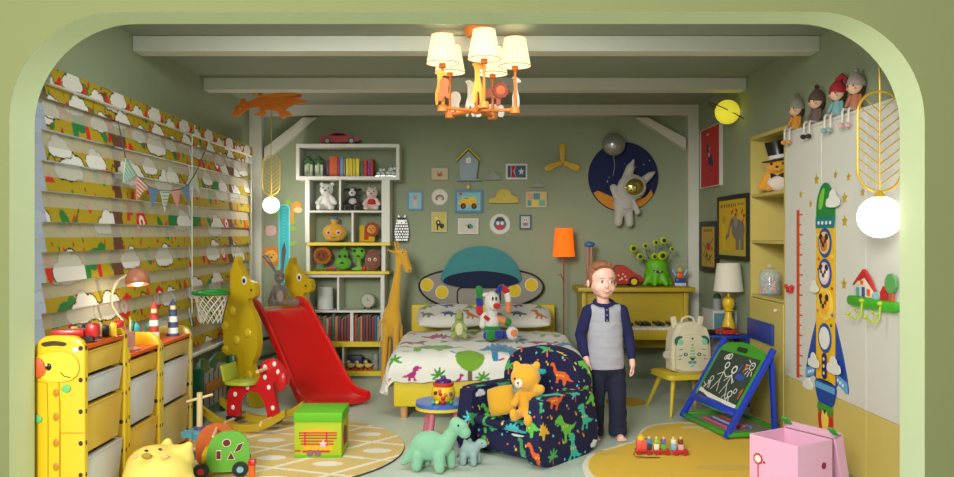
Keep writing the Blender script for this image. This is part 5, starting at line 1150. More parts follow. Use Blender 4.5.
# ================================================================ hanging lights and mobiles
gold = M('gold metal', (206, 166, 40), .3, .3); glob = M('globe glass', (255, 250, 240), .3, emit=2.2)
def pendant(loc, s, lab, ztop):
    t = T('pendant_lamp', lab, 'pendant lamp', loc, 0, 'gold leaf-frame globe pendants')
    B().cyl((0, 0, .13*s), (0, 0, ztop-loc[2]), .0035*s+.001, n=8).put('cord', gold, t)
    w_, z0, z1 = .105*s, .12*s, .60*s; r = w_
    pts = [(w_*cos(R(a)), 0, z1-r+r*sin(R(a))) for a in range(0, 181, 12)]+[(w_*cos(R(a)), 0, z0+r+r*sin(R(a))) for a in range(180, 361, 12)]
    f = B().tube(pts, .006*s, closed=True).put('leaf_frame', gold, t)
    for k in range(8):
        z = z0+.03*s+k*.05*s
        for sg in (-1, 1):
            x1 = w_*.97; zz = z+.08*s
            if zz > z1-r*.4: x1 = w_*.7; 
            if zz < z1: B().cyl((0, 0, z), (sg*x1, 0, min(zz, z1-.03*s)), .0032*s, n=6).put('vein', gold, f)
    B().cyl((0, 0, .088*s), (0, 0, .12*s), .035*s, .012*s, 18).put('cap', gold, t)
    B().sph((0, 0, 0), .1*s, u=28, v=18).put('globe', glob, t)
    return t
pendant((1.895, 3.70, 1.3+18*3.7/800), .97, 'gold leaf-frame pendant with a white globe in front of the wardrobe', ZC)
pendant((-1.77, 7.12, 1.3+30*7.12/800), .74, 'small gold leaf-frame pendant with white globe beside the height chart', ZC)
lamp('pendant_light', 'POINT', (1.895, 3.58, 1.383), 2.0, (1, .95, .85), .08); lamp('pendant_light', 'POINT', (-1.66, 6.96, 1.60), 7, (1, .95, .85), .08)
# chandelier
CX_, CY_ = .04, 4.70
t = T('chandelier', 'orange children chandelier with five pleated lit shades and wooden animals', 'chandelier', (CX_, CY_, 0))
co = M('chandelier orange', (226, 124, 40), .45); 
B().cyl((0, 0, ZC-.05), (0, 0, ZC-.0005), .06, .075, 24).put('ceiling_rose', co, t)
B().cyl((0, 0, 2.03), (0, 0, ZC-.05), .008).put('stem', co, t)
B().sph((0, 0, 2.03), (.035, .035, .022)).put('hub', co, t)
sm_ = bpy.data.materials.new('lit pleated shade'); sm_.use_nodes = True; nt = sm_.node_tree; pp_ = nt.nodes['Principled BSDF']
tc = nt.nodes.new('ShaderNodeTexCoord'); sp_ = nt.nodes.new('ShaderNodeSeparateXYZ'); nt.links.new(tc.outputs['Object'], sp_.inputs[0])
at2 = nt.nodes.new('ShaderNodeMath'); at2.operation = 'ARCTAN2'; nt.links.new(sp_.outputs[1], at2.inputs[0]); nt.links.new(sp_.outputs[0], at2.inputs[1])
mu = nt.nodes.new('ShaderNodeMath'); mu.operation = 'MULTIPLY'; mu.inputs[1].default_value = 22; nt.links.new(at2.outputs[0], mu.inputs[0])
sn = nt.nodes.new('ShaderNodeMath'); sn.operation = 'SINE'; nt.links.new(mu.outputs[0], sn.inputs[0])
rp = nt.nodes.new('ShaderNodeValToRGB'); mr = nt.nodes.new('ShaderNodeMapRange'); mr.inputs[1].default_value = -1; nt.links.new(sn.outputs[0], mr.inputs[0]); nt.links.new(mr.outputs[0], rp.inputs[0])
rp.color_ramp.elements[0].color = (.88, .70, .36, 1); rp.color_ramp.elements[1].color = (1, .92, .62, 1)
nt.links.new(rp.outputs[0], pp_.inputs['Emission Color']); pp_.inputs['Emission Strength'].default_value = 1.25; pp_.inputs['Base Color'].default_value = (.22, .17, .08, 1)
wcut = M('white plywood', (232, 226, 214), .6); gcut = M('giraffe plywood', (226, 156, 50), .6); lcut = M('lion plywood', (150, 66, 30), .6); mcut = M('monkey plywood', (196, 92, 40), .6)
for k, a in enumerate((-8, 64, 136, 208, 280)):
    ux, uy = cos(R(a)), sin(R(a)); r = .225
    B().cyl((0, 0, 2.03), (r*ux, r*uy, 2.03), .010).put('arm', co, t)
    B().cyl((r*ux, r*uy, 2.01), (r*ux, r*uy, 2.045), .03, .026, 16).put('cup', co, t)
    B().cyl((r*ux, r*uy, 2.04), (r*ux, r*uy, 2.30), .008).cyl((r*ux, r*uy, 2.26), (r*ux, r*uy, 2.30), .02).put('candle_stem', co, t)
    ls = B().lathe([(.092, 0), (.062, .165), (.060, .165), (.090, 0)], n=36).put('lamp_shade', sm_, t, (r*ux, r*uy, 2.285))
    for rr_2, zz in ((.093, 0), (.0625, .165)): B().tube([(rr_2*cos(2*pi*j/32), rr_2*sin(2*pi*j/32), zz) for j in range(32)], .0022, n=6, closed=True).put('trim', co, ls)
    B().sph((0, 0, .07), (.028, .028, .04)).put('bulb', M('chandelier bulb', (255, 230, 180), .3, emit=5), ls)
    lamp('chandelier_light', 'POINT', (CX_+r*ux, CY_+r*uy, 2.37), 2.4, (1, .86, .62), .03)
def cut(name, pts, m_, x, y, z, s, rz=0): return B().prism([(a*s, c*s) for a, c in cat_rom(pts, 4)], .008, FB, bv=.0015).put(name, m_, t, (x-CX_, y-CY_, z), (0, 0, rz))
GIR = [(-.25, 0), (-.12, 0), (-.08, .5), (.05, .5), (.1, 0), (.25, 0), (.25, .6), (.12, 1.1), (.1, 1.6), (.35, 1.62), (.38, 1.78), (.12, 1.9), (-.1, 1.98), (-.3, 1.85), (-.18, 1.7), (-.16, 1.1), (-.28, .6)]
for k, (px, y, z, m_, s_) in enumerate(((478, 4.50, 2.045, gcut, .115), (440, 4.56, 2.045, gcut, .1), (470, 4.9, 2.03, wcut, .11), (515.5, 4.69, 2.05, wcut, .09))): cut('giraffe_cutout', GIR, m_, (px-470)*y/800, y, z, s_, 12*k)
LIO = [(-.6, 0), (-.4, 0), (-.35, .35), (.2, .35), (.22, 0), (.42, 0), (.45, .5), (.3, .8), (-.4, .8), (-.65, .55)]
l1 = cut('lion_cutout', LIO, lcut, (492-470)*4.6/800, 4.62, 2.05, .11, 5); B().lathe([(0, 0), (.045, 0), (.05, .006), (.045, .012), (0, .012)], (.05, -.002, .085), T=RX(90), wav=.08, nw=12).put('mane', M('mane plywood', (130, 50, 24), .6), l1); B().lathe([(0, 0), (.026, 0), (0, .004)], (.05, -.014, .085), T=RX(90)).put('face', mcut, l1)
MON = [(-.3, 0), (-.1, 0), (0, .3), (.2, .1), (.35, .2), (.2, .55), (.3, .9), (.2, 1.2), (-.1, 1.25), (-.25, 1.0), (-.2, .7), (-.35, .4)]
cut('monkey_cutout', MON, mcut, (444-470)*4.5/800, 4.52, 2.06, .10, -8); cut('elephant_cutout', [(x*1.3, z*.7) for x, z in LIO], wcut, (492-470)*4.9/800, 4.93, 2.03, .13, 0); cut('penguin_cutout', MON, wcut, (455-470)*4.9/800, 4.92, 2.03, .12)
# dragon mobile
t = T('dragon_mobile', 'orange wooden dragon hanging from the ceiling beside the blinds', 'mobile', (0, 0, 0))
YD = 6.42; f_ = lambda px, py: ((px-470)*YD/800, 1.3-(py-235)*YD/800)
dq = lambda L_: [f_(225+x/9.541, 80+y/9.541) for x, y in L_]
od = M('dragon orange', (230, 124, 20), .45)
bd = [(70, 335), (95, 290), (110, 245), (150, 220), (160, 185), (200, 185), (210, 215), (260, 195), (330, 165), (430, 150), (600, 160), (700, 180), (780, 205), (785, 222), (720, 225), (640, 245), (575, 290), (610, 300), (645, 338), (600, 345), (560, 365), (520, 350), (505, 300), (440, 295), (390, 285), (380, 340), (280, 338), (285, 325), (325, 318), (335, 265), (270, 270), (200, 290), (150, 335), (100, 348)]
B().prism(cat_rom(dq(bd), 3), .014, TR(0, YD, 0) @ FB, bv=.003).put('body', od, t)
wg = [(262, 145), (285, 105), (350, 88), (440, 88), (410, 105), (330, 110), (290, 135), (330, 150), (420, 145), (540, 115), (660, 118), (692, 130), (685, 158), (560, 158), (440, 170), (330, 160)]
B().prism(dq(wg), .012, TR(0, YD-.012, 0) @ FB, bv=.002).put('wing', M('dragon wing lit', (244, 156, 48), .45), t); B().prism([(x+.03, z-.004) for x, z in dq(wg)], .012, TR(0, YD+.04, 0) @ FB, bv=.002).put('wing', od, t)  # near wing: highlights put into a lighter orange than the body
x, z = f_(240.5, 109); B().prism([(x+.006*a, z+.006*c) for a, c in circ(8, 1)], .004, TR(0, YD-.014, 0) @ FB).put('eye', M('eye cream', (240, 200, 120), .5), t)
for px in (262, 284): x, z = f_(px, 98); B().cyl((x, YD-.005, z), (x, YD-.005, ZC), .0012, n=5).put('string', M('string', (180, 180, 170), .6), t)
x, z = f_(272, 112); B().cyl((x, YD-.01, z-.25), (x, YD-.01, z), .0012, n=5).put('pull_cord', M('string', (180, 180, 170), .6), t)
# saturn wall lamp
t = T('planet_lamp', 'yellow ringed planet lamp on the sage wall above the red picture', 'wall lamp', (2.02, 6.28, 1.3+123*6.28/800), 0)
B().sph((0, 0, 0), .095, u=28, v=18).put('globe', M('planet yellow', (240, 226, 60), .5, emit=.55), t)
B().tube([(.17*cos(a)*.55-.0, .17*sin(a)*0+.0, 0) for a in (0, 1)], .001).put('stub', blkp, t) if 0 else None
M3 = RY(27) @ RX(6)
B().tube([M3 @ Vector((.165*cos(2*pi*k/40), .09*sin(2*pi*k/40), 0)) for k in range(40)], .0042, closed=True, n=6).put('ring', blkp, t)
B().cyl((.08, 0, 0), (XR-2.02-.001, 0, 0), .03).put('bracket', whtp, t)
# bunting in front of the blinds
t = T('bunting', 'string of fabric pennants hanging in front of the wide blind', 'bunting', (0, 0, 0))
XB2 = -1.90; Yb = lambda px: XB2*800/(px-470); Zb = lambda px, py: 1.3-(py-235)*Yb(px)/800
bp3 = lambda px, py: Vector((XB2, Yb(px), Zb(px, py)))
crn = [(118, 121), (125.5, 157.5), (129, 163), (136.5, 175.5), (148, 186.5), (159.5, 190.5), (170, 191), (180, 189.5), (189, 184), (196, 172), (205, 151)]
B().tube([bp3(*p) for p in crn], .0035, n=6).put('string', M('bunting string', (70, 80, 70), .8), t)
fl = [(125.5, 158, 136, 175.5, 122.5, 183, (170, 198, 176)), (136.5, 176, 147, 186, 136, 200.5, (206, 120, 110)), (148, 187, 159, 190.5, 151.5, 209, (96, 126, 160)), (160, 190.8, 169.5, 191, 164.5, 211.5, (196, 206, 196)), (170.5, 191, 180, 189.5, 177.5, 208.5, (214, 150, 146)), (181, 189, 189, 184.5, 189.5, 205, (104, 134, 168)), (190, 183.5, 196.5, 174, 199.5, 193, (186, 198, 184))]
for k, (a, c, d_, e, g_, h_, col) in enumerate(fl):
    p = [bp3(a, c), bp3(d_, e), bp3(g_, h_)]; b = B(); bm = b.bm
    vs1 = [bm.verts.new(q_) for q_ in p]; vs2 = [bm.verts.new(q_+Vector((.003, 0, 0))) for q_ in p]
    bm.faces.new(vs1); bm.faces.new(vs2[::-1])
    for i in range(3): bm.faces.new((vs1[i], vs1[(i+1) % 3], vs2[(i+1) % 3], vs2[i]))
    o = b.put('pennant', M('pennant %d' % k, col, .9, bump=.2), t, sm=False)
    if k in (0, 1, 3):
        b = B()
        for j in range(5):
            s0, s1 = (j+.3)/6, (j+.62)/6
            A0, A1 = p[0].lerp(p[2], s0), p[0].lerp(p[2], s1); C0, C1 = p[1].lerp(p[2], s0), p[1].lerp(p[2], s1)
            vv = [bm2 for bm2 in (A0, C0, C1, A1)]; V_ = [b.bm.verts.new(q_+Vector((.0042, 0, 0))) for q_ in vv]; b.bm.faces.new(V_)
        each(b, 'stripe', M('pennant stripe %d' % k, (230, 224, 210) if k == 1 else (120, 160, 150), .9), o, sm=False)
# ================================================================ giraffe plush
t = T('plush_giraffe', 'tall tan plush giraffe standing between bookshelf and bed', 'plush toy', (-.665, 7.0, 0), -20)
gt = plush('giraffe tan', (218, 166, 48), bump=.2)
blob([('s', (-.02, 0, .55), (.088, .07, .15)), ((-.01, 0, .62), (.04, 0, .98), .062, .030), ((.04, 0, .98), (.05, 0, 1.14), .030, .032), ('s', (.075, 0, 1.14), (.062, .042, .045)), ((.09, 0, 1.13), (.13, 0, 1.02), .036, .036), ('s', (.135, 0, 1.0), (.036, .034, .034)),
      ((.035, -.025, 1.17), (.02, -.03, 1.235), .010, .012), ((.035, .025, 1.17), (.02, .03, 1.235), .010, .012), ((.02, -.04, 1.15), (-.02, -.085, 1.17), .014, .008), ((.02, .04, 1.15), (-.02, .085, 1.17), .014, .008),
      ((-.065, -.035, .5), (-.085, -.04, .02), .032, .02), ((-.065, .035, .5), (-.085, .04, .02), .032, .02), ((.035, -.035, .5), (.04, -.04, .02), .032, .02), ((.035, .035, .5), (.04, .04, .02), .032, .02), ((-.13, 0, .55), (-.15, 0, .35), .012, .008)], gt, 'body', t, .008, 4)
for s in (-1, 1): B().sph((.10, s*.038, 1.15), .012).put('eye', whtp, t); B().sph((.104, s*.046, 1.15), .007).put('pupil', blkp, t)
b = B(); rr_ = random.Random(9)
B().sph((.155, -.025, .995), .005).put('nostril', hole, t)
# ================================================================ plush toys on the bed
t = T('plush_dinosaur', 'small pale green plush dinosaur sitting on the dinosaur duvet', 'plush toy', (-.085, 6.30, .492), 0)
pg = plush('dino sage', (150, 164, 90))
blob([('s', (0, 0, .07), (.05, .045, .075)), ('s', (0, -.005, .175), (.036, .04, .04)), ('s', (0, -.04, .165), (.028, .03, .02)), ((0, 0, .1), (0, 0, .16), .04, .034), ((-.035, -.02, .03), (-.045, -.06, .02), .026, .024), ((.035, -.02, .03), (.045, -.06, .02), .026, .024), ((-.04, -.02, .1), (-.055, -.05, .07), .015, .012), ((.04, -.02, .1), (.055, -.05, .07), .015, .012), ((0, .04, .03), (.03, .10, .02), .03, .012)], pg, 'body', t, .006, 4)
B().sph((0, -.04, .07), (.03, .012, .05)).put('belly', plush('dino cream', (206, 206, 160)), t)
for s in (-1, 1): B().sph((s*.026, -.028, .19), .006).put('eye', blkp, t)
each(B().cyl((0, .03, .2), (0, .045, .225), .012, .002).cyl((0, .035, .16), (0, .06, .18), .013, .002).cyl((0, .045, .11), (0, .07, .125), .013, .002), 'spike', plush('spike orange', (200, 130, 60)), t)
t = T('plush_rabbit', 'white clown rabbit plush with striped ears sitting on the bed', 'plush toy', (.17, 6.22, .49), 4)
cw = plush('clown white', (218, 214, 206)); cgn, cbl, crd, cor = plush('clown green', (30, 130, 50)), plush('clown blue', (26, 48, 140)), plush('clown red', (190, 28, 32)), plush('clown orange', (220, 130, 70))
blob([('s', (0, 0, .13), (.06, .052, .075)), ('s', (0, -.015, .29), (.062, .055, .085)), ((0, 0, .19), (0, 0, .22), .045, .05), ('s', (.01, -.045, .26), (.04, .036, .034))], cw, 'body', t, .006, 4)
B().sph((.03, -.085, .265), (.03, .022, .024)).put('nose', crd, t)
for x in (0, .026): B().sph((x, -.068, .32), (.007, .005, .016)).put('eye', blkp, t)
for c, m_ in ((.055, crd), (.0, cbl), (-.055, cgn)): pass
for z0, z1, m_ in ((.20, .26, crd), (.26, .32, cbl), (.32, .40, cgn)): B().cap((-.095+.0*z0, 0, z0+.012), (-.097-.02*(z1-.2), 0, z1-.012), .028).put('left_ear_band', m_, t)
B().cap((-.04, 0, .35), (-.08, 0, .34), .016).put('ear_root', cw, t)
for p0, p1, r0, r1, m_ in (((.035, 0, .36), (.075, 0, .40), .016, .026, cbl), ((.085, 0, .40), (.115, 0, .37), .026, .026, crd), ((.122, 0, .35), (.128, 0, .30), .026, .024, cw), ((.129, 0, .28), (.13, 0, .22), .024, .022, cor)): B().cap(p0, p1, r0, r1).put('right_ear_band', m_, t)
B().lathe([(.066, .045), (.072, .06), (.068, .10), (.06, .105)], n=26).put('belt', cgn, t)
B().cap((-.06, 0, .18), (-.075, -.02, .11), .03, .026).put('arm', cw, t); B().cap((.05, -.01, .16), (.095, -.02, .14), .024, .026).put('arm', cor, t); B().sph((.12, -.02, .135), .033).put('paw', cgn, t)
B().cap((-.035, -.03, .045), (-.045, -.10, .04), .034, .034).put('leg', cbl, t); B().sph((-.02, -.13, .045), (.04, .034, .04)).put('foot', cgn, t); B().sph((.035, -.13, .05), (.036, .03, .036)).put('foot_cap', cbl, t)
B().cap((.04, -.03, .045), (.10, -.06, .04), .036, .034).put('leg', cbl, t); f_2 = B().sph((.15, -.075, .055), (.05, .045, .052)).put('foot', cw, t); B().sph((.158, -.115, .06), (.026, .012, .028)).put('sole', cor, f_2)
B().box((-.045, -.05, .17), (.05, .012, .03), (0, 40, 0), bv=.004).put('collar', crd, t)
# ================================================================ pictures on the right wall
def rpic(name, px0, px1, zt, zb, fc, bg, lab, pic_fn, fw=.03, dep=.03):
    Xw = XR-.0005; Ya, Yb_ = (Xw-.02)*800/(px0-470), (Xw-.02)*800/(px1-470); W_, H_ = abs(Ya-Yb_), zt-zb
    t = T(name, lab, 'picture', (Xw, (Ya+Yb_)/2, (zt+zb)/2)); f = fw; w_, h_ = W_/2, H_/2
    b = B()
    for a in ((-w_, w_, h_-f, h_), (-w_, w_, -h_, -h_+f), (-w_, -w_+f, -h_+f, h_-f), (w_-f, w_, -h_+f, h_-f)): b.mm(-dep, 0, a[0], a[1], a[2], a[3])
    b.put('frame', M('rframe %d %d %d' % fc, fc, .45), t, sm=False)
    p = Pic(bg); pic_fn(p, w_-f, h_-f); n = int((2*w_-2*f)/.005); m_ = int((2*h_-2*f)/.005)
    o = B().surf(lambda u, v: Vector((-dep+.008, -((w_-f)*(2*u-1)), (h_-f)*(2*v-1))), n, m_).put('picture', VC('printed paper', .6), t, sm=False)
    paint(o, lambda c, n_: p.ev(-c[:, 1], c[:, 2])); return t
def pr1(p, w_, h_):
    p.ell(.0, -.02, w_*.22, h_*.2, (30, 50, 90), -30); p.ell(-.05, .06, w_*.16, h_*.08, (230, 190, 190), 30); p.ell(.06, -.06, w_*.15, h_*.10, (26, 80, 90), 20); p.poly([(-.12, .1), (-.06, .14), (-.03, .05), (-.09, .03)], (40, 60, 70)); p.ell(.02, -.12, w_*.08, h_*.06, (40, 60, 110)); p.ell(-.03, .02, .02, .02, (240, 220, 210))
    p.rect(-.1, h_-.06, -.04, h_-.045, (236, 200, 200))
rpic('picture', 701, 720.5, 2.25, 1.72, (206, 200, 196), (204, 44, 52), 'red poster in a white frame with a small dark figure', pr1, .008)
def pr2(p, w_, h_):
    g = (120, 116, 104)
    p.rect(-w_, -h_, w_, -h_*.82, (200, 180, 60)); p.ell(w_*.42, -.02, w_*.46, h_*.36, g); p.rect(w_*.25, -h_*.8, w_*.5, -.02, g); p.rect(w_*.58, -h_*.8, w_*.82, -.02, g); p.ell(w_*.1, h_*.18, w_*.26, h_*.18, g); p.line([(w_*-.02, h_*.2), (-w_*.2, 0), (-w_*.25, -h_*.25), (-w_*.5, -h_*.42), (-w_*.72, -h_*.3), (-w_*.6, -h_*.1)], .035, g); p.ell(w_*.25, h_*.2, w_*.16, h_*.2, (146, 140, 124))
    p.ell(w_*.03, h_*.23, .009, .009, (20, 20, 20))
    for x, y, a in ((.0, .55, 30), (.3, .6, -30), (.7, .55, 40), (.82, .4, 0), (.75, .2, 60), (.25, .45, 0)): p.ell(w_*x, h_*y, .03, .014, (180, 44, 30), a)
    for k in range(9): p.rect(-w_*.85+k*w_*.13, h_*(.72+.03*(k % 2)), -w_*.79+k*w_*.13, h_*.86, (110, 70, 20))
    for k in range(6): p.rect(w_*.4+k*w_*.08, h_*.76, w_*.44+k*w_*.08, h_*.85, (110, 70, 20))
    p.poly([(-w_*.75, -h_*.8), (-w_*.45, -h_*.75), (-w_*.5, h_*.1), (-w_*.8, h_*.15)], (222, 190, 30)); p.ell(-w_*.6, h_*.3, .03, .03, (190, 140, 40))
rpic('picture', 718, 748.5, 1.62, 1.10, (30, 28, 26), (216, 176, 34), 'large black framed yellow picture of a grey elephant', pr2, .035)
def pr3(p, w_, h_):
    p.ell(0, h_*.1, w_*.32, h_*.3, (120, 160, 110)); p.ell(.0, 0, w_*.3, h_*.2, (186, 50, 34)); p.ell(0, h_*.38, w_*.3, h_*.14, (190, 150, 90)); p.line([(-w_*.5, -h_*.6), (-w_*.2, -h_*.3), (0, -h_*.7), (w_*.5, -h_*.4)], .015, (60, 50, 30)); p.line([(-w_*.8, h_*.2), (-w_*.4, -h_*.1), (-w_*.7, -h_*.5)], .012, (60, 50, 30)); p.ell(w_*.5, -h_*.1, w_*.2, h_*.12, (190, 120, 40)); p.line([(w_*.2, h_*.1), (w_*.7, h_*.4)], .012, (70, 60, 40))
    for k in range(6): p.rect(-w_*.6+k*w_*.2, h_*.74, -w_*.5+k*w_*.2, h_*.86, (90, 60, 30))
    p.line([(-w_*.2, -h_*.4), (-w_*.3, -h_*.8)], .014, (60, 50, 30)); p.line([(w_*.15, -h_*.4), (w_*.35, -h_*.8)], .014, (60, 50, 30))
rpic('picture', 700.5, 717.4, 1.42, .975, (26, 24, 24), (196, 160, 60), 'smaller dark framed picture of a bird-like figure beside the timber post', pr3, .045, .032)
# ================================================================ stickers on the wardrobe
def WY(px): return WF*800/(px-470)
def WZ(px, py): return 1.3-(py-235)*WY(px)/800
def wpt(px, py, Y0): return (Y0-WY(px), WZ(px, py))
WT = lambda Y0, off=0: TR(-off, 0, 0) @ FR
def st(name, pts, m_, par, k=1, z=0): return B().prism(pts, .003, TR(-.0035*z-.0003, 0, 0) @ FR).put(name, m_, par)
# rocket
R0 = 4.58; t = T('rocket_decal', 'tall yellow and blue rocket wall decal with animal portholes on the wardrobe', 'wall decal', (WF, R0, 0))
mk = lambda n, c: M('decal '+n, c, .5, var=.02)
rg = cat_rom([(-.12, 1.42), (-.11, 1.50), (-.06, 1.575), (0, 1.60), (.06, 1.575), (.11, 1.50), (.12, 1.42)], 4, False)
for s in (-1, 1):
    st('wing', cat_rom([(s*.10, .80), (s*.16, .74), (s*.25, .55), (s*.27, .44), (s*.16, .47), (s*.10, .46)], 4), mk('blue', (30, 70, 160)), t)
    st('wing_tip', [(s*.262, .50), (s*.27, .44), (s*.16, .47), (s*.13, .53)], mk('light blue', (100, 170, 220)), t, z=1)
    for a in (.16, .19, .22): st('wing_dot', circ(8, .009, s*a, .497-(a-.16)*.3), mk('white', (230, 230, 224)), t, z=2)
st('body', [(-.12, .46), (.12, .46), (.12, 1.36), (-.12, 1.36)], mk('yellow', (236, 186, 30)), t, z=1)
st('nose_cone', rg+[(.12, 1.38), (-.12, 1.38)], mk('green', (30, 130, 60)), t, z=1)
st('nose_highlight', cat_rom([(-.08, 1.46), (-.06, 1.53), (-.01, 1.57), (-.02, 1.5), (-.05, 1.45)], 4), mk('lime', (130, 196, 60)), t, z=2)
st('nose_band', [(-.12, 1.34), (.12, 1.34), (.12, 1.40), (-.12, 1.40)], mk('teal', (20, 120, 130)), t, z=2)
for x in (-.075, -.025, .025, .075): st('band_dot', circ(8, .011, x, 1.37), mk('white', (230, 230, 224)), t, z=3)
for z_, r, c1, c2 in ((1.255, .085, (30, 80, 160), (232, 190, 120)), (1.08, .085, (30, 80, 160), (236, 200, 206)), (.905, .095, (240, 210, 90), (240, 190, 60)), (.71, .085, (30, 80, 160), (232, 232, 228))):
    st('porthole_rim', circ(28, r, 0, z_), mk('rim %d' % c1[0], c1), t, z=2); st('porthole', circ(28, r*.76, 0, z_), mk('pane %d %d' % c2[:2], c2), t, z=3)
    if z_ > .8:
        for s in (-1, 1): st('animal_ear', circ(10, r*.22, s*r*.42, z_+r*.4), mk('dark', (60, 36, 24)), t, z=4); st('animal_eye', circ(8, r*.12, s*r*.28, z_+r*.1), mk('dark', (60, 36, 24)), t, z=5)
        st('animal_face', circ(16, r*.5, 0, z_-.005), mk('face %d' % (z_*10), (196, 120, 60) if z_ > 1.2 else ((236, 226, 222) if z_ > 1 else (240, 176, 50))), t, z=4); st('animal_nose', circ(8, r*.16, 0, z_-r*.12), mk('dark', (60, 36, 24)), t, z=5)
for x, z_, c in ((-.08, 1.16, (220, 70, 40)), (-.085, 1.1, (220, 70, 40)), (.09, 1.0, (220, 70, 40)), (-.09, .86, (220, 120, 40)), (.095, .85, (40, 120, 180)), (-.09, 1.3, (244, 214, 100)), (.085, 1.18, (244, 214, 100)), (0, .595, (236, 220, 120)), (.08, .79, (60, 110, 60))): st('sticker_mark', circ(8, .014, x, z_, .009), mk('mark %d %d' % c[:2], c), t, z=2)
def dcloud(x, z_, s, par, k=2):
    st('cloud', [(x+a*s, z_+b_*s) for a, b_ in cat_rom([(-.95, -.3), (-.9, .1), (-.55, .25), (-.4, .6), (0, .75), (.35, .55), (.55, .3), (.9, .15), (.95, -.25), (.4, -.42), (-.4, -.42)], 4)], mk('white', (230, 230, 224)), par, z=k)
dcloud(-.12, .555, .075, t, 6); dcloud(.14, .565, .085, t, 6); dcloud(.13, 1.49, .085, t, 6); dcloud(-.11, .99, .06, t, 6)
st('door_pill', [(x, z_+.55) for x, z_ in rrect(.06, .15, .028)], mk('navy', (24, 40, 100)), t, z=3)
for z_ in (.59, .55, .51): st('door_light', circ(8, .01, 0, z_), mk('rim 240', (240, 210, 90)), t, z=4)
st('booster', cat_rom([(-.12, .46), (.12, .46), (.12, .38), (.08, .33), (0, .315), (-.08, .33), (-.12, .38)], 3), mk('blue', (30, 70, 160)), t, z=1)
st('booster_band', [(-.12, .41), (.12, .41), (.12, .445), (-.12, .445)], mk('light blue', (100, 170, 220)), t, z=2)
st('fringe', [(-.09, .33), (.09, .33)]+[(.10-.02*k, .27 if k % 2 else .30) for k in range(11)], mk('fringe green', (70, 150, 50)), t, z=2)
st('flame', cat_rom([(-.075, .29), (.075, .29), (.09, .20), (.05, .15), (.03, .09), (0, .04), (-.03, .10), (-.06, .15), (-.09, .21)], 4), mk('flame red', (200, 30, 26)), t, z=1)
st('flame_core', cat_rom([(-.03, .29), (.03, .29), (.04, .22), (.0, .16), (-.04, .22)], 4), mk('rim 240', (240, 210, 90)), t, z=2)
# ruler
t = T('growth_ruler', 'orange-red height ruler decal beside the rocket on the wardrobe', 'height chart', (WF, 4.95, 0))
om = mk('ruler orange', (206, 76, 30)); st('ruler', [(-.04, .415), (.0, .415), (.0, 1.455), (-.04, 1.455)], om, t)
for k in range(17): st('tick', [(0, .43+k*.062), (.045 if k % 2 == 0 else .028, .43+k*.062), (.045 if k % 2 == 0 else .028, .438+k*.062), (0, .438+k*.062)], om, t)
t = T('crab_hook', 'small red crab-shaped hook beside the orange ruler', 'wall hook', (WF, 5.07, .955))
B().mm(-.03, -.0005, -.03, .03, -.02, .02, bv=.008).put('body', redp, t)
for s in (-1, 1): B().sph((-.02, s*.045, .018), (.012, .014, .014)).put('claw', redp, t)
# stars
SL = {(817, 179.5): 'larger gold star decal above left of the rocket nose', (836, 174.6): 'small gold star decal straight above the rocket nose', (849, 176.8): 'small gold star decal above right of the rocket nose', (801, 194.5): 'small gold star decal above the orange ruler', (811, 204): 'small gold star decal between ruler top and rocket nose', (845, 198): 'larger gold star decal beside the green rocket nose', (845, 221): 'larger gold star decal beside the teal rocket band', (844.5, 284): 'gold star decal left of the coat rack farmhouse', (863, 192): 'small gold star decal behind the leaf pendant frame'}
for px, py in ((817, 179.5), (836, 174.6), (849, 176.8), (801, 194.5), (811, 204), (845, 198), (845, 221), (844.5, 284), (863, 192)):
    big = (px in (817, 845, 844.5)); y_, z_ = WY(px), WZ(px, py)
    dx = 'above the rocket' if py < 190 else ('by the rocket nose' if py < 230 else 'low by the coat rack')
    o = st('star_decal', [(x*(.034 if big else .024), z*(.034 if big else .024)) for x, z in star(5, 1, .5)], M('star gold', (206, 176, 60), .35, .3), None); o.location = (WF, y_, z_)
    tag(o, SL[px, py], 'wall decal', 'gold star decals')
o = None
t = T('cloud_decal', 'white cloud decal at the foot of the orange ruler', 'wall decal', (WF, 4.83, .40)); dcloud(0, 0, .07, t, 0)
# coat rack
t = T('coat_rack', 'green coat rack with a little farmhouse and two hooks on the wardrobe', 'coat rack', (WF, 4.27, .935)); t.scale = (1, .96, .82)
cg2 = M('rack green', (66, 170, 40), .4)
# local: -Y is right
B().prism(rrect(.50, .06, .02), .028, TR(-.001, -.25, .025) @ FR, bv=.005).put('board', cg2, t)
B().prism([(.07, .057), (.27, .057), (.27, .12), (.24, .16), (.17, .215), (.10, .16), (.07, .12)], .012, TR(-.01, 0, 0) @ FR, bv=.002).put('farmhouse', M('house cream', (226, 214, 190), .6), t)
B().prism([(.05, .125), (.10, .17), (.17, .232), (.24, .17), (.285, .10), (.25, .13), (.17, .195), (.09, .14)], .016, TR(-.009, 0, 0) @ FR, bv=.002).prism([(.10, .16), (.17, .222), (.21, .19), (.13, .155)], .015, TR(-.009, 0, 0) @ FR).put('house_roof', M('roof red', (190, 36, 40), .5), t)
for a, b_, c, d_, m_ in ((.10, .06, .13, .115, tealp), (.16, .06, .19, .12, blup), (.145, .135, .175, .16, orap), (.215, .07, .245, .11, orap)): B().prism([(a, b_), (c, b_), (c, d_), (a, d_)], .003, TR(-.0225, 0, 0) @ FR).put('house_window', m_, t)
B().prism(cat_rom([(.27, .057), (.33, .057), (.33, .09), (.30, .10), (.27, .09)], 3), .012, TR(-.01, 0, 0) @ FR).put('fence', M('fence blue', (150, 196, 200), .6), t)
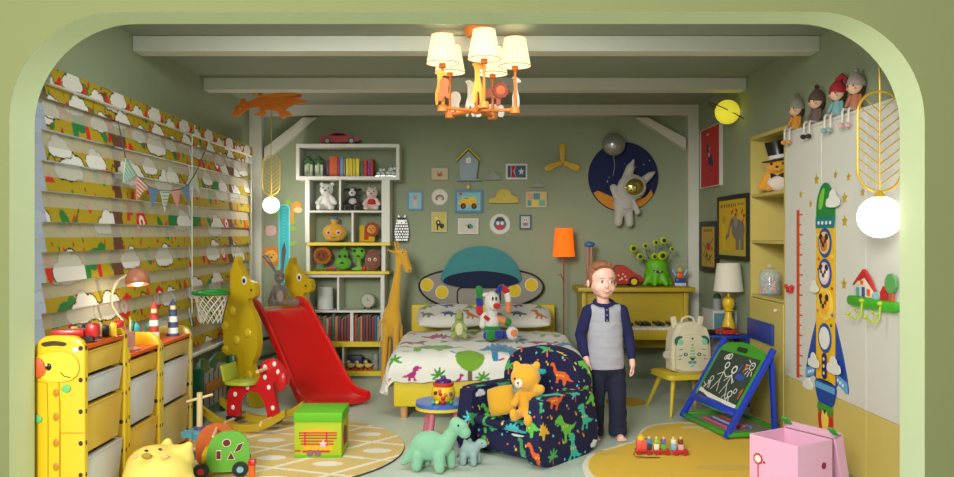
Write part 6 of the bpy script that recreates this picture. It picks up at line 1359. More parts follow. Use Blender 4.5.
B().prism([(.345, .057), (.40, .057), (.40, .10), (.372, .14), (.345, .10)], .012, TR(-.01, 0, 0) @ FR).put('small_house', M('roof red', (190, 36, 40), .5), t)
B().prism([(.425, .057), (.465, .057), (.455, .12), (.435, .12)], .012, TR(-.01, 0, 0) @ FR).put('tree_trunk', M('trunk rust', (190, 90, 50), .6), t)
B().prism([(.445+.05*cos(2*pi*k/20)*(1+.08*(k % 2)), .16+.055*sin(2*pi*k/20)*(1+.08*(k % 2))) for k in range(20)], .012, TR(-.012, 0, 0) @ FR, bv=.002).put('tree_crown', M('tree sage', (90, 160, 90), .6), t)
hk = M('hook lime', (170, 190, 50), .35)
for x in (.18, .37):
    B().tube(cat_rom([(-.03, -x, .035), (-.036, -x, -.02), (-.04, -x, -.06), (-.07, -x+.0, -.078), (-.10, -x+.01, -.05)], 4, False), .0065).sph((-.10, -x+.01, -.045), .012).sph((-.032, -x, .035), .016).tube([(-.036, -x, -.03), (-.06, -x, -.035), (-.072, -x, -.02)], .005).sph((-.072, -x, -.016), .009).put('hook', hk, t)
# ================================================================ four dolls on the wardrobe
skn = M('doll skin', (232, 190, 160), .6, var=.02)
def doll(px, lab, hat, dress, shoe, pom=None, drape=None, leg=(206, 196, 184), lean=0):
    y_ = 2.07*800/(px-470); t = T('doll', lab, 'doll', (2.085, y_, 1.9625), -62, 'dolls sitting on the wardrobe top'); t.scale = (1, 1, 1.14)
    dm_ = M('cloth %d %d %d' % dress, dress, .9, bump=.3); hm_ = M('cloth %d %d %d' % hat, hat, .9, bump=.3); sm2 = M('cloth %d %d %d' % shoe, shoe, .7); lm_ = M('cloth %d %d %d' % leg, leg, .8)
    B().lathe([(0, 0), (.036, .002), (.034, .03), (.02, .085), (0, .09)], n=18).put('dress', dm_, t)
    B().sph((0, -.004, .125), (.044, .042, .042)).put('head', skn, t)
    h = B().lathe([(.049, -.004), (.05, .01), (.042, .035), (.024, .056), (.008, .066), (0, .067)], (0, .004, .125), n=20).put('hat', hm_, t)
    if pom: B().sph((0, .004, .2), .014).put('pompom', M('cloth %d %d %d' % pom, pom, .9), h)
    if drape: B().tube([(0, .004, .185), (.03, 0, .205), (.055, 0, .185), (.06, 0, .15)], [.02, .016, .01, .005]).put('hat_tail', hm_, h)
    B().sph((0, .012, .115), (.047, .038, .045)).put('hair', M('doll hair', (60, 40, 30), .8), t)
    for s in (-1, 1):
        B().sph((s*.016, -.043, .122), (.004, .003, .006)).put('eye', blkp, t); B().sph((s*.024, -.038, .11), (.008, .004, .006)).put('cheek', M('doll blush', (230, 140, 120), .7), t)
        B().cap((s*.03, -.005, .075), (s*.042, -.02, .035), .010, .008).put('arm', dm_, t)
        B().tube([(s*.018, -.025, .012), (s*.018, -.075, .012), (s*.019, -.085, 0), (s*.019, -.086, -.058)], .0065).put('leg', lm_, t)
        B().sph((s*.019, -.094, -.066), (.013, .022, .013)).put('shoe', sm2, t)
doll(794, 'doll in a grey bobble hat and ochre dress, nearest the bookcase', (150, 148, 132), (206, 140, 50), (206, 140, 50), (120, 118, 100))
doll(814, 'doll with dark brown hat and brown clothes and black shoes', (96, 72, 66), (110, 90, 86), (40, 34, 34), (70, 50, 50))
doll(835, 'doll in a red drooping hat and teal dress', (170, 40, 48), (120, 166, 166), (130, 160, 160), None, True)
doll(853, 'doll in a pale pink-grey hat and brown dress beside the pendant', (176, 156, 150), (176, 110, 80), (206, 160, 156), (160, 150, 140))
# ================================================================ bookcase content
t = T('plush_bear', 'plush bear with a black top hat and bow tie on the top bookcase shelf', 'plush toy', (2.15, 5.56, 1.5965), -30); t.scale = (1.1, 1.1, .99)
by2 = plush('bear amber', (214, 150, 40))
blob([('s', (0, 0, .078), (.09, .07, .075)), ('s', (0, -.01, .185), (.085, .07, .07)), ((-.07, -.01, .11), (-.10, -.03, .04), .034, .028), ((.07, -.01, .11), (.10, -.03, .04), .034, .028), ('s', (-.055, -.04, .028), (.03, .04, .025)), ('s', (.055, -.04, .028), (.03, .04, .025))], by2, 'body', t, .007, 4)
B().sph((0, -.045, .065), (.066, .035, .06)).put('belly', plush('bear belly', (216, 200, 186)), t); B().sph((0, -.07, .165), (.035, .02, .026)).put('muzzle', by2, t); B().sph((0, -.09, .172), (.01, .006, .008)).put('nose', blkp, t)
for s in (-1, 1): B().sph((s*.034, -.068, .195), .011).put('eye', blkp, t); B().prism([(0, 0), (s*.04, .02), (s*.04, -.02)], .012, TR(0, -.072, .115) @ FB, bv=.003).put('bow_tie', bk_, t)
hb_ = B().lathe([(0, 0), (.105, 0), (.108, .008), (.065, .012), (.06, .03), (.068, .135), (0, .138)], n=30).put('top_hat', M('satin black', (18, 18, 20), .3), t, (-.0, 0, .225), (6, -9, 0))
B().lathe([(.064, .014), (.0655, .04), (.062, .04), (.06, .014)], n=30).put('hat_band', M('ribbon white', (216, 214, 206), .6), hb_)
# candy jar
t = T('candy_jar', 'glass jar full of coloured candy on the bookcase shelf', 'jar', (2.125, 5.67, .8755))
gls = M('jar glass', (225, 238, 240), .04, var=0, alpha=.22, coat=1)
B().lathe([(0, 0), (.07, 0), (.075, .01), (.077, .14), (.066, .165), (.06, .168), (.0575, .166), (.063, .162), (.0735, .139), (.0715, .012), (0, .006)], n=32).put('jar', gls, t)
B().lathe([(0, .169), (.062, .169), (.062, .178), (.03, .19), (.0, .192)], n=28).sph((0, 0, .205), (.018, .018, .014)).put('lid', gls, t)
rr_ = random.Random(5); b = B(); cols = [(230, 90, 120), (240, 200, 70), (90, 170, 210), (130, 190, 110), (236, 150, 80), (230, 220, 220), (180, 130, 200)]
cm2 = [M('candy %d' % k, c, .4) for k, c in enumerate(cols)]
CN = []
for k in range(900):
    if len(CN) >= 75: break
    r, a, z = rr_.uniform(.02, .058), rr_.uniform(0, 2*pi), rr_.uniform(.02, .115); q_ = Vector((r*cos(a), r*sin(a), z))
    if all((q_-o_).length > .0205 for o_ in CN): CN.append(q_)
for k, q_ in enumerate(CN): B().sph(q_, .0125, u=10, v=7).put('candy', cm2[k % 7], t)
# ================================================================ on the desk and cabinet
t = T('table_lamp', 'white drum table lamp on a yellow pawn base in the corner', 'lamp', (2.005, 6.205, .5405))
ply = M('pawn yellow', (224, 184, 28), **PL)
B().lathe([(0, 0), (.062, 0), (.064, .015), (.045, .03), (.052, .05), (.04, .09), (.026, .14), (.024, .165), (.045, .175), (.028, .185), (.042, .205), (.047, .235), (.04, .265), (.02, .28), (0, .285)], n=30).put('base', ply, t)
B().cyl((0, 0, .28), (0, 0, .34), .01).put('stem', ply, t)
B().lathe([(.113, 0), (.088, .215), (.085, .215), (.110, 0)], (0, 0, .325), n=36).put('lamp_shade', M('shade linen', (222, 216, 200), .9, var=.02), t)
t = T('potted_cactus', 'small grey pot with a dark green plant on the grey cabinet', 'plant', (1.985, 6.43, .7005))
B().lathe([(0, 0), (.03, 0), (.034, .09), (.03, .09), (.028, .07), (0, .07)], n=22).put('pot', M('pot grey', (140, 142, 140), .6), t); B().sph((0, 0, .1), (.032, .032, .034)).put('plant', M('cactus green', (44, 74, 48), .8, bump=.8, bs=120), t)
sports_car('toy_car', 'red toy sports car on the blue desk', (1.96, 6.085, .5405), 172, .185, M('car red', (176, 14, 16), .4))
t = T('toy_helicopter', 'small black toy on the edge of the blue desk', 'toy', (1.835, 6.12, .5405), 10)
B().mm(-.03, .05, -.02, .02, .0, .03, bv=.01).put('body', blkp, t); B().box((.0, 0, .034), (.1, .012, .004)).put('rotor', blkp, t); B().mm(.05, .09, -.005, .005, .015, .025).put('tail', blkp, t)
tag(B().mm(0, .16, 0, .012, 0, .14, bv=.003).put('picture_book', M('book teal', (70, 116, 126), .6), None, (1.93, 6.315, .5405)), 'teal picture book standing behind the table lamp', 'book')
# ================================================================ on the piano
ZP = .8405
t = T('toy_monster', 'bright green toy monster with many eye stalks on the piano', 'toy', (1.683, 7.22, ZP+.004), -6)
mg2 = M('monster green', (96, 176, 16), .5, sub=.0, bump=.1)
b = [('s', (0, 0, .17), (.10, .075, .095)), ('s', (0, 0, .09), (.115, .085, .09)), ('s', (0, 0, .045), (.125, .095, .045))]
for k in range(7): a = 2*pi*k/7; b.append(((.06*cos(a), .05*sin(a), .1), (.122*cos(a), .095*sin(a), .02), .045, .024))
blob(b, mg2, 'body', t, .007, 5)
for px, py, r in ((633.5, 249, 4.2), (640, 257, 3.8), (645, 246.4, 3), (655.6, 243, 3.2), (663.3, 241, 3.8), (671.3, 249.5, 2.5), (653.5, 256.8, 3.4), (661.2, 256, 4.6)):
    x, z = (px-656.5)*.009, 1.3-(py-235)*.009-ZP; yv = -.07 if r in (3.4, 4.6) else -.02; r_ = r*.009
    if yv > -.05: B().tube(cat_rom([(x*.35, 0, .2), (x*.8, -.01, .22+(z-.22)*.4), (x, -.015, z)], 5, False), .005, n=6).put('eye_stalk', M('stalk green', (60, 110, 20), .5), t)
    e = B().sph((x, yv, z), r_, u=18, v=12).put('eyeball', M('eye lime', (196, 210, 40), .35), t); B().sph((x, yv-r_*.55, z), r_*.62).put('iris', M('iris green', (60, 90, 20), .3), e); B().sph((x, yv-r_*.86, z), r_*.38).put('pupil', blkp, e)
m_ = B().prism(cat_rom([(-.045, .145), (-.015, .12), (.03, .115), (.05, .135), (.02, .135), (-.01, .138)], 4), .01, TR(0, -.083, 0) @ FB).put('mouth', M('mouth dark', (50, 16, 16), .5), t)
for x in (-.02, .02): B().cyl((x, -.094, .135), (x, -.095, .118), .007, .001).put('tooth', whtp, m_)
t = T('toy_car', 'large red wooden car with a yellow wheel on the piano behind the boy', 'toy car', (1.33, 7.18, ZP), 4)
rc = M('wood red', (180, 52, 40), .5)
B().prism(cat_rom([(-.20, .05), (-.19, .11), (-.08, .15), (.0, .19), (.06, .18), (.14, .12), (.20, .09), (.205, .04), (0, .025), (-.19, .03)], 4), .11, TR(0, .055, 0) @ FB, bv=.012).put('body', rc, t)
for x in (-.12, .125):
    for y in (-.06, .06): wl = B().cyl((x, y-.012, .044), (x, y+.012, .044), .044, n=24).put('tyre', blkp, t); B().cyl((x, y-.0145, .044), (x, y+.0145, .044), .028, n=20).put('hub', yelp, wl)
each(B().sph((.02, -.056, .07), (.012, .003, .012)).sph((.05, -.056, .09), (.010, .003, .010)).sph((-.01, -.056, .10), (.010, .003, .010)).sph((.06, -.056, .06), (.009, .003, .009)).sph((.0, -.056, .06), (.009, .003, .009)).sph((.03, -.056, .11), (.009, .003, .009)), 'dot', M('dot pink', (226, 170, 160), .5), t)
t = T('peg_toy', 'pink wooden peg toy with a blue cap on the piano', 'wooden toy', (1.075, 7.2, ZP))
for x in (-.016, .016): B().cyl((x, 0, .0), (x, 0, .36), .013).put('peg', M('peg pink', (190, 130, 110), .6), t)
B().sph((0, 0, .375), (.05, .045, .026)).put('cap', M('cap blue', (50, 120, 180), .5), t); B().mm(-.06, .06, -.04, .04, 0, .02, bv=.005).put('base', M('peg pink', (190, 130, 110), .6), t)
t = T('toy_robot', 'small blue and orange toy figure under a clear arch on the piano', 'toy', (1.89, 7.2, ZP))
B().mm(-.05, .05, -.03, .03, 0, .03, bv=.006).put('base', M('base pale', (196, 200, 210), .3), t); B().mm(-.04, .04, -.025, .025, .03, .07, bv=.008).put('legs', blup, t); B().mm(-.03, .03, -.022, .022, .07, .12, bv=.008).put('body', orap, t); B().sph((0, 0, .145), (.028, .026, .026)).put('head', M('duck yellow', (206, 180, 96), .5), t)
for s in (-1, 1): B().cap((s*.04, 0, .1), (s*.062, 0, .14), .012, .014).put('arm', M('base sky', (130, 180, 210), .4), t)
B().tube([(.055*cos(R(a)), 0, .14+.06*sin(R(a))) for a in range(0, 181, 15)], .004).put('arch', M('arch grey', (170, 170, 150), .3), t)
# ================================================================ backpack on the stool
t = T('backpack', 'cream child backpack with a tiger face standing on the mustard stool', 'backpack', (1.615, 5.93, .297), 8)
cr = M('canvas cream', (208, 200, 172), .85, bump=.25, bs=160)
bkp = cat_rom([(-.12, .0), (.12, 0), (.148, .06), (.15, .18), (.135, .28), (.09, .345), (0, .365), (-.09, .345), (-.135, .28), (-.15, .18), (-.148, .06)], 5)
B().prism(bkp, .11, TR(0, .055, 0) @ FB, bv=.03).put('bag', cr, t)
pck = B().prism([(x*.84, .012+z*.72) for x, z in bkp], .03, TR(0, -.052, 0) @ FB, bv=.012).put('front_pocket', cr, t)
B().tube(cat_rom([(-.05, 0, .355), (-.04, 0, .385), (0, 0, .398), (.04, 0, .385), (.05, 0, .355)], 4, False), .009).put('handle', cr, t)
for s in (-1, 1): B().box((s*.10, .02, .345), (.045, .03, .11), (0, s*10, 0), bv=.01).put('shoulder_strap', cr, t)
tm = lambda n, c: M('tiger '+n, c, .8)
def tp_(name, pts, m_, k=0): return B().prism(pts, .0025, TR(0, -.0815-.0022*k, 0) @ FB).put(name, m_, pck)
for s in (-1, 1):
    e = B().prism(circ(18, .040, s*.092, .225), .012, TR(0, -.068, 0) @ FB, bv=.003).put('tiger_ear', tm('dark green', (40, 90, 70)), pck); tp_('inner_ear', circ(14, .022, s*.092, .222), tm('mint', (130, 190, 150)), 1)
    tp_('eye', circ(14, .016, s*.052, .13, .013), tm('dark green', (40, 90, 70))); tp_('pupil', circ(8, .008, s*.052, .13), tm('mint', (130, 190, 150)), 1)
    for a, b_ in ((.10, .12), (.105, .095), (.095, .165)): tp_('stripe', xf([(-.018, -.003), (.016, 0), (-.018, .004)], s*a, b_, 1, -10*s, s), tm('ink', (60, 60, 54)))
    tp_('whisker_pad', circ(12, .017, s*.016, .072, .011), tm('teal', (70, 150, 150)))
for k in range(5): tp_('nose_stripe', [(-.008-.0035*k, .205-.022*k), (.008+.0035*k, .205-.022*k), (.010+.0035*k, .195-.022*k), (-.010-.0035*k, .195-.022*k)], tm('lime', (120, 180, 90)) if k % 2 == 0 else tm('mint', (130, 190, 150)))
tp_('nose', [(-.022, .105), (.022, .105), (.004, .085), (-.004, .085)], tm('ink', (60, 60, 54)), 1); tp_('chin', circ(12, .02, 0, .045, .009), tm('mint', (130, 190, 150)))
tp_('spot', circ(8, .008, 0, .245), tm('ink', (60, 60, 54))); B().cyl((-.165, 0, .12), (-.165, -.012, .12), .03, n=20).tube([(-.15, 0, .15), (-.165, -.005, .16), (-.165, -.005, .145)], .003).put('tag', M('tag grey', (176, 170, 156), .5), t)
# ================================================================ easel
t = T('easel', 'blue and green toy easel with a chalk drawing on its blackboard', 'easel', (1.54, 5.295, .033), -78.5)
eb = M('easel blue', (26, 60, 190), **PL); eg = M('easel green', (60, 156, 40), **PL)
aa = math.degrees(math.atan2(.33, .54)); pf = lambda x, u: Vector((x, .33*u, .54*u))
for s in (-1, 1):
    B().box(pf(s*.3, .5), (.034, .036, .64), (-aa, 0, 0), bv=.008).put('front_post', eb, t)
    B().box((s*.25, .355, .255), (.03, .03, .51), (3, 0, 0), bv=.006).put('rear_leg', eb, t); B().cyl((s*.25, .33, .46), (s*.3, .30, .49), .012).put('hinge', eb, t)
EM = Matrix(((1, 0, 0, 0), (0, .33/.633, -.54/.633, 0), (0, .54/.633, .33/.633, 0), (0, 0, 0, 1)))     # x along width, y up the posts, z toward the front
bo = cat_rom([(-.27, .16), (.27, .16), (.283, .40), (.283, .52), (.26, .58), (.15, .615), (0, .628), (-.15, .615), (-.26, .58), (-.283, .52), (-.283, .40)], 4)
B().prism(bo, .02, EM, bv=.004, z0=-.01).put('board_frame', eg, t)
B().prism(rrect(.12, .034, .015), .004, EM @ TR(0, .575, .0115)).put('handle_slot_shade', M('slot shade', (30, 50, 30), .7), t)  # dark plate painted as the shade in the slot
B().box(EM @ Vector((0, .165, 0)), (.56, .03, .05), (-aa, 0, 0), bv=.005).put('tray', eb, t)
cb = Pic((52, 66, 54)); CW = (226, 226, 216)
def cl(pts, w_=.006, c=CW): cb.line(pts, w_, c)
def ccirc(x, y, r, w_=.006, c=CW): cl([(x+r*cos(2*pi*k/14), y+r*sin(2*pi*k/14)) for k in range(15)], w_, c)
cl([(-.24, .03), (-.1, .0), (0, .0), (.1, -.0), (.24, -.005)], .022); cl([(-.24, .02), (.22, -.012)], .02); cl([(-.22, .05), (-.18, .08), (-.2, .1), (-.16, .09), (-.15, .05)]); ccirc(-.17, .12, .018); cl([(-.17, .10), (-.17, .05)])
ccirc(-.075, .24, .022, .010); cl([(-.075, .22), (-.075, .13), (-.12, .05)]); cl([(-.075, .13), (-.04, .05)]); cl([(-.13, .16), (-.075, .19), (-.02, .16)])
ccirc(.03, .225, .025, .012); cl([(.03, .2), (.03, .12), (-.0, .04)]); cl([(.03, .12), (.08, .04)]); cl([(-.03, .16), (.03, .18), (.09, .14)]); cl([(-.02, .13), (.03, .19), (.08, .13)])
ccirc(.12, .06, .022, .008); cl([(.12, .04), (.10, .0)]); cl([(.12, .04), (.15, .0)]); ccirc(.16, .09, .016); ccirc(-.12, .30, .016, .009); ccirc(-.095, .305, .02, .009); ccirc(-.14, .29, .014, .008)
ccirc(.2, .28, .026, .007); cl([(.19, .285), (.21, .285)], .005)
for a in (150, 180, 210, 240, 270, 300): cl([(.2+.04*cos(R(a)), .28+.04*sin(R(a))), (.2+.075*cos(R(a)), .28+.075*sin(R(a)))])
BLC, ORC = (50, 90, 220), (220, 90, 40)
cl([(.085, .27), (.085, .22)], .010, BLC); cl([(.125, .28), (.14, .255), (.155, .28)], .010, ORC); cl([(.14, .255), (.135, .225)], .010, ORC); ccirc(.095, .19, .012, .009, BLC); cl([(.12, .21), (.12, .17)], .010, BLC); ccirc(.145, .185, .014, .009, BLC); cl([(.17, .2), (.18, .17)], .009, BLC); cl([(.21, .09), (.23, .12), (.225, .05)], .010, ORC)
cl([(-.24, .08), (-.2, .06), (-.21, .035)], .006); cl([(.05, .02), (.07, .05), (.09, .02), (.11, .03)], .006)
o = B().surf(lambda u, v: EM @ Vector((-.25+.5*u, .185+.355*v, .0125)), 200, 140).put('blackboard', VC('chalkboard', .8), t, sm=False)
uve = np.array([(-.25+.5*i/200, -.02+.355*j/140) for j in range(141) for i in range(201)]); paint(o, lambda c, n_: cb.ev(uve[:, 0], uve[:, 1]))
for s in (-1, 1): B().mm(s*.305-.012, s*.305+.012, -.0, .40, .0, .03, bv=.006).put('base_rail', eg, t)
for y in (.0, .385): B().mm(-.29, .29, y, y+.03, .0, .03, bv=.006).put('base_rail', eg, t)
B().mm(-.29, .29, .03, .385, .004, .01).put('base_tray', M('tray pale', (150, 140, 130), .5), t)
for k, c in enumerate(((206, 90, 110), (60, 80, 160), (190, 190, 196), (150, 80, 130), (220, 130, 60), (110, 130, 170))): tag(B().cyl((-.14, 0, 0), (.14, 0, 0), .011, n=8).put('chalk_stick', M('chalk %d' % k, c, .8), None, (1.54+.98*(.09+k*.032)+.2*(.03*(k % 2)), 5.295+.2*(.09+k*.032)-.98*(.03*(k % 2)), .033+.0215), (0, 0, -78.5)), '%s thick crayon lying in the easel tray' % ('pink', 'navy', 'pale grey', 'plum', 'orange', 'slate blue')[k], 'crayon', 'crayons in the easel tray')
# ================================================================ pink box with its lid
t = T('toy_box', 'open pink storage box with a red daisy at the rug edge', 'storage box', (1.54, 3.845, .022), 30)
pb_ = M('box pink', (232, 176, 202), .7, var=.02, bump=.1)
HB = .31
for a in ((-.125, .125, -.1375, -.1315), (-.125, .125, .1315, .1375), (-.125, -.119, -.1315, .1315), (.119, .125, -.1315, .1315)): B().mm(a[0], a[1], a[2], a[3], 0, HB, bv=.002).put('side_panel', pb_, t, sm=False)
B().mm(-.119, .119, -.1315, .1315, 0, .008).put('bottom_panel', pb_, t, sm=False)
# daisy on the front-left side (local -x)
XM = Matrix(((0, 0, -1, -.1255), (-1, 0, 0, 0), (0, 1, 0, 0), (0, 0, 0, 1)))
fl_ = B()
for k in range(9): fl_.prism(circ(10, .0085, -.085+.02*cos(2*pi*k/9), .20+.02*sin(2*pi*k/9)), .002, XM)
fl_.put('daisy_petals', M('daisy red', (206, 50, 44), .7), t); B().prism(circ(16, .018, -.085, .20), .003, XM).put('daisy_centre', M('daisy white', (240, 236, 226), .7), t)
B().prism([(-.088, .182), (-.082, .182), (-.082, .1), (-.088, .1)], .0015, XM).put('daisy_stem', M('daisy red', (206, 50, 44), .7), t)
B().prism(circ(8, .006, -.05, .19), .002, XM).put('dot_print', M('print wine', (150, 30, 60), .7), t)
B().prism(circ(14, .016, .06, .195), .002, TR(0, -.1378, 0) @ FB).put('dot_print', M('print wine', (150, 30, 60), .7), t)
B().prism(circ(14, .02, .055, .12), .002, XM).put('dot_print', M('print wine', (150, 30, 60), .7), t)
t = T('box_lid', 'pink box lid with green tabs leaning on the pink box', 'lid', (1.54, 3.845, .030), 30)
LM = TR(.262, 0, .004) @ RY(-14)
bb = B(); bm = bb.bm
for c, d_ in (((0, 0, .165), (.008, .29, .33)), ((-.028, 0, .004), (.05, .29, .008)), ((-.028, 0, .326), (.05, .29, .008)), ((-.028, .141, .165), (.05, .008, .33)), ((-.028, -.141, .165), (.05, .008, .33))):
    bb.box(LM @ Vector(c), d_, (0, -14, 0))
bb.put('lid', pb_, t, sm=False)
for y in (-.13, .13): B().box(LM @ Vector((-.035, y, .345)), (.012, .03, .075), (0, -50, 0), bv=.004).put('tab', M('tab green', (40, 160, 60), .6), t)
# ================================================================ toy train
t = T('toy_train', 'red wooden pull-along train carrying coloured block figures on the cloud rug', 'toy train', (1.115, 4.66, .022), -4)
for k, x in enumerate((-.105, .0, .105)):
    c = B().mm(x-.047, x+.047, -.022, .022, .015, .03, bv=.003).put('wagon', redp, t)
    for a in (-.028, .028):
        for y in (-.025, .025): B().cyl((x+a, y-.004, .013), (x+a, y+.004, .013), .013, n=14).put('wheel', M('wheel red', (170, 30, 30), .5), c)
B().mm(-.145, -.085, -.02, .02, .03, .085, bv=.004).put('engine', M('engine coral', (226, 90, 70), .5), t); B().lathe([(0, 0), (.024, 0), (.022, .018), (0, .03)], (-.118, 0, .085)).put('dome', yelp, t)
blk = [(-.072, (60, 140, 190), (50, 60, 70)), (-.03, (150, 190, 60), (230, 226, 210)), (.012, (110, 100, 150), (90, 170, 60)), (.068, (230, 220, 200), (120, 180, 210)), (.11, (120, 60, 40), (226, 160, 180))]
for x, c1, c2 in blk:
    B().mm(x-.015, x+.015, -.015, .015, .03, .062, bv=.003).put('block', M('bk %d %d' % c2[:2], c2, .5), t); B().mm(x-.014, x+.014, -.014, .014, .0625, .09, bv=.004).put('block', M('bk %d %d' % c1[:2], c1, .5), t); B().sph((x, 0, .096), (.008, .008, .009)).put('peg', M('peg birch', (226, 206, 140), .6), t)
B().tube([(-.15, -.01, .018), (-.165, -.03, .006), (-.16, -.06, .003), (-.1, -.075, .003), (-.03, -.07, .003), (-.02, -.082, .003), (-.06, -.09, .003), (-.16, -.092, .003)], .0018, n=6).put('pull_string', M('cord brown', (80, 56, 30), .8), t)
# ================================================================ the boy
t = T('person', 'small boy in a grey and navy shirt and jeans standing beside the armchair', 'person', (.868, 5.10, 0), 0)
sk = M('skin', (242, 188, 172), .5, var=.01); hr = M('hair', (150, 98, 68), .75, bump=.6, bs=120, var=.15); shg = M('shirt grey', (166, 166, 176), .9, bump=.25, bs=200); shn = M('shirt navy', (26, 28, 78), .9, bump=.25, bs=200); jn = M('jeans', (24, 30, 56), .85, bump=.3, bs=180, var=.12)
HC = Vector((-.022, .01, 0)); HR = Matrix.Rotation(R(9), 3, 'Z') @ Matrix.Rotation(R(0), 3, 'X')
def hd(x, y, z): v_ = HR @ Vector((x, y, 0)); return (v_.x+HC.x, v_.y+HC.y, z)
rt = Matrix.Rotation(R(12), 3, 'Z')
P_ = [('s', hd(0, .012, 1.035), (.084, .094, .088), rt), ('s', hd(0, -.010, .972), (.076, .078, .066), rt), ('s', hd(0, -.022, .948), (.062, .062, .046), rt), ('s', hd(0, -.046, .924), (.036, .032, .026), rt), ('s', hd(.033, -.048, .965), (.036, .030, .032), rt), ('s', hd(-.033, -.048, .965), (.036, .030, .032), rt),
      ('s', hd(0, -.092, .976), (.0125, .013, .0115), rt), ((*hd(0, -.08, 1.005),), (*hd(0, -.091, .98),), .009, .011), ('s', hd(.089, .02, .99), (.010, .019, .026), rt), ('s', hd(-.089, .02, .99), (.010, .019, .026), rt), ('s', hd(0, -.07, .936), (.026, .018, .010), rt),
      ((-.022, .012, .90), (-.012, .015, .82), .038, .044),
      ('s', (-.006, .012, .73), (.105, .065, .11)), ('s', (0, .0, .60), (.10, .07, .11)), ('s', (.005, .012, .47), (.10, .068, .08)), ((-.09, .015, .80), (.08, .015, .80), .04, .04)]
arms = [((-.108, .015, .81), (-.160, .03, .66), (-.138, -.03, .535), (-.128, -.055, .495)), ((.098, .015, .81), (.148, .03, .65), (.160, -.02, .52), (.160, -.038, .475))]
for S0, E0, W0, K0 in arms: P_ += [(S0, E0, .032, .026), (E0, W0, .026, .0175), (W0, K0, .0175, .019)]
legs = [((-.054, .012, .44), (-.066, .0, .25), (-.070, .02, .06)), ((.060, .012, .44), (.072, -.002, .25), (.076, .015, .06))]
for H0, K0, A0 in legs:
    P_ += [(H0, K0, .056, .04), (K0, A0, .04, .027), (A0, (A0[0], A0[1]+.01, .028), .027, .027), ((A0[0], A0[1]+.01, .026), (A0[0]*1.12, A0[1]-.075, .019), .026, .022), ]
    for j in range(5): P_.append(((A0[0]*1.12+(j-2)*.0105, A0[1]-.078, .014), (A0[0]*1.15+(j-2)*.0115, A0[1]-.100+.004*abs(j-1), .011), .0095, .008))
for si, (S0, E0, W0, K0) in ((-1, arms[0]), (1, arms[1])):
    k = Vector(K0); P_.append(('s', tuple(k+Vector((0, -.002, -.010))), (.013, .021, .026)))
    for j in range(4):      # four fingers of unequal length, gently curled
        L_ = (.026, .030, .028, .022)[j]; b0 = k+Vector((si*.002, -.017+j*.0115, -.028)); b1 = b0+Vector((-si*.001, -.003, -L_*.62)); b2 = b1+Vector((-si*.008, -.002, -L_*.5)); b3 = b2+Vector((-si*.009, 0, -L_*.22))
        P_ += [(tuple(b0), tuple(b1), .0068, .0062), (tuple(b1), tuple(b2), .0062, .0056), (tuple(b2), tuple(b3), .0056, .005)]
    t0 = k+Vector((-si*.004, -.016, -.002)); t1 = t0+Vector((-si*.010, -.016, -.018)); t2 = t1+Vector((-si*.006, -.004, -.020)); P_ += [(tuple(t0), tuple(t1), .0085, .0072), (tuple(t1), tuple(t2), .0072, .006)]
body = blob(P_, sk, 'body', t, .0036, 7)
# shirt: grey body, navy sleeves, collar and placket
P2 = [('s', (-.004, .008+.004*k/9, .80-.034*k), (.106+.0022*k, .074+.002*k, .055)) for k in range(11)]+[((-.080, .015, .818), (.070, .015, .818), .048, .048)]
b = B()
for p in P2:
    if p[0] == 's': b.sph(p[1], p[2], u=24, v=16)
    else: b.cap(*p)
me = b.mesh('shirt'); me = voxel(me, .006, 30)
bm = bmesh.new(); bm.from_mesh(me); bmesh.ops.bisect_plane(bm, geom=bm.verts[:]+bm.edges[:]+bm.faces[:], plane_co=(0, 0, .452), plane_no=(.03, .0, -1), clear_outer=True)
for v_ in bm.verts:
    if v_.co.z < .75: v_.co += Vector((v_.co.x, v_.co.y, 0)).normalized()*.004*mn.noise(Vector((v_.co.x*14, v_.co.y*14, v_.co.z*22)))
bm.to_mesh(me); bm.free(); o = link('shirt', me, shg, t, ang=180); so = o.modifiers.new('s', 'SOLIDIFY'); so.thickness = .006; so.offset = -1; o_shirt = o
for S0, E0, W0, K0 in arms:
    s = -1 if S0[0] < 0 else 1; W1 = Vector(E0).lerp(Vector(W0), .93)
    sl_ = blob([((s*.055-.008, .015, .845), S0, .030, .046), (S0, E0, .047, .037), (E0, tuple(W1), .037, .0275), ('s', tuple(Vector(S0).lerp(Vector(E0), .75)+Vector((s*.002, .005, 0))), (.039, .04, .03)), ('s', tuple(Vector(E0).lerp(Vector(W0), .3)), (.036, .037, .02))], shn, 'sleeve', t, .006, 4)
    B().cyl(tuple(Vector(E0).lerp(Vector(W0), .86)), tuple(Vector(E0).lerp(Vector(W0), .99)), .0275, .025, 18).put('cuff', shn, sl_)
B().tube([(-.014+.060*cos(2*pi*k/28), .012+.056*sin(2*pi*k/28), .866-.016*(-sin(2*pi*k/28)) + .004) for k in range(28)], .011, closed=True).put('collar', shn, t)
from mathutils.bvhtree import BVHTree
_b = bmesh.new(); _b.from_mesh(o_shirt.data); SB = BVHTree.FromBMesh(_b)
def front(x, z):
    h_ = SB.ray_cast(Vector((x, -.6, z)), Vector((0, 1, 0))); return h_[0].y if h_[0] else -.07
b = B(); bm = b.bm; rows = []
for k in range(9):
    z = .856-k*.0125; y_ = front(-.006, min(z, .838))-.007
    rows.append([bm.verts.new((-.006+a, y_+c, z)) for a, c in ((-.013, .0), (.013, .0), (.013, .02), (-.013, .02))])
for a, c in zip(rows[:-1], rows[1:]):
    for k in range(4): bm.faces.new((a[k], a[(k+1) % 4], c[(k+1) % 4], c[k]))
bm.faces.new(rows[0]); bm.faces.new(rows[-1][::-1])
pl_ = b.put('placket', shn, t)
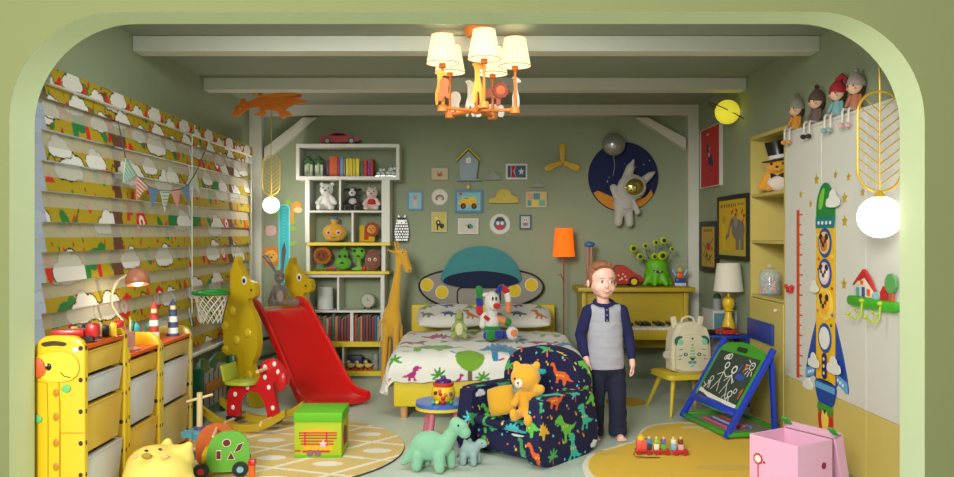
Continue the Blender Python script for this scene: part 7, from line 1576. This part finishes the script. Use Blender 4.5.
for k in range(3): B().sph((-.006, front(-.006, .828-.032*k)-.009, .828-.032*k), (.0048, .003, .0048), u=10, v=6).put('button', M('button grey', (150, 150, 170), .4), pl_)
# jeans
PJ = [('s', (.003, .010, .475), (.112, .078, .06)), ('s', (.003, .012, .44), (.110, .076, .06))]
for H0, K0, A0 in legs: PJ += [(H0, K0, .066, .057), (K0, (A0[0], A0[1], .06), .057, .058), ((A0[0], A0[1], .06), (A0[0], A0[1]-.004, .045), .058, .060)]
b = B()
for p in PJ:
    if p[0] == 's': b.sph(p[1], p[2], u=24, v=16)
    else: b.cap(*p)
me = voxel(b.mesh('jeans'), .006, 5); bm = bmesh.new(); bm.from_mesh(me); bmesh.ops.bisect_plane(bm, geom=bm.verts[:]+bm.edges[:]+bm.faces[:], plane_co=(0, 0, .024), plane_no=(0, .0, -1), clear_outer=True)
for v_ in bm.verts: v_.co += Vector((v_.co.x, v_.co.y, 0)).normalized()*.006*mn.noise(Vector((v_.co.x*10, v_.co.y*10, v_.co.z*26)))
bm.to_mesh(me); bm.free(); o = link('jeans', me, jn, t, ang=180); so = o.modifiers.new('s', 'SOLIDIFY'); so.thickness = .005; so.offset = -1
# hair
HP = [('s', hd(0, .028, 1.058), (.092, .096, .080), rt), ('s', hd(0, .055, 1.01), (.080, .066, .07), rt)]
for a, z, r in ((-.055, 1.100, .024), (-.033, 1.109, .026), (-.008, 1.114, .027), (.02, 1.112, .026), (.045, 1.104, .024)): HP.append(('s', hd(a, -.058+abs(a)*.35, z), (r, r*.75, r*.7), rt))
for s in (-1, 1): HP += [('s', hd(s*.078, .0, 1.03), (.013, .028, .035), rt), ('s', hd(s*.079, -.005, 1.005), (.009, .014, .02), rt)]
blob(HP, hr, 'hair', t, .0045, 3)
# face
ew, ei, ep, br = M('eye white', (236, 232, 226), .25), M('iris', (86, 106, 120), .2), M('pupil', (12, 12, 14), .15), M('eyebrow', (168, 112, 78), .8)
for s in (-1, 1):
    e = B().sph(hd(s*.031, -.0765, 1.006), (.0145, .0075, .0086), rt).put('eye', ew, t)
    B().sph(hd(s*.031+.001, -.0825, 1.006), (.0072, .003, .0072), rt).put('iris', ei, e); B().sph(hd(s*.031+.001, -.0852, 1.006), (.004, .0012, .004), rt).put('pupil', ep, e)
    B().tube([hd(s*.031+a, -.0825+abs(a)*.3, 1.014-abs(a)*.22) for a in (-.014, -.007, 0, .007, .014)], .0016, n=6).put('eyelid', M('eyelid', (200, 132, 108), .6), e)
    B().tube([hd(s*.031+a, -.087+abs(a)*.35, 1.030-abs(a)*.18) for a in (-.015, -.007, 0, .007, .015)], [.0012, .002, .0024, .002, .0012], n=6).put('eyebrow', br, t)
B().tube([hd(a, -.0925+abs(a)*.5, .9425+abs(a)**1.6*2.2) for a in (-.026, -.018, -.009, 0, .009, .018, .026)], [.0025, .005, .007, .0075, .007, .005, .0025], n=8).put('lips', M('lips', (198, 104, 92), .5), t)
B().tube([hd(a, -.097+abs(a)*.5, .945+abs(a)**1.6*2.2) for a in (-.018, -.009, 0, .009, .018)], [.0015, .0036, .0042, .0036, .0015], n=8).put('teeth', M('teeth', (240, 236, 226), .3), t)
